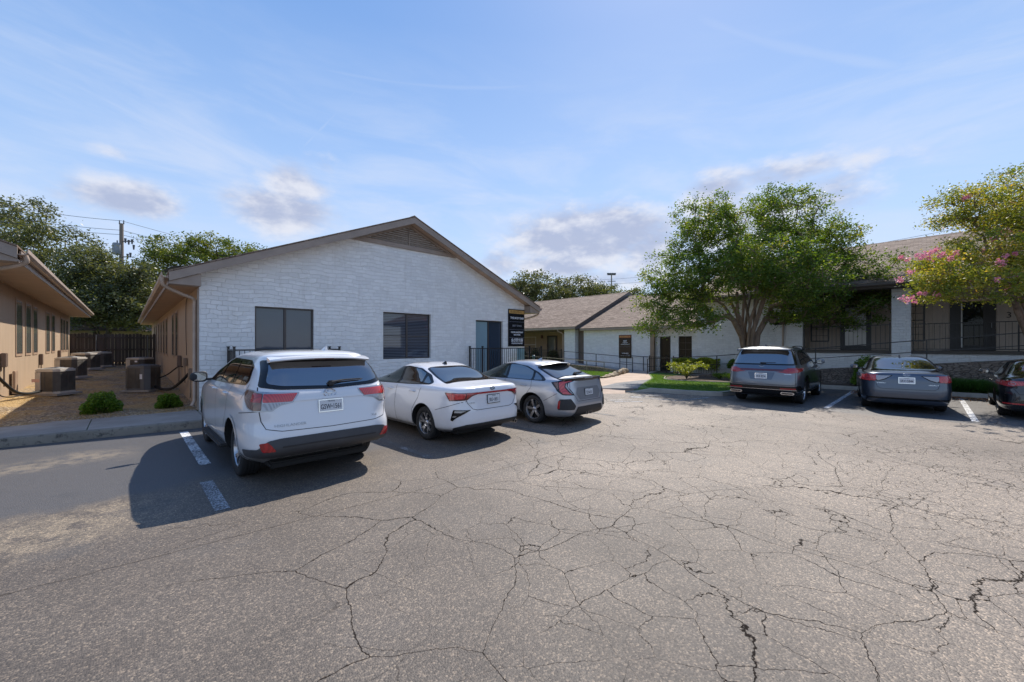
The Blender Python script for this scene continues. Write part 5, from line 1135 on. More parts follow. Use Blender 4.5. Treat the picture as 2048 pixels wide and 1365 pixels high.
# liriope border (stuff), lawn blades (stuff)
def blades(name,pts,hgt,w,mat,label,loc,seed,lean=.35):
    g=np.random.default_rng(seed); n=len(pts); p=np.asarray(pts)-np.array(loc); a=g.uniform(0,2*PI,n); hh=hgt*g.uniform(.6,1.25,n); dx=np.stack([np.cos(a),np.sin(a),np.zeros(n)],1)
    b=g.uniform(0,2*PI,n); tip=np.stack([np.cos(b)*hh*lean,np.sin(b)*hh*lean,hh],1)
    v=np.empty((n,3,3)); v[:,0]=p-dx*w/2; v[:,1]=p+dx*w/2; v[:,2]=p+tip
    me=bpy.data.meshes.new(name); me.vertices.add(n*3); me.vertices.foreach_set('co',v.ravel()); me.loops.add(n*3); me.loops.foreach_set('vertex_index',np.arange(n*3,dtype=np.int32)); me.polygons.add(n); me.polygons.foreach_set('loop_start',np.arange(0,n*3,3,dtype=np.int32)); me.update(calc_edges=True)
    at_=me.attributes.new('rnd','FLOAT','FACE'); at_.data.foreach_set('value',g.random(n).astype(np.float32)); me.materials.append(mat)
    o=bpy.data.objects.new(name,me); COL.objects.link(o); o.location=loc; setp(o,label,name.replace('_',' '),None,'stuff'); return o
n=26000; g=np.random.default_rng(14); pts=np.stack([g.uniform(21.06,21.76,n),g.uniform(-12,1.2,n),np.full(n,.16)],1)
blades('border_grass',pts,.42,.016,L_LIR,'dark green border grass between the kerb and the planter wall',(21.4,-4,.16),14,.55)
LG=m_leaf('lawn_blade',[(0,(.045,.11,.012)),(.6,(.10,.20,.02)),(1,(.19,.27,.05))],.35)
n=90000; xs_=g.uniform(14.7,21.6,n); ys_=g.uniform(4.9,16.5,n)
islandp=[(14.75,7.6),(14.8,6.4),(15.1,5.35),(15.9,4.98),(20.2,4.95),(19.0,6.0),(18.5,7.8),(18.75,8.75),(20.1,9.35),(21.5,9.4),(21.5,10.9),(18.9,9.45),(15.7,8.3)]
law2=[(13.4,12.3),(15.3,12.05),(17.2,11.3),(21.3,12.5),(21.4,17),(13.4,17)]
pts=[(x,y,.143) for x,y in zip(xs_,ys_) if inpoly(x,y,islandp) or inpoly(x,y,law2)]
blades('lawn_grass',np.array(pts),.05,.012,LG,'short green lawn grass either side of the path',(17,8,.14),15,.7)
L_STR=m_leaf('straw',[(0,(.20,.13,.06)),(.5,(.36,.24,.11)),(1,(.50,.36,.18))],.2)
n=9000; xs_=g.uniform(-2.25,1.25,n); ys_=12.95+19*g.random(n)**1.8; q=np.sin(xs_*2.3+ys_*.9)*np.sin(ys_*1.7-xs_*1.1)+g.normal(size=n)*.35; pts=np.array([(x,y,alz(x,y)) for x,y,k in zip(xs_,ys_,q) if k>.25])
blades('dry_grass',pts,.05,.010,L_STR,'dry straw-coloured grass scattered over the gravel alley',(-.5,20,.2),16,1.6)
# fallen leaves by the right kerb
n=2600; xs_=20.8-np.abs(g.normal(size=n))*.55; ys_=g.uniform(-4,2.0,n); pts=np.stack([xs_,ys_,np.full(n,.012)],1)
o=leaf_obj('fallen_leaves',pts,.05,m_leaf('dead_leaf',[(0,(.16,.06,.03)),(.5,(.33,.13,.06)),(1,(.45,.26,.12))],.1),None,17,.6,loc=(20.3,-1,0)); setp(o,'reddish fallen leaves gathered along the kerb beside the grey sedan','fallen leaves',None,'stuff')
# ---------------------------------------------------------------- cars
def paint(name,c,metal=0.0,rough=.28,flake=0.0):
    m,nt,b=newmat(name); h=NT(nt); b.inputs['Metallic'].default_value=metal; b.inputs['Roughness'].default_value=rough; b.inputs['Coat Weight'].default_value=1.0; b.inputs['Coat Roughness'].default_value=.03
    p=h.obj(); Z=h.xyz(p)[2]
    dirt=h.math('MULTIPLY',h.step(Z,.55,.15),h.step(h.noise(p,6,5,.7),.35,.7,.1,.55))
    nt.links.new(h.mix(dirt,c,tuple(x*.5+.06 for x in c)),b.inputs['Base Color'])
    nt.links.new(h.math('ADD',rough,h.math('MULTIPLY',dirt,.4)),b.inputs['Roughness']); return m
K_WHITE=paint('pearl_white_paint',(.72,.72,.73)); K_SILV_SHADE=paint('shaded_silver_paint',(.26,.265,.28),.5,.4); K_WHITE2=paint('white_paint',(.70,.70,.72)); K_SILV=paint('silver_paint',(.44,.45,.475),.6,.33); K_GREY=paint('warm_grey_paint',(.15,.165,.19),.8,.3); K_SLATE=paint('slate_paint',(.07,.09,.125),.7,.28); K_BLACK=paint('black_paint',(.006,.006,.007),.0,.2)
K_TRIM=plain('black_plastic',(.022,.022,.024),.55,bump=.15,bscale=200); K_GREYP=plain('grey_plastic',(.055,.057,.063),.6,bump=.15,bscale=200); K_GBLK=plain('gloss_black',(.008,.008,.009),.12,var=0); K_TYRE=plain('tyre_rubber',(.018,.018,.019),.75,var=.2); K_DISC=plain('brake_metal',(.10,.095,.09),.5,.6); K_RIM=plain('alloy',(.50,.50,.52),.28,.85,var=0); K_RIMD=plain('dark_alloy',(.03,.03,.033),.35,.4,var=0); K_CHR=plain('chrome',(.75,.75,.76),.1,1.0,var=0)
K_GLASS=m_glass('tinted_glass',(.006,.008,.010),.01,None,1.0); K_GLASS.node_tree.nodes['Principled BSDF'].inputs['IOR'].default_value=2.2; K_GLASS2=m_glass('clear_car_glass',(.03,.045,.042),.01,None,.7); K_SEAM=plain('panel_gap',(.01,.01,.011),.7,var=0); K_WELL=plain('wheel_well',(.012,.012,.012),.8)
def lens(name,c,rough=.08):
    m,nt,b=newmat(name); h=NT(nt); p=h.obj(); X,Y,Z=h.xyz(p)
    s=h.math('FRACT',h.math('MULTIPLY',h.math('ADD',X,Y),38.0)); k=h.step(h.math('ABSOLUTE',h.math('SUBTRACT',s,.5)),.1,.4)
    col=h.mix(h.math('MULTIPLY',k,.5),c,tuple(x*.35 for x in c)); nt.links.new(col,b.inputs['Base Color']); b.inputs['Roughness'].default_value=rough; b.inputs['Coat Weight'].default_value=1; b.inputs['Coat Roughness'].default_value=.02
    nt.links.new(h.bump(k,.2,.004),b.inputs['Normal']); return m
K_RED=lens('red_lens',(.42,.015,.018)); K_REDB=lens('bright_red_lens',(.62,.05,.05)); K_DRED=lens('dark_red_lens',(.12,.006,.010)); K_CLR=lens('clear_lens',(.42,.42,.44)); K_AMB=lens('smoked_lens',(.20,.09,.06))
K_PLATE=plain('plate_white',(.62,.63,.64),.45,var=.06); K_PLET=plain('plate_letters',(.02,.025,.05),.5,var=0); K_GOLDS=plain('badge_dull',(.40,.40,.41),.3,.8,var=0)
def quad_pts(w,yc,a,n,m,front):
    """quarter outline from axis end (x=0) to mid side (x=w): m+1 pts"""
    dense=[]; K=160
    for i in range(K+1):
        t=PI/2*i/K; x=w*math.sin(t)**(2/n); y=a*math.cos(t)**(2/n); dense.append((x,y))
    L=[0]
    for p,q in zip(dense,dense[1:]): L.append(L[-1]+math.dist(p,q))
    out=[]; j=0
    for i in range(m+1):
        s=L[-1]*i/m
        while j<K-1 and L[j+1]<s: j+=1
        u=(s-L[j])/max(1e-9,L[j+1]-L[j]); out.append((dense[j][0]+(dense[j+1][0]-dense[j][0])*u,dense[j][1]+(dense[j+1][1]-dense[j][1])*u))
    return [(x,yc+(y if front else -y)) for x,y in out]
def cr(p0,p1,p2,p3,t):
    # monotone-ish: limited Catmull-Rom
    m1=[(c-a)/2 for a,c in zip(p0,p2)]; m2=[(d-b)/2 for b,d in zip(p1,p3)]; out=[]
    for i in range(len(p1)):
        d=p2[i]-p1[i]; a,b=m1[i],m2[i]
        if a*d<=0: a=0
        if b*d<=0: b=0
        if abs(a)>3*abs(d): a=3*d
        if abs(b)>3*abs(d): b=3*d
        out.append((2*t**3-3*t*t+1)*p1[i]+(t**3-2*t*t+t)*a+(-2*t**3+3*t*t)*p2[i]+(t**3-t*t)*b)
    return out
def car_body(rows,m=44,sub=5):
    rs=[]
    for i in range(len(rows)-1):
        p0=rows[max(i-1,0)];p1=rows[i];p2=rows[i+1];p3=rows[min(i+2,len(rows)-1)]
        for s in range(sub): rs.append(cr(p0,p1,p2,p3,s/sub))
    rs.append(list(rows[-1])); V=[];n=4*m; Fs=[]
    for (z,yr,yf,w,nr,nf,bow) in rs:
        yc=(yr+yf)/2; a=(yf-yr)/2
        fr=quad_pts(w,yc,a,nf,m,True); re=quad_pts(w,yc,a,nr,m,False)
        loop=[]   # start rear centre -> right side -> front centre -> left -> rear
        loop+=re[:-1]; loop+=fr[::-1][:-1]; L=[(-x,y) for x,y in fr[:-1]]; loop+=L; loop+=[(-x,y) for x,y in re[::-1][:-1]]
        for x,y in loop:
            # bow: z drop towards the ends for crowned surfaces
            V.append((x,y,z-bow*(x/max(w,.01))**2))
    n=len(V)//len(rs)
    for i in range(len(rs)-1):
        for k in range(n): Fs.append((i*n+k,i*n+(k+1)%n,(i+1)*n+(k+1)%n,(i+1)*n+k))
    Fs.append(tuple(range(n))[::-1]); Fs.append(tuple((len(rs)-1)*n+k for k in range(n)))
    return V,Fs
def rpoly(pts,r=.03,n=4):
    """round the corners of a polygon"""
    out=[]; N=len(pts)
    for i in range(N):
        p=Vector(pts[i]); a=Vector(pts[i-1]); b=Vector(pts[(i+1)%N]); da=(a-p); db=(b-p); k=min(r,da.length*.45,db.length*.45)
        s=p+da.normalized()*k; e=p+db.normalized()*k
        for t in range(n+1): t/=n; q=s*(1-t)**2+p*2*t*(1-t)+e*t*t; out.append((q.x,q.y))
    return out
class Car:
    def __init__(s,name,label,group,pos,heading,rows,mat,wb,rw,track,wr,arch=None,tw=.225,under=None):
        s.root=empty(name,(pos[0],pos[1],0),label,'car',group,rz=heading-PI/2)
        s.wb,s.wr=wb,wr; s.bodymat=mat
        V,Fs=car_body(rows); s.bvh=BVHTree.FromPolygons([Vector(v) for v in V],Fs)
        mb=MB(); mb.mesh(V,Fs); body=build('body',mb,[mat,K_WELL],s.root); s.body=body
        # wheel arches cut away
        ar=arch or wr+.055; cm=MB()
        for y in (0,wb):
            for sd in (-1,1):
                T=Matrix.Translation((sd*(rw-.30 if sd>0 else rw-.30),y,wr+.01))@Matrix.Rotation(PI/2,4,'Y')
                cm.lathe([(0,-.36),(ar,-.36),(ar,.36),(0,.36)],48,T,1)
                b_=cm
            
        cme=bpy.data.meshes.new('cut'); cme.from_pydata(cm.v,[],cm.f); cme.materials.append(mat); cme.materials.append(K_WELL); cme.polygons.foreach_set('material_index',[1]*len(cm.f))
        bm=bmesh.new(); bm.from_mesh(cme); bmesh.ops.remove_doubles(bm,verts=bm.verts,dist=1e-5); bmesh.ops.recalc_face_normals(bm,faces=bm.faces); bm.to_mesh(cme); bm.free()
        bm=bmesh.new(); bm.from_mesh(body.data); bmesh.ops.remove_doubles(bm,verts=bm.verts,dist=1e-5); bmesh.ops.recalc_face_normals(bm,faces=bm.faces); bm.to_mesh(body.data); bm.free()
        co=bpy.data.objects.new('cut',cme); COL.objects.link(co); co.matrix_world=Matrix.Identity(4)
        tmp=bpy.data.objects.new('tmp',body.data); COL.objects.link(tmp); md=tmp.modifiers.new('b','BOOLEAN'); md.object=co; md.operation='DIFFERENCE'; md.solver='EXACT'
        dg=bpy.context.evaluated_depsgraph_get(); dg.update(); me=bpy.data.meshes.new_from_object(tmp.evaluated_get(dg)); me.name='body'
        bpy.data.objects.remove(tmp); bpy.data.objects.remove(co); body.data=me
        smooth_mesh(me,38); mw=max(r[3] for r in rows); s.wrap=(mw-.30,min(r[1] for r in rows)+.35,.30); s.ar=ar; s.rw=rw
        s.tw=tw; s.track=track
    def hit(s,o,d):
        r=s.bvh.ray_cast(Vector(o),Vector(d))
        return r
    def patch(s,name,poly,axis,mat,off=.006,res=.024,parent=None,rad=.03,mirror=False,thick=0.0,label=None):
        """polygon in a projection plane laid onto the body. axis: 'L','R' (y,z); 'B','F' (x,z); 'T' (x,y)"""
        poly=rpoly(poly,rad) if rad else poly
        V,Fs=tri_poly(poly,[],res); out=[]
        D={'L':((-3,),(1,0,0)),'R':((3,),(-1,0,0)),'B':(None,(0,1,0)),'F':(None,(0,-1,0)),'T':(None,(0,0,-1))}
        for a,b in V:
            if axis=='W':
                sg=1 if a>=0 else -1; u=abs(a); xk,yk,ro=s.wrap
                if u<=xk: o,d=(a,-5,b),(0,1,0)
                elif u<xk+ro*PI/2:
                    t=(u-xk)/ro; d=(-sg*math.sin(t),math.cos(t),0); o=(sg*xk-d[0]*4,yk-d[1]*4,b)
                else: o,d=(sg*3,yk+(u-xk-ro*PI/2),b),(-sg,0,0)
            elif axis=='L': o,d=(-3,a,b),(1,0,0)
            elif axis=='R': o,d=(3,a,b),(-1,0,0)
            elif axis=='B': o,d=(a,-5,b),(0,1,0)
            elif axis=='F': o,d=(a,8,b),(0,-1,0)
            else: o,d=(a,b,4),(0,0,-1)
            h_=s.bvh.ray_cast(Vector(o),Vector(d))
            if h_[0] is None: h_=s.bvh.find_nearest(Vector(o)+Vector(d)*(2.2 if axis in 'LR' else 4))
            nrm=h_[1]
            if nrm.dot(Vector(d))>0: nrm=-nrm
            out.append(h_[0]+nrm*off)
        mb=MB(); fs=[f if axis in 'RBTW' else f[::-1] for f in Fs]; mb.mesh(out,fs)
        if thick:
            back=[p for p in out]; 
        o=build(name,mb,mat,parent or s.root,smooth=60,label=label)
        return o
    def both(s,name,poly,mat,**k):
        a=s.patch(name,poly,'L',mat,**k); k2=dict(k); 
        b=s.patch(name,poly,'R',mat,**k2); return a,b
    def strip(s,pts,axis,w=.008,off=.0025):
        """thin seam following points"""
        mb=MB(); P_=[]
        for a,b in zip(pts,pts[1:]):
            k=max(1,int(math.dist(a,b)/.04)); P_+=[(a[0]+(b[0]-a[0])*t/k,a[1]+(b[1]-a[1])*t/k) for t in range(k)]
        P_.append(pts[-1]); L=[];Rr=[]
        for i,p in enumerate(P_):
            a=P_[max(0,i-1)]; b=P_[min(len(P_)-1,i+1)]; tx,ty=b[0]-a[0],b[1]-a[1]; l=math.hypot(tx,ty) or 1; nx,ny=-ty/l*w/2,tx/l*w/2
            for S_,q in ((L,(p[0]+nx,p[1]+ny)),(Rr,(p[0]-nx,p[1]-ny))):
                o,d={'L':((-3,q[0],q[1]),(1,0,0)),'R':((3,q[0],q[1]),(-1,0,0)),'B':((q[0],-5,q[1]),(0,1,0)),'T':((q[0],q[1],4),(0,0,-1))}[axis]
                h_=s.bvh.ray_cast(Vector(o),Vector(d)); 
                if h_[0] is None: h_=s.bvh.find_nearest(Vector(o)+Vector(d)*2)
                nn=h_[1]; nn=-nn if nn.dot(Vector(d))>0 else nn; S_.append(h_[0]+nn*off)
        n=len(L); mb.mesh(L+Rr,[(i,i+1,n+i+1,n+i) for i in range(n-1)]); return mb
    def seams(s,lst,name='panel_gap'):
        for pts,ax in lst: build(name,s.strip(pts,ax),K_SEAM,s.root)
    def archlip(s,w,mat,y,off=.006,a0=-12,a1=192,name='arch_trim'):
        r0=s.ar-.003; poly=[]
        for k in range(25): t=R(a0+(a1-a0)*k/24); poly.append((y+r0*math.cos(t),s.wr+.01+r0*math.sin(t)))
        for k in range(25): t=R(a1-(a1-a0)*k/24); poly.append((y+(r0+w)*math.cos(t),s.wr+.01+(r0+w)*math.sin(t)))
        for ax in 'LR': s.patch(name,poly,ax,mat,off=off,rad=0)
    def wheels(s,style,rim_r,rim=K_RIM,dark=K_RIMD,ns=5):
        proto=None; wr,tw=s.wr,s.tw
        for y in (0,s.wb):
            for sd in (1,-1):
                loc=Vector((sd*(s.track-tw*.5),y,wr)); rot=0 if sd>0 else PI
                if proto is None:
                    RX=Matrix.Rotation(PI/2,4,'Y')
                    mb=MB(); mb.lathe([(0,-.02),(rim_r*.72,-.02),(rim_r*.72,.0),(.07,.0),(.07,.03),(0,.03)],28,RX@Matrix.Identity(4)); mb.lathe([(rim_r*.97,-tw*.45),(rim_r*.9,-.02),(rim_r*.93,tw*.30),(rim_r*.985,tw*.45)],40,RX)
                    w=build('wheel',mb,K_DISC,s.root,smooth=40)
                    mb=MB(); h=tw/2; r1=rim_r+.004
                    prof=[(r1,-h*.86),(r1+.012,-h*.95),(wr-.045,-h*1.0),(wr-.018,-h*.93),(wr-.004,-h*.80),(wr,-h*.6)]
                    for g_ in (-.35,.0,.35): prof+=[(wr,(g_-.05)*h*1.0),(wr-.009,(g_-.045)*h),(wr-.009,(g_+.045)*h),(wr,(g_+.05)*h)]
                    prof+=[(wr,h*.6),(wr-.004,h*.80),(wr-.018,h*.93),(wr-.045,h*1.0),(r1+.012,h*.95),(r1,h*.86),(r1-.02,h*.7)]
                    mb.lathe(prof,56,RX); build('tyre',mb,K_TYRE,w,smooth=35)
                    # barrel + spokes
                    mb=MB(); xo=tw*.40
                    mb.lathe([(rim_r*.90,xo-.06),(rim_r*.93,xo-.012),(rim_r*.965,xo+.004),(rim_r,xo+.006),(rim_r+.004,xo-.02)],48,RX); 
                    dk=MB(); dk.lathe([(0,.045),(rim_r*.9,.035),(rim_r*.91,xo-.04)],40,RX)
                    def spoke(a,w0,w1,r0,r1_,x0,x1,th=.03,tw_=0.0,M_=mb):
                        ca,sa=math.cos(a),math.sin(a); vs=[]
                        for (r,w_,x,da) in ((r0,w0,x0,0),((r0+r1_)/2,(w0+w1)/2*.9,(x0+x1)/2+.012,tw_*.5),(r1_,w1,x1,tw_)):
                            c2,s2=math.cos(a+da),math.sin(a+da)
                            for sg,xx in ((-1,x),(1,x),(.75,x-th),(-.75,x-th)): vs.append((xx,r*c2-sg*w_/2*s2,r*s2+sg*w_/2*c2))
                        fs=[]
                        for q in (0,4):
                            for e in range(4): fs.append((q+e,q+(e+1)%4,q+4+(e+1)%4,q+4+e))
                        M_.mesh(vs,fs+[(0,1,2,3),(11,10,9,8)])
                    for k in range(ns):
                        a=2*PI*k/ns+.3
                        if style=='split':     # Y spokes
                            spoke(a,.062,.055,.035,rim_r*.50,xo-.035,xo-.022); spoke(a+.06,.040,.034,rim_r*.42,rim_r*.95,xo-.025,xo-.004,tw_=.24); spoke(a-.06,.040,.034,rim_r*.42,rim_r*.95,xo-.025,xo-.004,tw_=-.24)
                        elif style=='hook':
                            spoke(a,.050,.035,.035,rim_r*.62,xo-.03,xo-.015); spoke(a+.02,.035,.030,rim_r*.5,rim_r*.95,xo-.022,xo-.004,tw_=.42); spoke(a,.035,.026,rim_r*.58,rim_r*.95,xo-.02,xo-.004,tw_=-.16)
                        elif style=='blade':
                            spoke(a,.030,.020,.035,rim_r*.95,xo-.03,xo-.004,tw_=.16); spoke(a+PI/ns*.62,.026,.024,.04,rim_r*.95,xo-.034,xo-.008,tw_=-.12)
                        else:
                            spoke(a,.085,.12,.035,rim_r*.95,xo-.03,xo-.006,tw_=.05)
                    mb.lathe([(0,xo-.012),(.032,xo-.012),(.045,xo-.02),(.06,xo-.05)],20,RX)
                    rm=build('rim',mb,rim,w,smooth=35); build('rim_barrel',dk,dark,w,smooth=40)
                    proto=w; w.location=loc; continue
                w=proto.copy(); COL.objects.link(w); w.parent=s.root; w.location=loc; w.rotation_euler=(0 if True else 0,0,rot)
                for c_ in list(proto.children):
                    d=c_.copy(); COL.objects.link(d); d.parent=w
    def plate(s,x,y,z,tilt,txt,top='TEXAS',frame=None,w=.305,hh=.152):
        M=Matrix.Translation((x,y,z))@Matrix.Rotation(PI/2-tilt,4,'X')
        mb=MB(); mb.bbox((0,0,0),(w+.014,hh+.014,.008),.003,M=M); 
        p0=build('licence_plate',mb,frame or K_CHR,s.root); mb=MB(); mb.box((-w/2+.004,-hh/2+.004,.0042),(w/2-.004,hh/2-.004,.006),M=M); build('plate_face',mb,K_PLATE,p0)
        text_mesh(txt,.092,M@Matrix.Translation((0,-.018,.0065)),K_PLET,'lettering',p0,.0008,.66,bold=.012)
        text_mesh(top,.030,M@Matrix.Translation((0,.056,.0065)),K_PLET,'lettering',p0,.0008,1.1)
        for sx in (-1,1):
            mb=MB(); mb.lathe([(0,.004),(.006,.003),(.007,0)],8,M@Matrix.Translation((sx*.09,.062,.006))); build('screw',mb,K_CHR,p0)
    def badge(s,txt,size,x,z,mat=K_CHR,sx=1.2,name='badge',tilt=0):
        h_=s.bvh.ray_cast(Vector((x,-5,z)),Vector((0,1,0))); mb=text_mesh(txt,size,Matrix.Identity(4),None,None,None,.0015,sx)
        nv=[]
        for v in mb.v:
            q=s.bvh.ray_cast(Vector((x+v[0],-5,z+v[1])),Vector((0,1,0))); nn=q[1]; nn=-nn if nn.y>0 else nn; nv.append(q[0]+nn*(.004+v[2]))
        m2=MB(); m2.mesh(nv,mb.f); return build(name,m2,mat,s.root)
    def ring(s,x,z,rx,rz_,r=.006,mat=K_CHR,name='emblem',parent=None,fill=None,extra=()):
        def prj(a,b,o=.006):
            q=s.bvh.ray_cast(Vector((a,-5,b)),Vector((0,1,0))); nn=q[1]; nn=-nn if nn.y>0 else nn; return q[0]+nn*o
        mb=MB(); pts=[prj(x+rx*math.cos(2*PI*k/32),z+rz_*math.sin(2*PI*k/32)) for k in range(33)]; mb.tube(pts,r,6,cap=False)
        for (ax,az,bx,bz) in extra:
            pts=[prj(x+ax+bx*math.cos(2*PI*k/24),z+az+bz*math.sin(2*PI*k/24)) for k in range(25)]; mb.tube(pts,r*.8,6,cap=False)
        o=build(name,mb,mat,s.root,smooth=60)
        if fill:
            mb=MB(); c=prj(x,z,.003); pts=[prj(x+rx*math.cos(2*PI*k/32),z+rz_*math.sin(2*PI*k/32),.003) for k in range(32)]; mb.mesh([c]+pts,[(0,1+k,1+(k+1)%32) for k in range(32)]); build('emblem_field',mb,fill,o)
        return o
    def mirrors(s,y,z,xw,mat,size=(.24,.12,.17)):
        for sd in (-1,1):
            h_=s.bvh.ray_cast(Vector((sd*3,y,z-.06)),Vector((-sd,0,0))); xb=abs(h_[0].x) if h_[0] else xw
            bm=bmesh.new(); bmesh.ops.create_uvsphere(bm,u_segments=20,v_segments=12,radius=1); mb=MB()
            vs=[]
            for v in bm.verts:
                c=v.co; f=lambda t,e:math.copysign(abs(t)**e,t)
                X_=f(c.x,.65)*size[0]/2; Y_=f(c.y,.8)*size[1]/2; Z_=f(c.z,.7)*size[2]/2*(1-.18*(c.x*sd))
                if Y_<0: Y_*=.35
                vs.append((sd*(xb+.05+size[0]/2)+X_,y+Y_-(.02*(c.x*sd)),z+Z_))
            mb.mesh(vs,[tuple(q.index for q in f_.verts) for f_ in bm.faces]); bm.free()
            m=build('side_mirror',mb,mat,s.root,smooth=60)
            mb=MB(); mb.bbox((sd*(xb+.03),y+.01,z-.05),(.12,.05,.04),.01); build('mirror_foot',mb,K_TRIM,m)
            mb=MB(); cx=sd*(xb+.05+size[0]/2); n=20; mb.mesh([(cx,y-size[1]*.19,z)]+[(cx+size[0]*.40*math.copysign(abs(math.cos(2*PI*k/n))**.7,math.cos(2*PI*k/n)),y-size[1]*.188,z+size[2]*.38*math.copysign(abs(math.sin(2*PI*k/n))**.7,math.sin(2*PI*k/n))) for k in range(n)],[(0,1+(k+1)%n,1+k) for k in range(n)]); build('mirror_glass',mb,K_GLASS,m)
    def handles(s,ys,z,mat,L=.20):
        for y in ys:
            for sd,ax in ((-1,'L'),(1,'R')):
                h_=s.bvh.ray_cast(Vector((sd*3,y,z)),Vector((-sd,0,0))); x=h_[0].x; mb=MB()
                mb.tube(smoothpath([(x-sd*.005,y-L/2,z),(x+sd*.030,y-L/2+.03,z+.003),(x+sd*.036,y,z+.006),(x+sd*.030,y+L/2-.03,z+.003),(x-sd*.005,y+L/2,z)],4),.013,8)
                hd=build('door_handle',mb,mat,s.root,smooth=60)
                mb=MB(); h0=s.bvh.ray_cast(Vector((sd*3,y,z-.01)),Vector((-sd,0,0)))[0]
    def fin(s,y,mat,x=0):
        h_=s.bvh.ray_cast(Vector((x,y,4)),Vector((0,0,-1)))[0]; mb=MB(); z=h_.z-.01
        mb.mesh([(x-.035,y+.10,z),(x+.035,y+.10,z),(x+.025,y-.06,z),(x-.025,y-.06,z),(x,y-.065,z+.075),(x,y-.02,z+.07)],[(0,1,5),(1,2,4,5),(2,3,4),(3,0,5,4),(0,3,2,1)])
        build('antenna_fin',mb,mat,s.root)
    def side_glass(s,outer,panes,frame=K_GBLK,glass=K_GLASS,gl2=None,off=.003):
        for ax in 'LR':
            f=s.patch('window_frame',outer,ax,frame,off=off,rad=.05)
            for i,p in enumerate(panes): s.patch('side_window',p,ax,(gl2 if gl2 and i==0 else glass),off=off+.004,rad=.035)
    def exhaust(s,x,y,z,r=.035,mat=K_CHR):
        mb=MB(); T=Matrix.Translation((x,y,z))@Matrix.Rotation(PI/2,4,'X'); mb.lathe([(r*.85,-.12),(r*.85,.0),(r,.0),(r,-.14)],20,T); mb.lathe([(0,-.08),(r*.85,-.08)],20,T); build('exhaust_tip',mb,mat,s.root,smooth=50)
    def cabin_shadow(s): pass
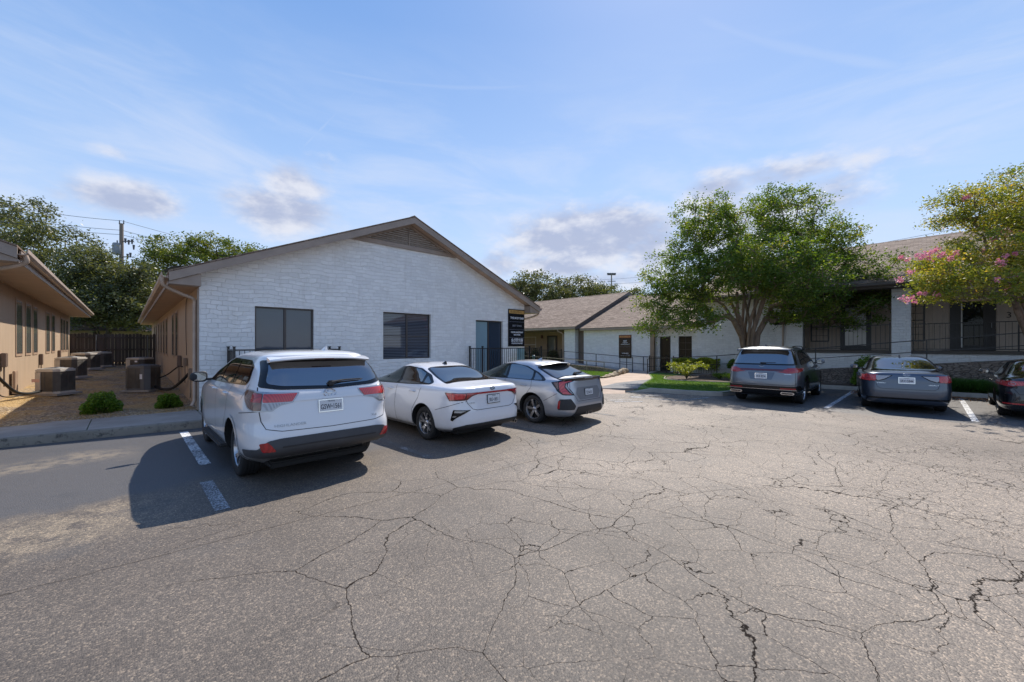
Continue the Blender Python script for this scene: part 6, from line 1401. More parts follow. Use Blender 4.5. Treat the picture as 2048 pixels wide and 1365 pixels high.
# rows: z, y_rear, y_front, halfwidth, n_rear, n_front, bow
# ---- white three-row suv
def suv_white():
    rows=[(.20,-.45,3.40,.76,7,5,0),(.30,-.65,3.58,.88,8,5,0),(.40,-.95,3.68,.935,8,5,0),(.46,-1.06,3.70,.95,8,5,0),(.54,-1.10,3.74,.96,8,5,0),(.68,-1.09,3.75,.963,8,5,0),(.84,-1.06,3.73,.963,7,4.5,0),
     (.98,-1.03,3.66,.958,8,4.5,0),(1.06,-1.015,3.50,.95,8,4.5,0),(1.12,-1.0,3.2,.937,8,5,0),(1.17,-.985,2.9,.915,8,6,0),(1.21,-.965,2.66,.892,8,6,0),(1.27,-.93,2.48,.868,8,6,0),(1.36,-.875,2.25,.835,8,6,0),(1.46,-.81,1.98,.79,8,5,0),(1.56,-.72,1.65,.74,7,5,0),(1.63,-.69,1.38,.695,7,5,0),(1.668,-.68,1.18,.655,6,4,0),(1.695,-.62,1.0,.59,5,4,0),(1.715,-.50,.80,.48,5,4,0),(1.73,-.25,.55,.30,4,4,0),(1.735,.0,.3,.10,4,4,0)]
    c=Car('parked_suv','white three-row suv with grey lower bumper, nearest the camera on the left','parked cars',(1.98,6.62),R(90.6),rows,K_WHITE,2.79,.96,.895,.375,arch=.43,tw=.24)
    out=[(2.36,1.20),(2.0,1.33),(1.55,1.55),(1.1,1.605),(-.15,1.592),(-.40,1.52),(-.52,1.34),(-.44,1.275),(1.0,1.225)]
    c.side_glass(out,[[(2.2,1.215),(1.92,1.34),(1.50,1.53),(1.20,1.58),(1.16,1.24)],[(1.08,1.245),(1.10,1.58),(.45,1.58),(.28,1.265)],[(.20,1.27),(.36,1.575),(-.13,1.565),(-.36,1.50),(-.47,1.34),(-.41,1.295)]])
    c.patch('rear_window_surround',[(-.70,1.60),(.70,1.60),(.80,1.27),(.60,1.235),(0,1.21),(-.60,1.235),(-.80,1.27)],'B',K_GBLK,off=.006,rad=.03)
    c.patch('rear_window',[(-.64,1.57),(.64,1.57),(.725,1.31),(.56,1.275),(0,1.25),(-.56,1.275),(-.725,1.31)],'B',K_GLASS,off=.011,rad=.05)
    # spoiler
    mb=MB(); n=16; sec=[(-.60,1.675),(-.80,1.645),(-.815,1.625),(-.79,1.610),(-.62,1.60)]
    vs=[];
    for k in range(n+1):
        t=-1+2*k/n; e=1-.25*abs(t)**4
        for y,z in sec: vs.append((t*.66,y*e+(-.60)*(1-e),z-.035*abs(t)**2.5))
    mb.mesh(vs,[(k*5+j,(k+1)*5+j,(k+1)*5+(j+1)%5,k*5+(j+1)%5) for k in range(n) for j in range(5)]+[tuple(range(5))[::-1],tuple(n*5+j for j in range(5))]); build('roof_spoiler',mb,K_WHITE,c.root,smooth=40)
    mb=MB(); mb.cbox((0,-.795,1.615),(.26,.012,.014)); build('brake_lamp',mb,K_DRED,c.root)
    # lower cladding
    lip=[(-.93,.30),(-.93,.40),(-.80,.46),(-.66,.56),(-.52,.605),(.52,.605),(.66,.56),(.80,.46),(.93,.40),(.93,.30),(.60,.245),(-.60,.245)]
    c.patch('bumper_cladding',[(-1.25,.40),(-1.25,.50),(-.86,.53),(-.74,.63),(-.62,.65),(.62,.65),(.74,.63),(.86,.53),(1.25,.50),(1.25,.40)],'W',K_GREYP,off=.010,rad=.03)
    c.patch('bumper_crease',[(-.60,.535),(-.60,.55),(.60,.55),(.60,.535)],'B',K_TRIM,off=.014,rad=.004)
    for sx in (-1,1): c.patch('reflector',[(sx*.66,.50),(sx*.80,.50),(sx*.84,.60),(sx*.74,.615)] if sx>0 else [(sx*.74,.615),(sx*.84,.60),(sx*.80,.50),(sx*.66,.50)],'W',K_RED,off=.016,rad=.02)
    c.archlip(.045,K_WHITE,0,.010); c.archlip(.045,K_WHITE,2.79,.010)
    # running board
    for sd in (-1,1):
        mb=MB(); mb.bbox((sd*.93,1.39,.335),(.15,1.72,.055),.02); r_=build('running_board',mb,K_TRIM,c.root); mb=MB()
        for i in range(26): mb.cbox((sd*.935,.62+i*.062,.365),(.10,.02,.006))
        build('step_grip',mb,K_GREYP,r_)
        c.patch('sill_cladding',[(.47,.20),(.47,.36),(2.32,.36),(2.32,.20)],'R' if sd>0 else 'L',K_GREYP,off=.006,rad=0)
    # tail lamps
    for sx in (-1,1):
        f=(lambda L: L if sx>0 else [(-a,b) for a,b in L][::-1])
        c.patch('tail_lamp_surround',f([(.37,1.195),(1.30,1.240),(1.36,1.210),(1.14,1.015),(.98,0.980),(.70,0.980),(.60,1.045),(.46,1.070)]),'W',K_GOLDS,off=.005,rad=.02)
        c.patch('tail_lamp',f([(.40,1.183),(.83,1.190),(.83,1.090),(.47,1.085)]),'W',K_REDB,off=.011,rad=.010)
        c.patch('reverse_lamp',f([(.52,1.075),(.83,1.080),(.83,0.995),(.71,0.995),(.62,1.050)]),'W',K_CLR,off=.010,rad=.015)
        c.patch('side_lens',f([(.845,1.195),(1.29,1.230),(1.33,1.205),(1.12,1.027),(.98,0.993),(.845,0.993)]),'W',K_AMB,off=.010,rad=.02)
        c.patch('tail_lamp',f([(.85,1.183),(1.08,1.200),(1.06,1.095),(.85,1.090)]),'W',K_RED,off=.014,rad=.02)
    # tailgate seam, door seams
    c.seams([([(-.80,1.27),(-.835,1.1),(-.80,.86),(-.76,.77),(-.60,.735),(0,.72),(.60,.735),(.76,.77),(.80,.86),(.835,1.1),(.80,1.27)],'B'),
             ([(1.12,1.23),(1.14,.70),(1.10,.42)],'L'),([(.26,1.25),(.30,.90),(.50,.62),(.52,.42)],'L'),([(2.22,1.18),(2.26,.70),(2.26,.42)],'L'),([(.46,.40),(2.24,.40)],'L'),
             ([(1.12,1.23),(1.14,.70),(1.10,.42)],'R'),([(.26,1.25),(.30,.90),(.50,.62),(.52,.42)],'R'),([(2.22,1.18),(2.26,.70),(2.26,.42)],'R'),
             ([(-.47,.93),(-.98,.99)],'L'),([(-.47,.93),(-.98,.99)],'R')])
    c.seams([([(-.50,1.10),(-.56,1.3)],'L')],'pillar_gap')
    # garnish bar, emblem, badges, plate
    c.patch('tailgate_garnish',[(-.46,1.085),(-.42,1.115),(.42,1.115),(.46,1.085)],'B',K_WHITE,off=.012,rad=.01)
    c.ring(0,1.155,.078,.052,.006,extra=((0,.0,.026,.050),(0,.022,.052,.024)))
    q=c.bvh.ray_cast(Vector((0,-5,1.0)),Vector((0,1,0)))[0]
    c.plate(.0,q.y-.016,.995,R(6),'GSW•1561')
    c.badge('HIGHLANDER',.046,-.50,.80,K_GOLDS,1.25); c.badge('XLE',.040,.60,.80,K_GOLDS,1.25)
    # wiper
    q=c.bvh.ray_cast(Vector((0,-5,1.29)),Vector((0,1,0)))[0]; mb=MB(); mb.bbox((.03,q.y-.035,1.285),(.09,.05,.07),.015); mb.tube([(.03,q.y-.05,1.30),(.20,q.y-.035,1.32),(.44,q.y-.028,1.325)],[.016,.011,.006],6); mb.tube([(.12,q.y-.024,1.31),(.48,q.y-.015,1.32)],.006,5); build('rear_wiper',mb,K_TRIM,c.root)
    c.mirrors(2.08,1.26,.9,K_TRIM,(.25,.14,.18)); c.handles((1.36,.42),1.12,K_WHITE); c.fin(-.30,K_WHITE,.18)
    c.patch('sunroof',[(-.42,.95),(.42,.95),(.42,.15),(-.42,.15)][::-1],'T',K_GLASS,off=.004,rad=.06)
    for sd in (-1,1):
        pts=[]
        for k in range(9):
            y=1.15-1.55*k/8; h_=c.bvh.ray_cast(Vector((sd*.60,y,4)),Vector((0,0,-1)))[0]; pts.append((sd*.60,y,h_.z+(.03 if 0<k<8 else .0)))
        mb=MB(); mb.tube(smoothpath(pts,3),.014,6)
    c.patch('windscreen',[(-.62,1.55),(.62,1.55),(.74,1.16),(-.74,1.16)][::-1],'F',K_GLASS,off=.004,rad=.05)
    for sx in (-1,1): c.patch('headlamp',[(sx*.40,.74),(sx*.86,.80),(sx*.88,.88),(sx*.50,.82)],'F',K_CLR,off=.006,rad=.02)
    mb=MB(); mb.bbox((0,.2,.24),(1.3,1.9,.08),.02); mb.tube([(-.62,-.55,.30),(.25,-.60,.30)],.09,12); build('underbody',mb,K_WELL,c.root)
    c.wheels('split',.245,K_RIM,K_RIMD,5); return c
def sedan_rows(roof,len_r,len_f,w,deck=1.02,wb=2.7):
    return None
def kia():
    rows=[(.17,-.50,3.2,.72,6,4,0),(.24,-.72,3.40,.82,7,4,0),(.31,-.98,3.50,.87,7,4,0),(.46,-1.04,3.57,.895,6.5,4,0),(.60,-1.035,3.57,.90,6.5,4,0),(.72,-1.02,3.52,.897,6.5,4,0),(.82,-1.01,3.38,.888,6.5,4,0),(.92,-1.005,3.08,.874,7,4.5,0),
     (.99,-.99,2.72,.856,7,5,0),(1.035,-.965,2.42,.828,6,5,0),(1.06,-.88,2.25,.79,5,5,0),(1.09,-.63,2.12,.755,5,5,0),(1.13,-.40,1.98,.732,5,5,0),(1.20,-.13,1.72,.69,5,5,0),(1.30,.14,1.48,.635,4.5,4.5,0),(1.37,.38,1.30,.575,4,4,0),(1.41,.58,1.18,.49,4,3.5,0),(1.43,.74,1.08,.35,3.5,3,0),(1.437,.88,.98,.10,3,3,0)]
    c=Car('parked_sedan','white sedan with full-width red light bar between the white suv and silver hatchback','parked cars',(4.93,6.66),R(91.5),rows,K_WHITE2,2.70,.90,.845,.320,arch=.368,tw=.225)
    out=[(2.26,.985),(1.72,1.20),(1.35,1.335),(.95,1.368),(.45,1.335),(.08,1.22),(-.16,1.09),(-.10,1.055),(.6,1.025)]
    c.side_glass(out,[[(2.05,1.0),(1.66,1.185),(1.32,1.31),(1.08,1.338),(1.02,1.02)],[(.94,1.02),(1.0,1.338),(.70,1.338),(.46,1.31),(.22,1.24),(.20,1.045)],[(.13,1.05),(.14,1.205),(-.08,1.09),(-.06,1.068)]],gl2=K_GLASS2)
    c.patch('rear_window_surround',[(-.555,.36),(.555,.36),(.68,-.50),(-.68,-.50)][::-1],'T',K_GBLK,off=.0025,rad=.08)
    c.patch('rear_window',[(-.52,.33),(.52,.33),(.645,-.46),(-.645,-.46)][::-1],'T',K_GLASS,off=.006,rad=.09)
    # light bar
    c.patch('tail_lamp_bar',[(-.62,0.915),(-.60,0.945),(.60,0.945),(.62,0.915)],'B',K_RED,off=.011,rad=.008)
    for sx in (-1,1.050):
        f=(lambda L: L if sx>0 else [(-a,b) for a,b in L][::-1])
        c.patch('tail_lamp_surround',f([(1.13,0.955),(.36,0.947),(.38,0.912),(.50,0.888),(.60,0.822),(1.0,0.805)]),'W',K_DRED,off=.005,rad=.02)
        c.patch('tail_lamp',f([(1.08,0.942),(.62,0.936),(.65,0.850),(.98,0.825)]),'W',K_REDB,off=.010,rad=.012)
        c.patch('tail_lamp',f([(.60,0.936),(.42,0.934),(.54,0.895),(.62,0.850)]),'W',K_RED,off=.010,rad=.008)
        c.patch('bumper_vent_frame',f([(.54,0.650),(.88,0.655),(.95,0.470),(.90,0.455),(.80,0.520)]),'W',K_GBLK,off=.008,rad=.012)
        c.patch('vent_blade',f([(.64,0.635),(.84,0.638),(.86,0.605),(.72,0.605)]),'W',K_GOLDS,off=.013,rad=.006)
        c.patch('vent_blade',f([(.80,0.550),(.88,0.550),(.90,0.525),(.83,0.525)]),'W',K_GOLDS,off=.013,rad=.006)
    c.patch('bumper_diffuser',[(-.96,.26),(-.90,.33),(-.62,.395),(.62,.395),(.90,.33),(.96,.26)],'W',K_TRIM,off=.008,rad=.02)
    c.seams([([(-.64,.95),(-.60,.77),(-.50,.66),(-.40,.635),(.40,.635),(.50,.66),(.60,.77),(.64,.95)],'B'),([(.98,.99),(1.02,.60),(.98,.26)],'L'),([(.10,.99),(.16,.80),(.36,.56),(.38,.26)],'L'),([(2.08,.96),(2.15,.6),(2.12,.26)],'L'),([(.38,.25),(2.1,.25)],'L'),([(-.40,.62),(-.75,.72),(-.98,.80)],'L'),
             ([(.98,.99),(1.02,.60),(.98,.26)],'R'),([(.10,.99),(.16,.80),(.36,.56),(.38,.26)],'R')])
    q=c.bvh.ray_cast(Vector((.0,-5,.80)),Vector((0,1,0)))[0]; c.plate(0,q.y-.015,.805,R(4),'SRS•1851',frame=K_TRIM)
    c.ring(0,.995,.062,.030,.004,K_CHR,fill=K_GBLK); c.badge('KIA',.036,0,.995,K_CHR,1.3,'emblem_letters'); c.badge('FORTE',.036,-.52,.765,K_GOLDS,1.35)
    c.fin(.52,K_GBLK); c.mirrors(1.98,1.03,.9,K_TRIM,(.20,.12,.14)); c.handles((1.22,.36),.91,K_WHITE2)
    c.patch('windscreen',[(-.54,1.33),(.54,1.33),(.70,1.03),(-.70,1.03)][::-1],'F',K_GLASS,off=.004,rad=.05)
    for sx in (-1,1): c.patch('headlamp',[(sx*.40,.66),(sx*.82,.70),(sx*.84,.77),(sx*.5,.74)],'F',K_CLR,off=.006,rad=.02)
    c.exhaust(.62,-1.0,.30,.035); mb=MB(); mb.bbox((0,.3,.20),(1.2,1.9,.08),.02); mb.tube([(.1,-.60,.27),(.62,-.62,.27)],.08,12); build('underbody',mb,K_WELL,c.root)
    c.archlip(.012,K_WELL,0,.004); c.archlip(.012,K_WELL,2.70,.004)
    c.wheels('split',.215,K_RIM,K_RIMD,5)
def civic():
    rows=[(.17,-.70,3.1,.72,6,4,0),(.23,-.90,3.3,.83,7,4,0),(.32,-.98,3.42,.875,7,4,0),(.46,-1.0,3.50,.897,6.5,4,0),(.60,-.985,3.52,.90,6.5,4,0),(.74,-.96,3.46,.897,6.5,4,0),(.84,-.94,3.30,.886,6,4,0),(.92,-.925,3.0,.866,6,4.5,0),(.98,-.915,2.62,.84,6,5,0),
     (1.02,-.90,2.32,.805,6,5,0),(1.045,-.84,2.18,.78,5,5,0),(1.08,-.66,2.05,.75,5,5,0),(1.16,-.42,1.82,.705,5,5,0),(1.26,-.13,1.55,.65,5,4.5,0),(1.335,.06,1.36,.60,5,4,0),(1.385,.20,1.2,.53,4.5,3.5,0),(1.41,.38,1.08,.43,4,3.5,0),(1.425,.58,.98,.26,3.5,3,0),(1.43,.72,.85,.08,3,3,0)]
    c=Car('parked_hatchback','silver hatchback with black rear spoiler parked right of the white sedan','parked cars',(7.62,6.35),R(91),rows,K_SILV,2.70,.90,.845,.325,arch=.375,tw=.235)
    out=[(2.22,.99),(1.66,1.20),(1.25,1.33),(.85,1.355),(.35,1.30),(-.05,1.17),(-.36,1.02),(-.33,.99)]
    c.side_glass(out,[[(1.98,1.0),(1.60,1.185),(1.22,1.305),(.98,1.325),(.94,1.0)],[(.86,1.0),(.92,1.325),(.62,1.32),(.36,1.275),(.10,1.19),(.06,1.0)],[(-.01,1.0),(.03,1.17),(-.14,1.09),(-.27,1.01)]],gl2=K_GLASS2)
    c.patch('rear_window_surround',[(-.60,.08),(.60,.08),(.70,-.62),(-.70,-.62)][::-1],'T',K_GBLK,off=.0025,rad=.06)
    c.patch('rear_window',[(-.56,.04),(.56,.04),(.665,-.59),(-.665,-.59)][::-1],'T',K_GLASS,off=.006,rad=.07)
    # upper roof spoiler
    mb=MB(); n=14; vs=[]; sec=[(.18,1.385),(-.12,1.385),(-.14,1.372),(-.10,1.355),(.14,1.345)]
    for k in range(n+1):
        t=-1+2*k/n
        for y,z in sec: vs.append((t*.56,y+.10*abs(t)**3,z-.05*abs(t)**2))
    mb.mesh(vs,[(k*5+j,(k+1)*5+j,(k+1)*5+(j+1)%5,k*5+(j+1)%5) for k in range(n) for j in range(5)]+[tuple(range(5)),tuple(n*5+j for j in range(5))]); build('roof_spoiler',mb,K_SILV,c.root,smooth=40)
    # lower spoiler: black wing bridging the tail lamps
    mb=MB(); vs=[]; n=18; sec=[(-.62,1.06),(-.90,1.085),(-.965,1.075),(-.955,1.03),(-.90,.985),(-.66,1.0)]
    for k in range(n+1):
        t=-1+2*k/n
        for y,z in sec: vs.append((t*.70,y+.13*abs(t)**3,z-.02*abs(t)**2))
    mb.mesh(vs,[(k*6+j,(k+1)*6+j,(k+1)*6+(j+1)%6,k*6+(j+1)%6) for k in range(n) for j in range(6)]+[tuple(range(6)),tuple(n*6+j for j in range(6))]); build('rear_spoiler',mb,K_GBLK,c.root,smooth=35)
    mb=MB(); mb.cbox((0,-.966,1.06),(.30,.01,.018)); build('brake_lamp',mb,K_CLR,c.root)
    for sx in (-1,1):
        f=(lambda L: L if sx>0 else [(-a,b) for a,b in L][::-1]); ax='R' if sx>0 else 'L'
        c.patch('tail_lamp_surround',f([(1.20,.975),(.98,1.01),(.70,1.03),(.48,1.045),(.46,1.01),(.64,.965),(.68,.90),(.60,.79),(.52,.695),(.84,.705),(1.02,.79)]),'W',K_GBLK,off=.005,rad=.02)
        c.patch('tail_lamp',f([(.98,.975),(.80,1.0),(.54,1.025),(.54,1.0),(.74,.965),(.78,.88),(.66,.75),(.60,.72),(.82,.73),(.93,.80)]),'W',K_REDB,off=.010,rad=.012)
        c.patch('reverse_lamp',f([(.69,.955),(.70,.90),(.58,.73),(.62,.75),(.745,.885),(.72,.955)]),'W',K_CLR,off=.011,rad=.004)
        c.patch('side_lens',f([(1.14,.972),(1.01,.985),(.97,.83),(1.02,.84)]),'W',K_AMB,off=.010,rad=.01)
        c.patch('bumper_vent',f([(.93,.615),(.64,.625),(.52,.46),(.56,.385),(.98,.38)]),'W',K_TRIM,off=.008,rad=.02)
        c.patch('reflector',f([(.96,.58),(.90,.585),(.925,.405),(.99,.41)]),'W',K_RED,off=.013,rad=.01)
    c.patch('dark_plate_patch',[(-.40,.86),(.40,.86),(.47,.72),(.36,.585),(-.36,.585),(-.47,.72)],'B',K_SILV_SHADE,off=.004,rad=.03)  # darker copy of the body silver: recess shade painted on a flush patch
    c.patch('bumper_diffuser',[(-.60,.20),(-.46,.44),(.46,.44),(.60,.20)],'B',K_TRIM,off=.009,rad=.02)
    for ax in 'LR': c.patch('sill_cladding',[(.40,.18),(.40,.27),(2.28,.27),(2.28,.18)],ax,K_TRIM,off=.012,rad=0)
    c.seams([([(-.60,.98),(-.62,.84),(-.44,.56),(.44,.56),(.62,.84),(.60,.98)],'B'),([(.90,.99),(.92,.60),(.88,.27)],'L'),([(.04,.99),(.02,.84),(.30,.50),(.38,.27)],'L'),([(2.0,.96),(2.1,.6),(2.1,.26)],'L'),([(-.36,.55),(-.70,.74)],'L'),([(.90,.99),(.92,.60),(.88,.27)],'R')])
    q=c.bvh.ray_cast(Vector((.0,-5,.74)),Vector((0,1,0)))[0]; c.plate(0,q.y-.014,.745,R(4),'TZS•6531',frame=K_TRIM)
    q=c.bvh.ray_cast(Vector((0,-.56,4)),Vector((0,0,-1)))[0]; mb=MB(); mb.bbox((.0,-.58,q.z+.02),(.09,.07,.04),.012); mb.tube([(0,-.56,q.z+.045),(.25,-.52,q.z+.045),(.42,-.48,q.z+.05)],[.013,.009,.006],6); mb.tube([(-.02,-.55,q.z+.03),(.45,-.47,q.z+.035)],.006,5); build('rear_wiper',mb,K_TRIM,c.root)
    c.fin(.50,K_SILV); c.mirrors(1.92,1.03,.9,K_SILV,(.20,.12,.14)); c.handles((1.16,.26),.86,K_SILV)
    c.patch('windscreen',[(-.52,1.33),(.52,1.33),(.68,1.03),(-.68,1.03)][::-1],'F',K_GLASS,off=.004,rad=.05)
    for sx in (-1,1): c.patch('headlamp',[(sx*.40,.66),(sx*.82,.70),(sx*.84,.77),(sx*.5,.74)],'F',K_CLR,off=.006,rad=.02)
    c.exhaust(-.07,-.98,.27,.045); c.exhaust(.07,-.98,.27,.045); mb=MB(); mb.bbox((0,.3,.20),(1.2,1.9,.08),.02); build('underbody',mb,K_WELL,c.root)
    c.archlip(.012,K_WELL,0,.004); c.archlip(.012,K_WELL,2.70,.004)
    c.wheels('blade',.232,K_RIM,K_GBLK,5)
def suv_grey():
    rows=[(.24,-.82,3.7,.80,7,5,0),(.32,-1.02,3.9,.93,8,5,0),(.44,-1.09,3.98,.985,8,5,0),(.58,-1.11,4.05,1.0,8,5,0),(.74,-1.10,4.06,1.0,8,4.5,0),(.90,-1.07,4.0,.995,8,4.5,0),(1.0,-1.05,3.85,.985,8,4.5,0),(1.06,-1.03,3.5,.965,8,5,0),(1.12,-1.0,3.0,.935,8,6,0),(1.18,-.97,2.72,.905,8,6,0),(1.30,-.91,2.45,.865,8,6,0),(1.45,-.83,2.12,.815,8,5,0),(1.58,-.76,1.82,.765,7,5,0),(1.66,-.74,1.60,.72,6,5,0),(1.71,-.74,1.40,.68,6,4,0),(1.745,-.68,1.2,.60,5,4,0),(1.765,-.50,1.0,.48,5,4,0),(1.78,-.2,.75,.28,4,4,0),(1.785,.1,.5,.10,4,4,0)]
    c=Car('parked_suv','bluish grey suv with a thin full-width tail light parked in front of the crape myrtle','parked cars',(15.05,3.55),R(1.5),rows,K_GREY,3.07,1.0,.93,.385,arch=.445,tw=.25)
    out=[(2.60,1.195),(2.10,1.40),(1.72,1.60),(1.35,1.645),(.1,1.635),(-.20,1.55),(-.42,1.30),(-.36,1.20)]
    c.side_glass(out,[[(2.40,1.21),(2.02,1.41),(1.70,1.575),(1.42,1.62),(1.38,1.21)],[(1.30,1.21),(1.34,1.62),(.68,1.62),(.48,1.21)],[(.40,1.21),(.58,1.615),(.12,1.605),(-.17,1.53),(-.37,1.30),(-.33,1.21)]])
    c.patch('rear_window_surround',[(-.73,1.66),(.73,1.66),(.86,1.20),(-.86,1.20)],'B',K_GBLK,off=.006,rad=.03)
    c.patch('rear_window',[(-.69,1.62),(.69,1.62),(.80,1.235),(-.80,1.235)],'B',K_GLASS,off=.011,rad=.05)
    mb=MB(); n=16; vs=[]; sec=[(-.66,1.735),(-.88,1.705),(-.90,1.685),(-.87,1.665),(-.70,1.66)]
    for k in range(n+1):
        t=-1+2*k/n; e=1-.22*abs(t)**4
        for y,z in sec: vs.append((t*.72,y*e+(-.66)*(1-e),z-.03*abs(t)**2.5))
    mb.mesh(vs,[(k*5+j,(k+1)*5+j,(k+1)*5+(j+1)%5,k*5+(j+1)%5) for k in range(n) for j in range(5)]+[tuple(range(5))[::-1],tuple(n*5+j for j in range(5))]); build('roof_spoiler',mb,K_GREY,c.root,smooth=40)
    c.patch('tail_lamp_bar',[(-.80,1.035),(-.80,1.08),(.80,1.08),(.80,1.035),(.5,1.02),(-.5,1.02)],'B',K_DRED,off=.009,rad=.01)
    for sx in (-1,1):
        f=(lambda L: L if sx>0 else [(-a,b) for a,b in L][::-1]); ax='R' if sx>0 else 'L'
        c.patch('tail_lamp',f([(.62,1.085),(.94,1.11),(.96,1.03),(.90,.985),(.55,1.03)]),'B',K_RED,off=.012,rad=.012)
        c.patch('tail_lamp',[(-1.05,1.11),(-.84,1.125),(-.74,1.10),(-.90,.99),(-1.05,.96)],ax,K_RED,off=.010,rad=.015)
        c.patch('reflector',f([(.50,.495),(.86,.495),(.86,.53),(.50,.53)]),'B',K_RED,off=.018,rad=.006)
        mb=MB(); mb.bbox((sx*.68,-1.09,.375),(.34,.08,.075),.02); e_=build('exhaust_surround',mb,K_CHR,c.root,smooth=35); mb=MB(); mb.bbox((sx*.68,-1.125,.375),(.29,.02,.045),.008); build('exhaust_opening',mb,K_GBLK,e_)
    c.patch('bumper_cladding',[(-.98,.30),(-.98,.52),(-.90,.58),(.90,.58),(.98,.52),(.98,.30)],'B',K_GBLK,off=.010,rad=.02)
    for ax in 'LR':
        c.patch('bumper_cladding',[(-1.05,.30),(-1.05,.58),(-.80,.60),(-.52,.40),(-.50,.28)],ax,K_GBLK,off=.010,rad=.02)
        c.patch('sill_cladding',[(.48,.24),(.48,.40),(2.6,.40),(2.6,.24)],ax,K_TRIM,off=.010,rad=0)
    mb=MB(); mb.box((-.92,-1.135,.475),(.92,-1.125,.485)); build('chrome_strip',mb,K_CHR,c.root)
    c.archlip(.05,K_GBLK,0,.010); c.archlip(.05,K_GBLK,3.07,.010)
    c.seams([([(-.84,1.2),(-.86,.98),(-.86,.62),(.86,.62),(.86,.98),(.84,1.2)],'B'),([(1.34,1.2),(1.36,.75),(1.32,.44)],'R'),([(.46,1.2),(.42,.95),(.56,.70),(.60,.44)],'R'),([(2.42,1.16),(2.5,.75),(2.5,.45)],'R')])
    c.patch('dark_plate_patch',[(-.36,.985),(.36,.985),(.28,.76),(-.28,.76)],'B',K_SLATE,off=.004,rad=.02)
    q=c.bvh.ray_cast(Vector((0,-5,.87)),Vector((0,1,0)))[0]; c.plate(0,q.y-.014,.87,R(3),'VKB 8274')
    c.ring(0,1.165,.06,.022,.005); c.badge('AVENIR',.035,.68,.94,K_CHR,1.4)
    q=c.bvh.ray_cast(Vector((0,-5,1.28)),Vector((0,1,0)))[0]; mb=MB(); mb.bbox((.03,q.y-.03,1.262),(.16,.04,.035),.012); mb.tube([(0,q.y-.03,1.268),(.36,q.y-.02,1.275)],.008,6); build('rear_wiper',mb,K_TRIM,c.root)
    c.mirrors(2.32,1.24,.95,K_GREY,(.25,.14,.18)); c.handles((1.60,.62),1.04,K_GREY); c.fin(-.42,K_GREY)
    for sd in (-1,1):
        pts=[]
        for k in range(9):
            y=1.6-2.0*k/8; pts.append((sd*.66,y,1.735-.05*abs(k/4-1)**3+(.035 if 0<k<8 else -.03)))
        mb=MB(); mb.tube(smoothpath(pts,3),.016,6); build('roof_rail',mb,K_GBLK,c.root,smooth=50)
    c.patch('windscreen',[(-.66,1.60),(.66,1.60),(.80,1.22),(-.80,1.22)][::-1],'F',K_GLASS,off=.004,rad=.05)
    mb=MB(); mb.bbox((0,.3,.28),(1.3,2.0,.08),.02); build('underbody',mb,K_WELL,c.root); c.wheels('split',.27,K_RIM,K_GBLK,6)
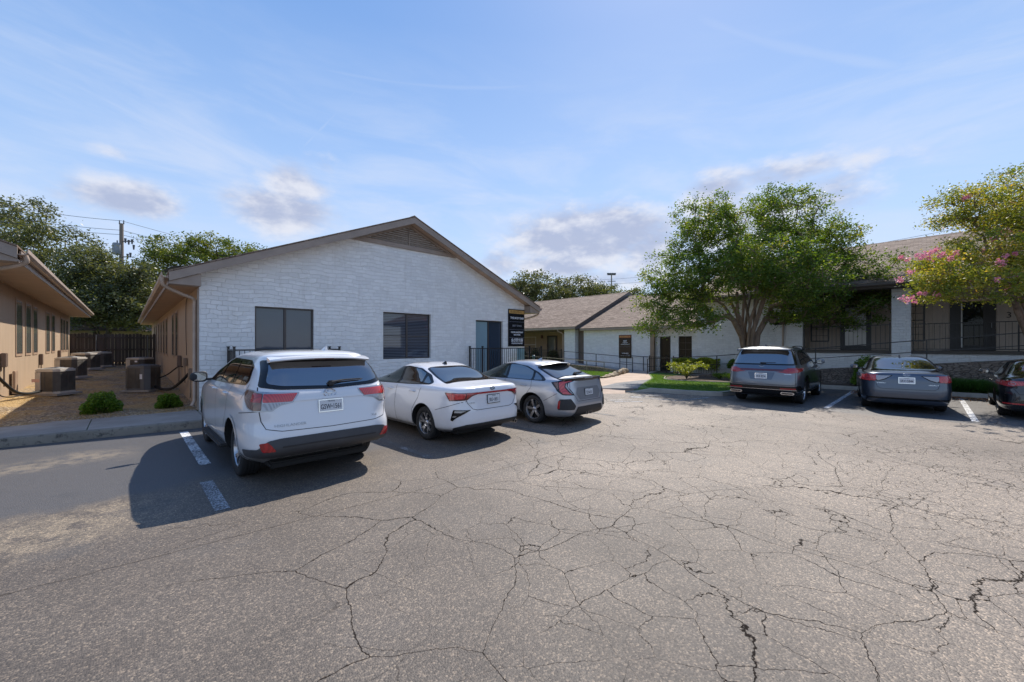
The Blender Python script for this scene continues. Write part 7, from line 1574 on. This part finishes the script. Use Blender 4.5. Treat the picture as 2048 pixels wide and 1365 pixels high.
def legacy():
    rows=[(.18,-.80,3.3,.74,6,4,0),(.25,-1.02,3.5,.85,7,4,0),(.35,-1.09,3.6,.90,7,4,0),(.50,-1.11,3.66,.918,7,4,0),(.64,-1.105,3.66,.92,7,4,0),(.78,-1.09,3.6,.915,7,4,0),(.88,-1.08,3.4,.905,7,4,0),(.96,-1.06,3.0,.885,7,4.5,0),(1.02,-1.04,2.6,.86,7,5,0),(1.055,-1.0,2.4,.83,6,5,0),(1.075,-.90,2.28,.79,5,5,0),(1.10,-.66,2.16,.765,5,5,0),(1.14,-.44,2.02,.745,5,5,0),(1.25,-.16,1.74,.695,5,5,0),(1.36,.12,1.48,.63,4.5,4.5,0),(1.43,.36,1.3,.57,4,4,0),(1.47,.56,1.16,.49,4,3.5,0),(1.49,.74,1.05,.34,3.5,3,0),(1.498,.86,.95,.10,3,3,0)]
    c=Car('parked_sedan','slate blue-grey sedan with a light frosted plate parked between the suv and the black car','parked cars',(15.95,.50),R(7),rows,K_SLATE,2.75,.92,.865,.335,arch=.385,tw=.225)
    out=[(2.35,1.02),(1.78,1.24),(1.40,1.39),(1.0,1.42),(.48,1.375),(.05,1.22),(-.20,1.06),(-.16,1.02)]
    c.side_glass(out,[[(2.1,1.035),(1.72,1.23),(1.38,1.365),(1.10,1.39),(1.05,1.035)],[(.97,1.035),(1.02,1.39),(.72,1.39),(.48,1.35),(.22,1.25),(.20,1.035)],[(.12,1.035),(.14,1.21),(-.06,1.10),(-.10,1.035)]])
    c.patch('rear_window_surround',[(-.56,.40),(.56,.40),(.70,-.63),(-.70,-.63)][::-1],'T',K_GBLK,off=.0025,rad=.08)
    c.patch('rear_window',[(-.53,.37),(.53,.37),(.665,-.59),(-.665,-.59)][::-1],'T',K_GLASS,off=.006,rad=.09)
    for sx in (-1,1):
        f=(lambda L: L if sx>0 else [(-a,b) for a,b in L][::-1]); ax='R' if sx>0 else 'L'
        c.patch('tail_lamp',f([(.60,0.975),(.90,0.985),(.91,0.835),(.64,0.835),(.60,0.880)]),'B',K_REDB,off=.010,rad=.012)
        c.patch('reverse_lamp',f([(.30,0.980),(.595,0.980),(.595,0.880),(.56,0.845),(.44,0.890)]),'B',K_CLR,off=.010,rad=.012)
        c.patch('tail_lamp_surround',f([(.26,0.995),(.92,1.000),(.925,0.820),(.54,0.830),(.42,0.870)]),'B',K_GBLK,off=.005,rad=.012)
        c.patch('tail_lamp',[(-1.10,0.995),(-.86,1.010),(-.82,0.950),(-.90,0.850),(-1.10,0.825)],ax,K_RED,off=.010,rad=.015)
    c.patch('bumper_lower',[(-.80,.22),(-.80,.40),(.80,.40),(.80,.22)],'B',K_GBLK,off=.004,rad=.02)
    c.patch('bumper_insert',[(-.78,.245),(-.76,.355),(.76,.355),(.78,.245)],'B',K_SLATE,off=.009,rad=.02)
    c.seams([([(-.60,.78),(-.58,.68),(-.50,.63),(.50,.63),(.58,.68),(.60,.78)],'B'),([(1.02,1.02),(1.06,.62),(1.02,.28)],'R'),([(.12,1.02),(.18,.82),(.38,.58),(.40,.28)],'R'),([(1.02,1.02),(1.06,.62),(1.02,.28)],'L')])
    q=c.bvh.ray_cast(Vector((0,-5,.86)),Vector((0,1,0)))[0]; c.plate(0,q.y-.014,.865,R(4),'SRX•5844')
    c.ring(0,1.01,.065,.030,.005,K_CHR,fill=K_SLATE,extra=((-.02,.002,.012,.006),(.015,.008,.006,.004),(.03,-.004,.006,.004))); c.badge('LEGACY',.036,.50,.76,K_CHR,1.4); c.badge('SUBARU',.034,-.50,.78,K_CHR,1.4)
    c.fin(.50,K_SLATE); c.mirrors(2.02,1.09,.9,K_SLATE,(.21,.12,.14)); c.handles((1.26,.38),.90,K_SLATE)
    c.patch('windscreen',[(-.54,1.38),(.54,1.38),(.72,1.07),(-.72,1.07)][::-1],'F',K_GLASS,off=.004,rad=.05)
    mb=MB(); mb.bbox((0,.3,.21),(1.2,1.9,.08),.02); build('underbody',mb,K_WELL,c.root); c.wheels('blade',.225,K_RIMD,K_GBLK,5)
def mazda():
    rows=[(.17,-.74,3.2,.72,6,4,0),(.24,-.94,3.4,.83,7,4,0),(.34,-1.01,3.5,.88,7,4,0),(.48,-1.03,3.56,.897,6,4,0),(.62,-1.02,3.55,.90,5.5,4,0),(.76,-1.0,3.48,.893,5,4,0),(.86,-.98,3.3,.88,5,4,0),(.93,-.96,2.95,.86,5,4.5,0),(.98,-.93,2.6,.835,5,5,0),(1.02,-.86,2.36,.80,5,5,0),(1.06,-.72,2.2,.765,5,5,0),(1.14,-.55,2.0,.72,5,5,0),(1.25,-.36,1.7,.66,5,4.5,0),(1.35,-.20,1.45,.60,4.5,4,0),(1.40,-.08,1.25,.52,4,3.5,0),(1.43,.12,1.1,.40,4,3,0),(1.443,.40,.98,.2,3.5,3,0),(1.447,.6,.85,.06,3,3,0)]
    c=Car('parked_hatchback','black hatchback cut off by the right edge','parked cars',(16.35,-2.12),R(-1),rows,K_BLACK,2.73,.90,.845,.325,arch=.375,tw=.225)
    out=[(2.22,1.0),(1.66,1.21),(1.25,1.35),(.85,1.375),(.40,1.33),(.08,1.21),(-.06,1.06),(0,1.0)]
    c.side_glass(out,[[(1.98,1.01),(1.60,1.20),(1.22,1.325),(.98,1.345),(.94,1.01)],[(.86,1.01),(.92,1.345),(.62,1.34),(.36,1.29),(.12,1.20),(.02,1.05),(.05,1.01)]])
    c.patch('rear_window',[(-.53,1.36),(.53,1.36),(.66,1.08),(-.66,1.08)],'B',K_GLASS,off=.006,rad=.05)
    for sx in (-1,1):
        f=(lambda L: L if sx>0 else [(-a,b) for a,b in L][::-1]); ax='R' if sx>0 else 'L'
        c.patch('tail_lamp',f([(.48,.90),(.86,.93),(.87,.83),(.70,.79),(.50,.84)]),'B',K_REDB,off=.010,rad=.02)
        c.ring(sx*.66,.862,.05,.04,.007,K_CLR,'lamp_ring')
        c.patch('tail_lamp',[(-1.0,.93),(-.76,.935),(-.66,.90),(-.80,.84),(-1.0,.82)],ax,K_RED,off=.010,rad=.015)
        c.patch('reflector',f([(.46,.375),(.80,.375),(.80,.405),(.46,.405)]),'B',K_REDB,off=.014,rad=.006)
    c.seams([([(-.66,1.0),(-.68,.80),(-.56,.62),(.56,.62),(.68,.80),(.66,1.0)],'B'),([(.90,.99),(.92,.60),(.88,.27)],'L'),([(.04,.99),(.04,.82),(.30,.50),(.38,.27)],'L')])
    c.mirrors(1.94,1.04,.9,K_BLACK,(.22,.12,.14)); c.handles((1.16,.30),.86,K_BLACK); mb=MB(); mb.bbox((0,.3,.20),(1.2,1.9,.08),.02); build('underbody',mb,K_WELL,c.root); c.wheels('blade',.225,K_RIMD,K_GBLK,5)
    q=c.bvh.ray_cast(Vector((0,-5,.74)),Vector((0,1,0)))[0]; c.plate(0,q.y-.014,.74,R(4),'SVD•2047')
suv_white(); kia(); civic(); suv_grey(); legacy(); mazda()
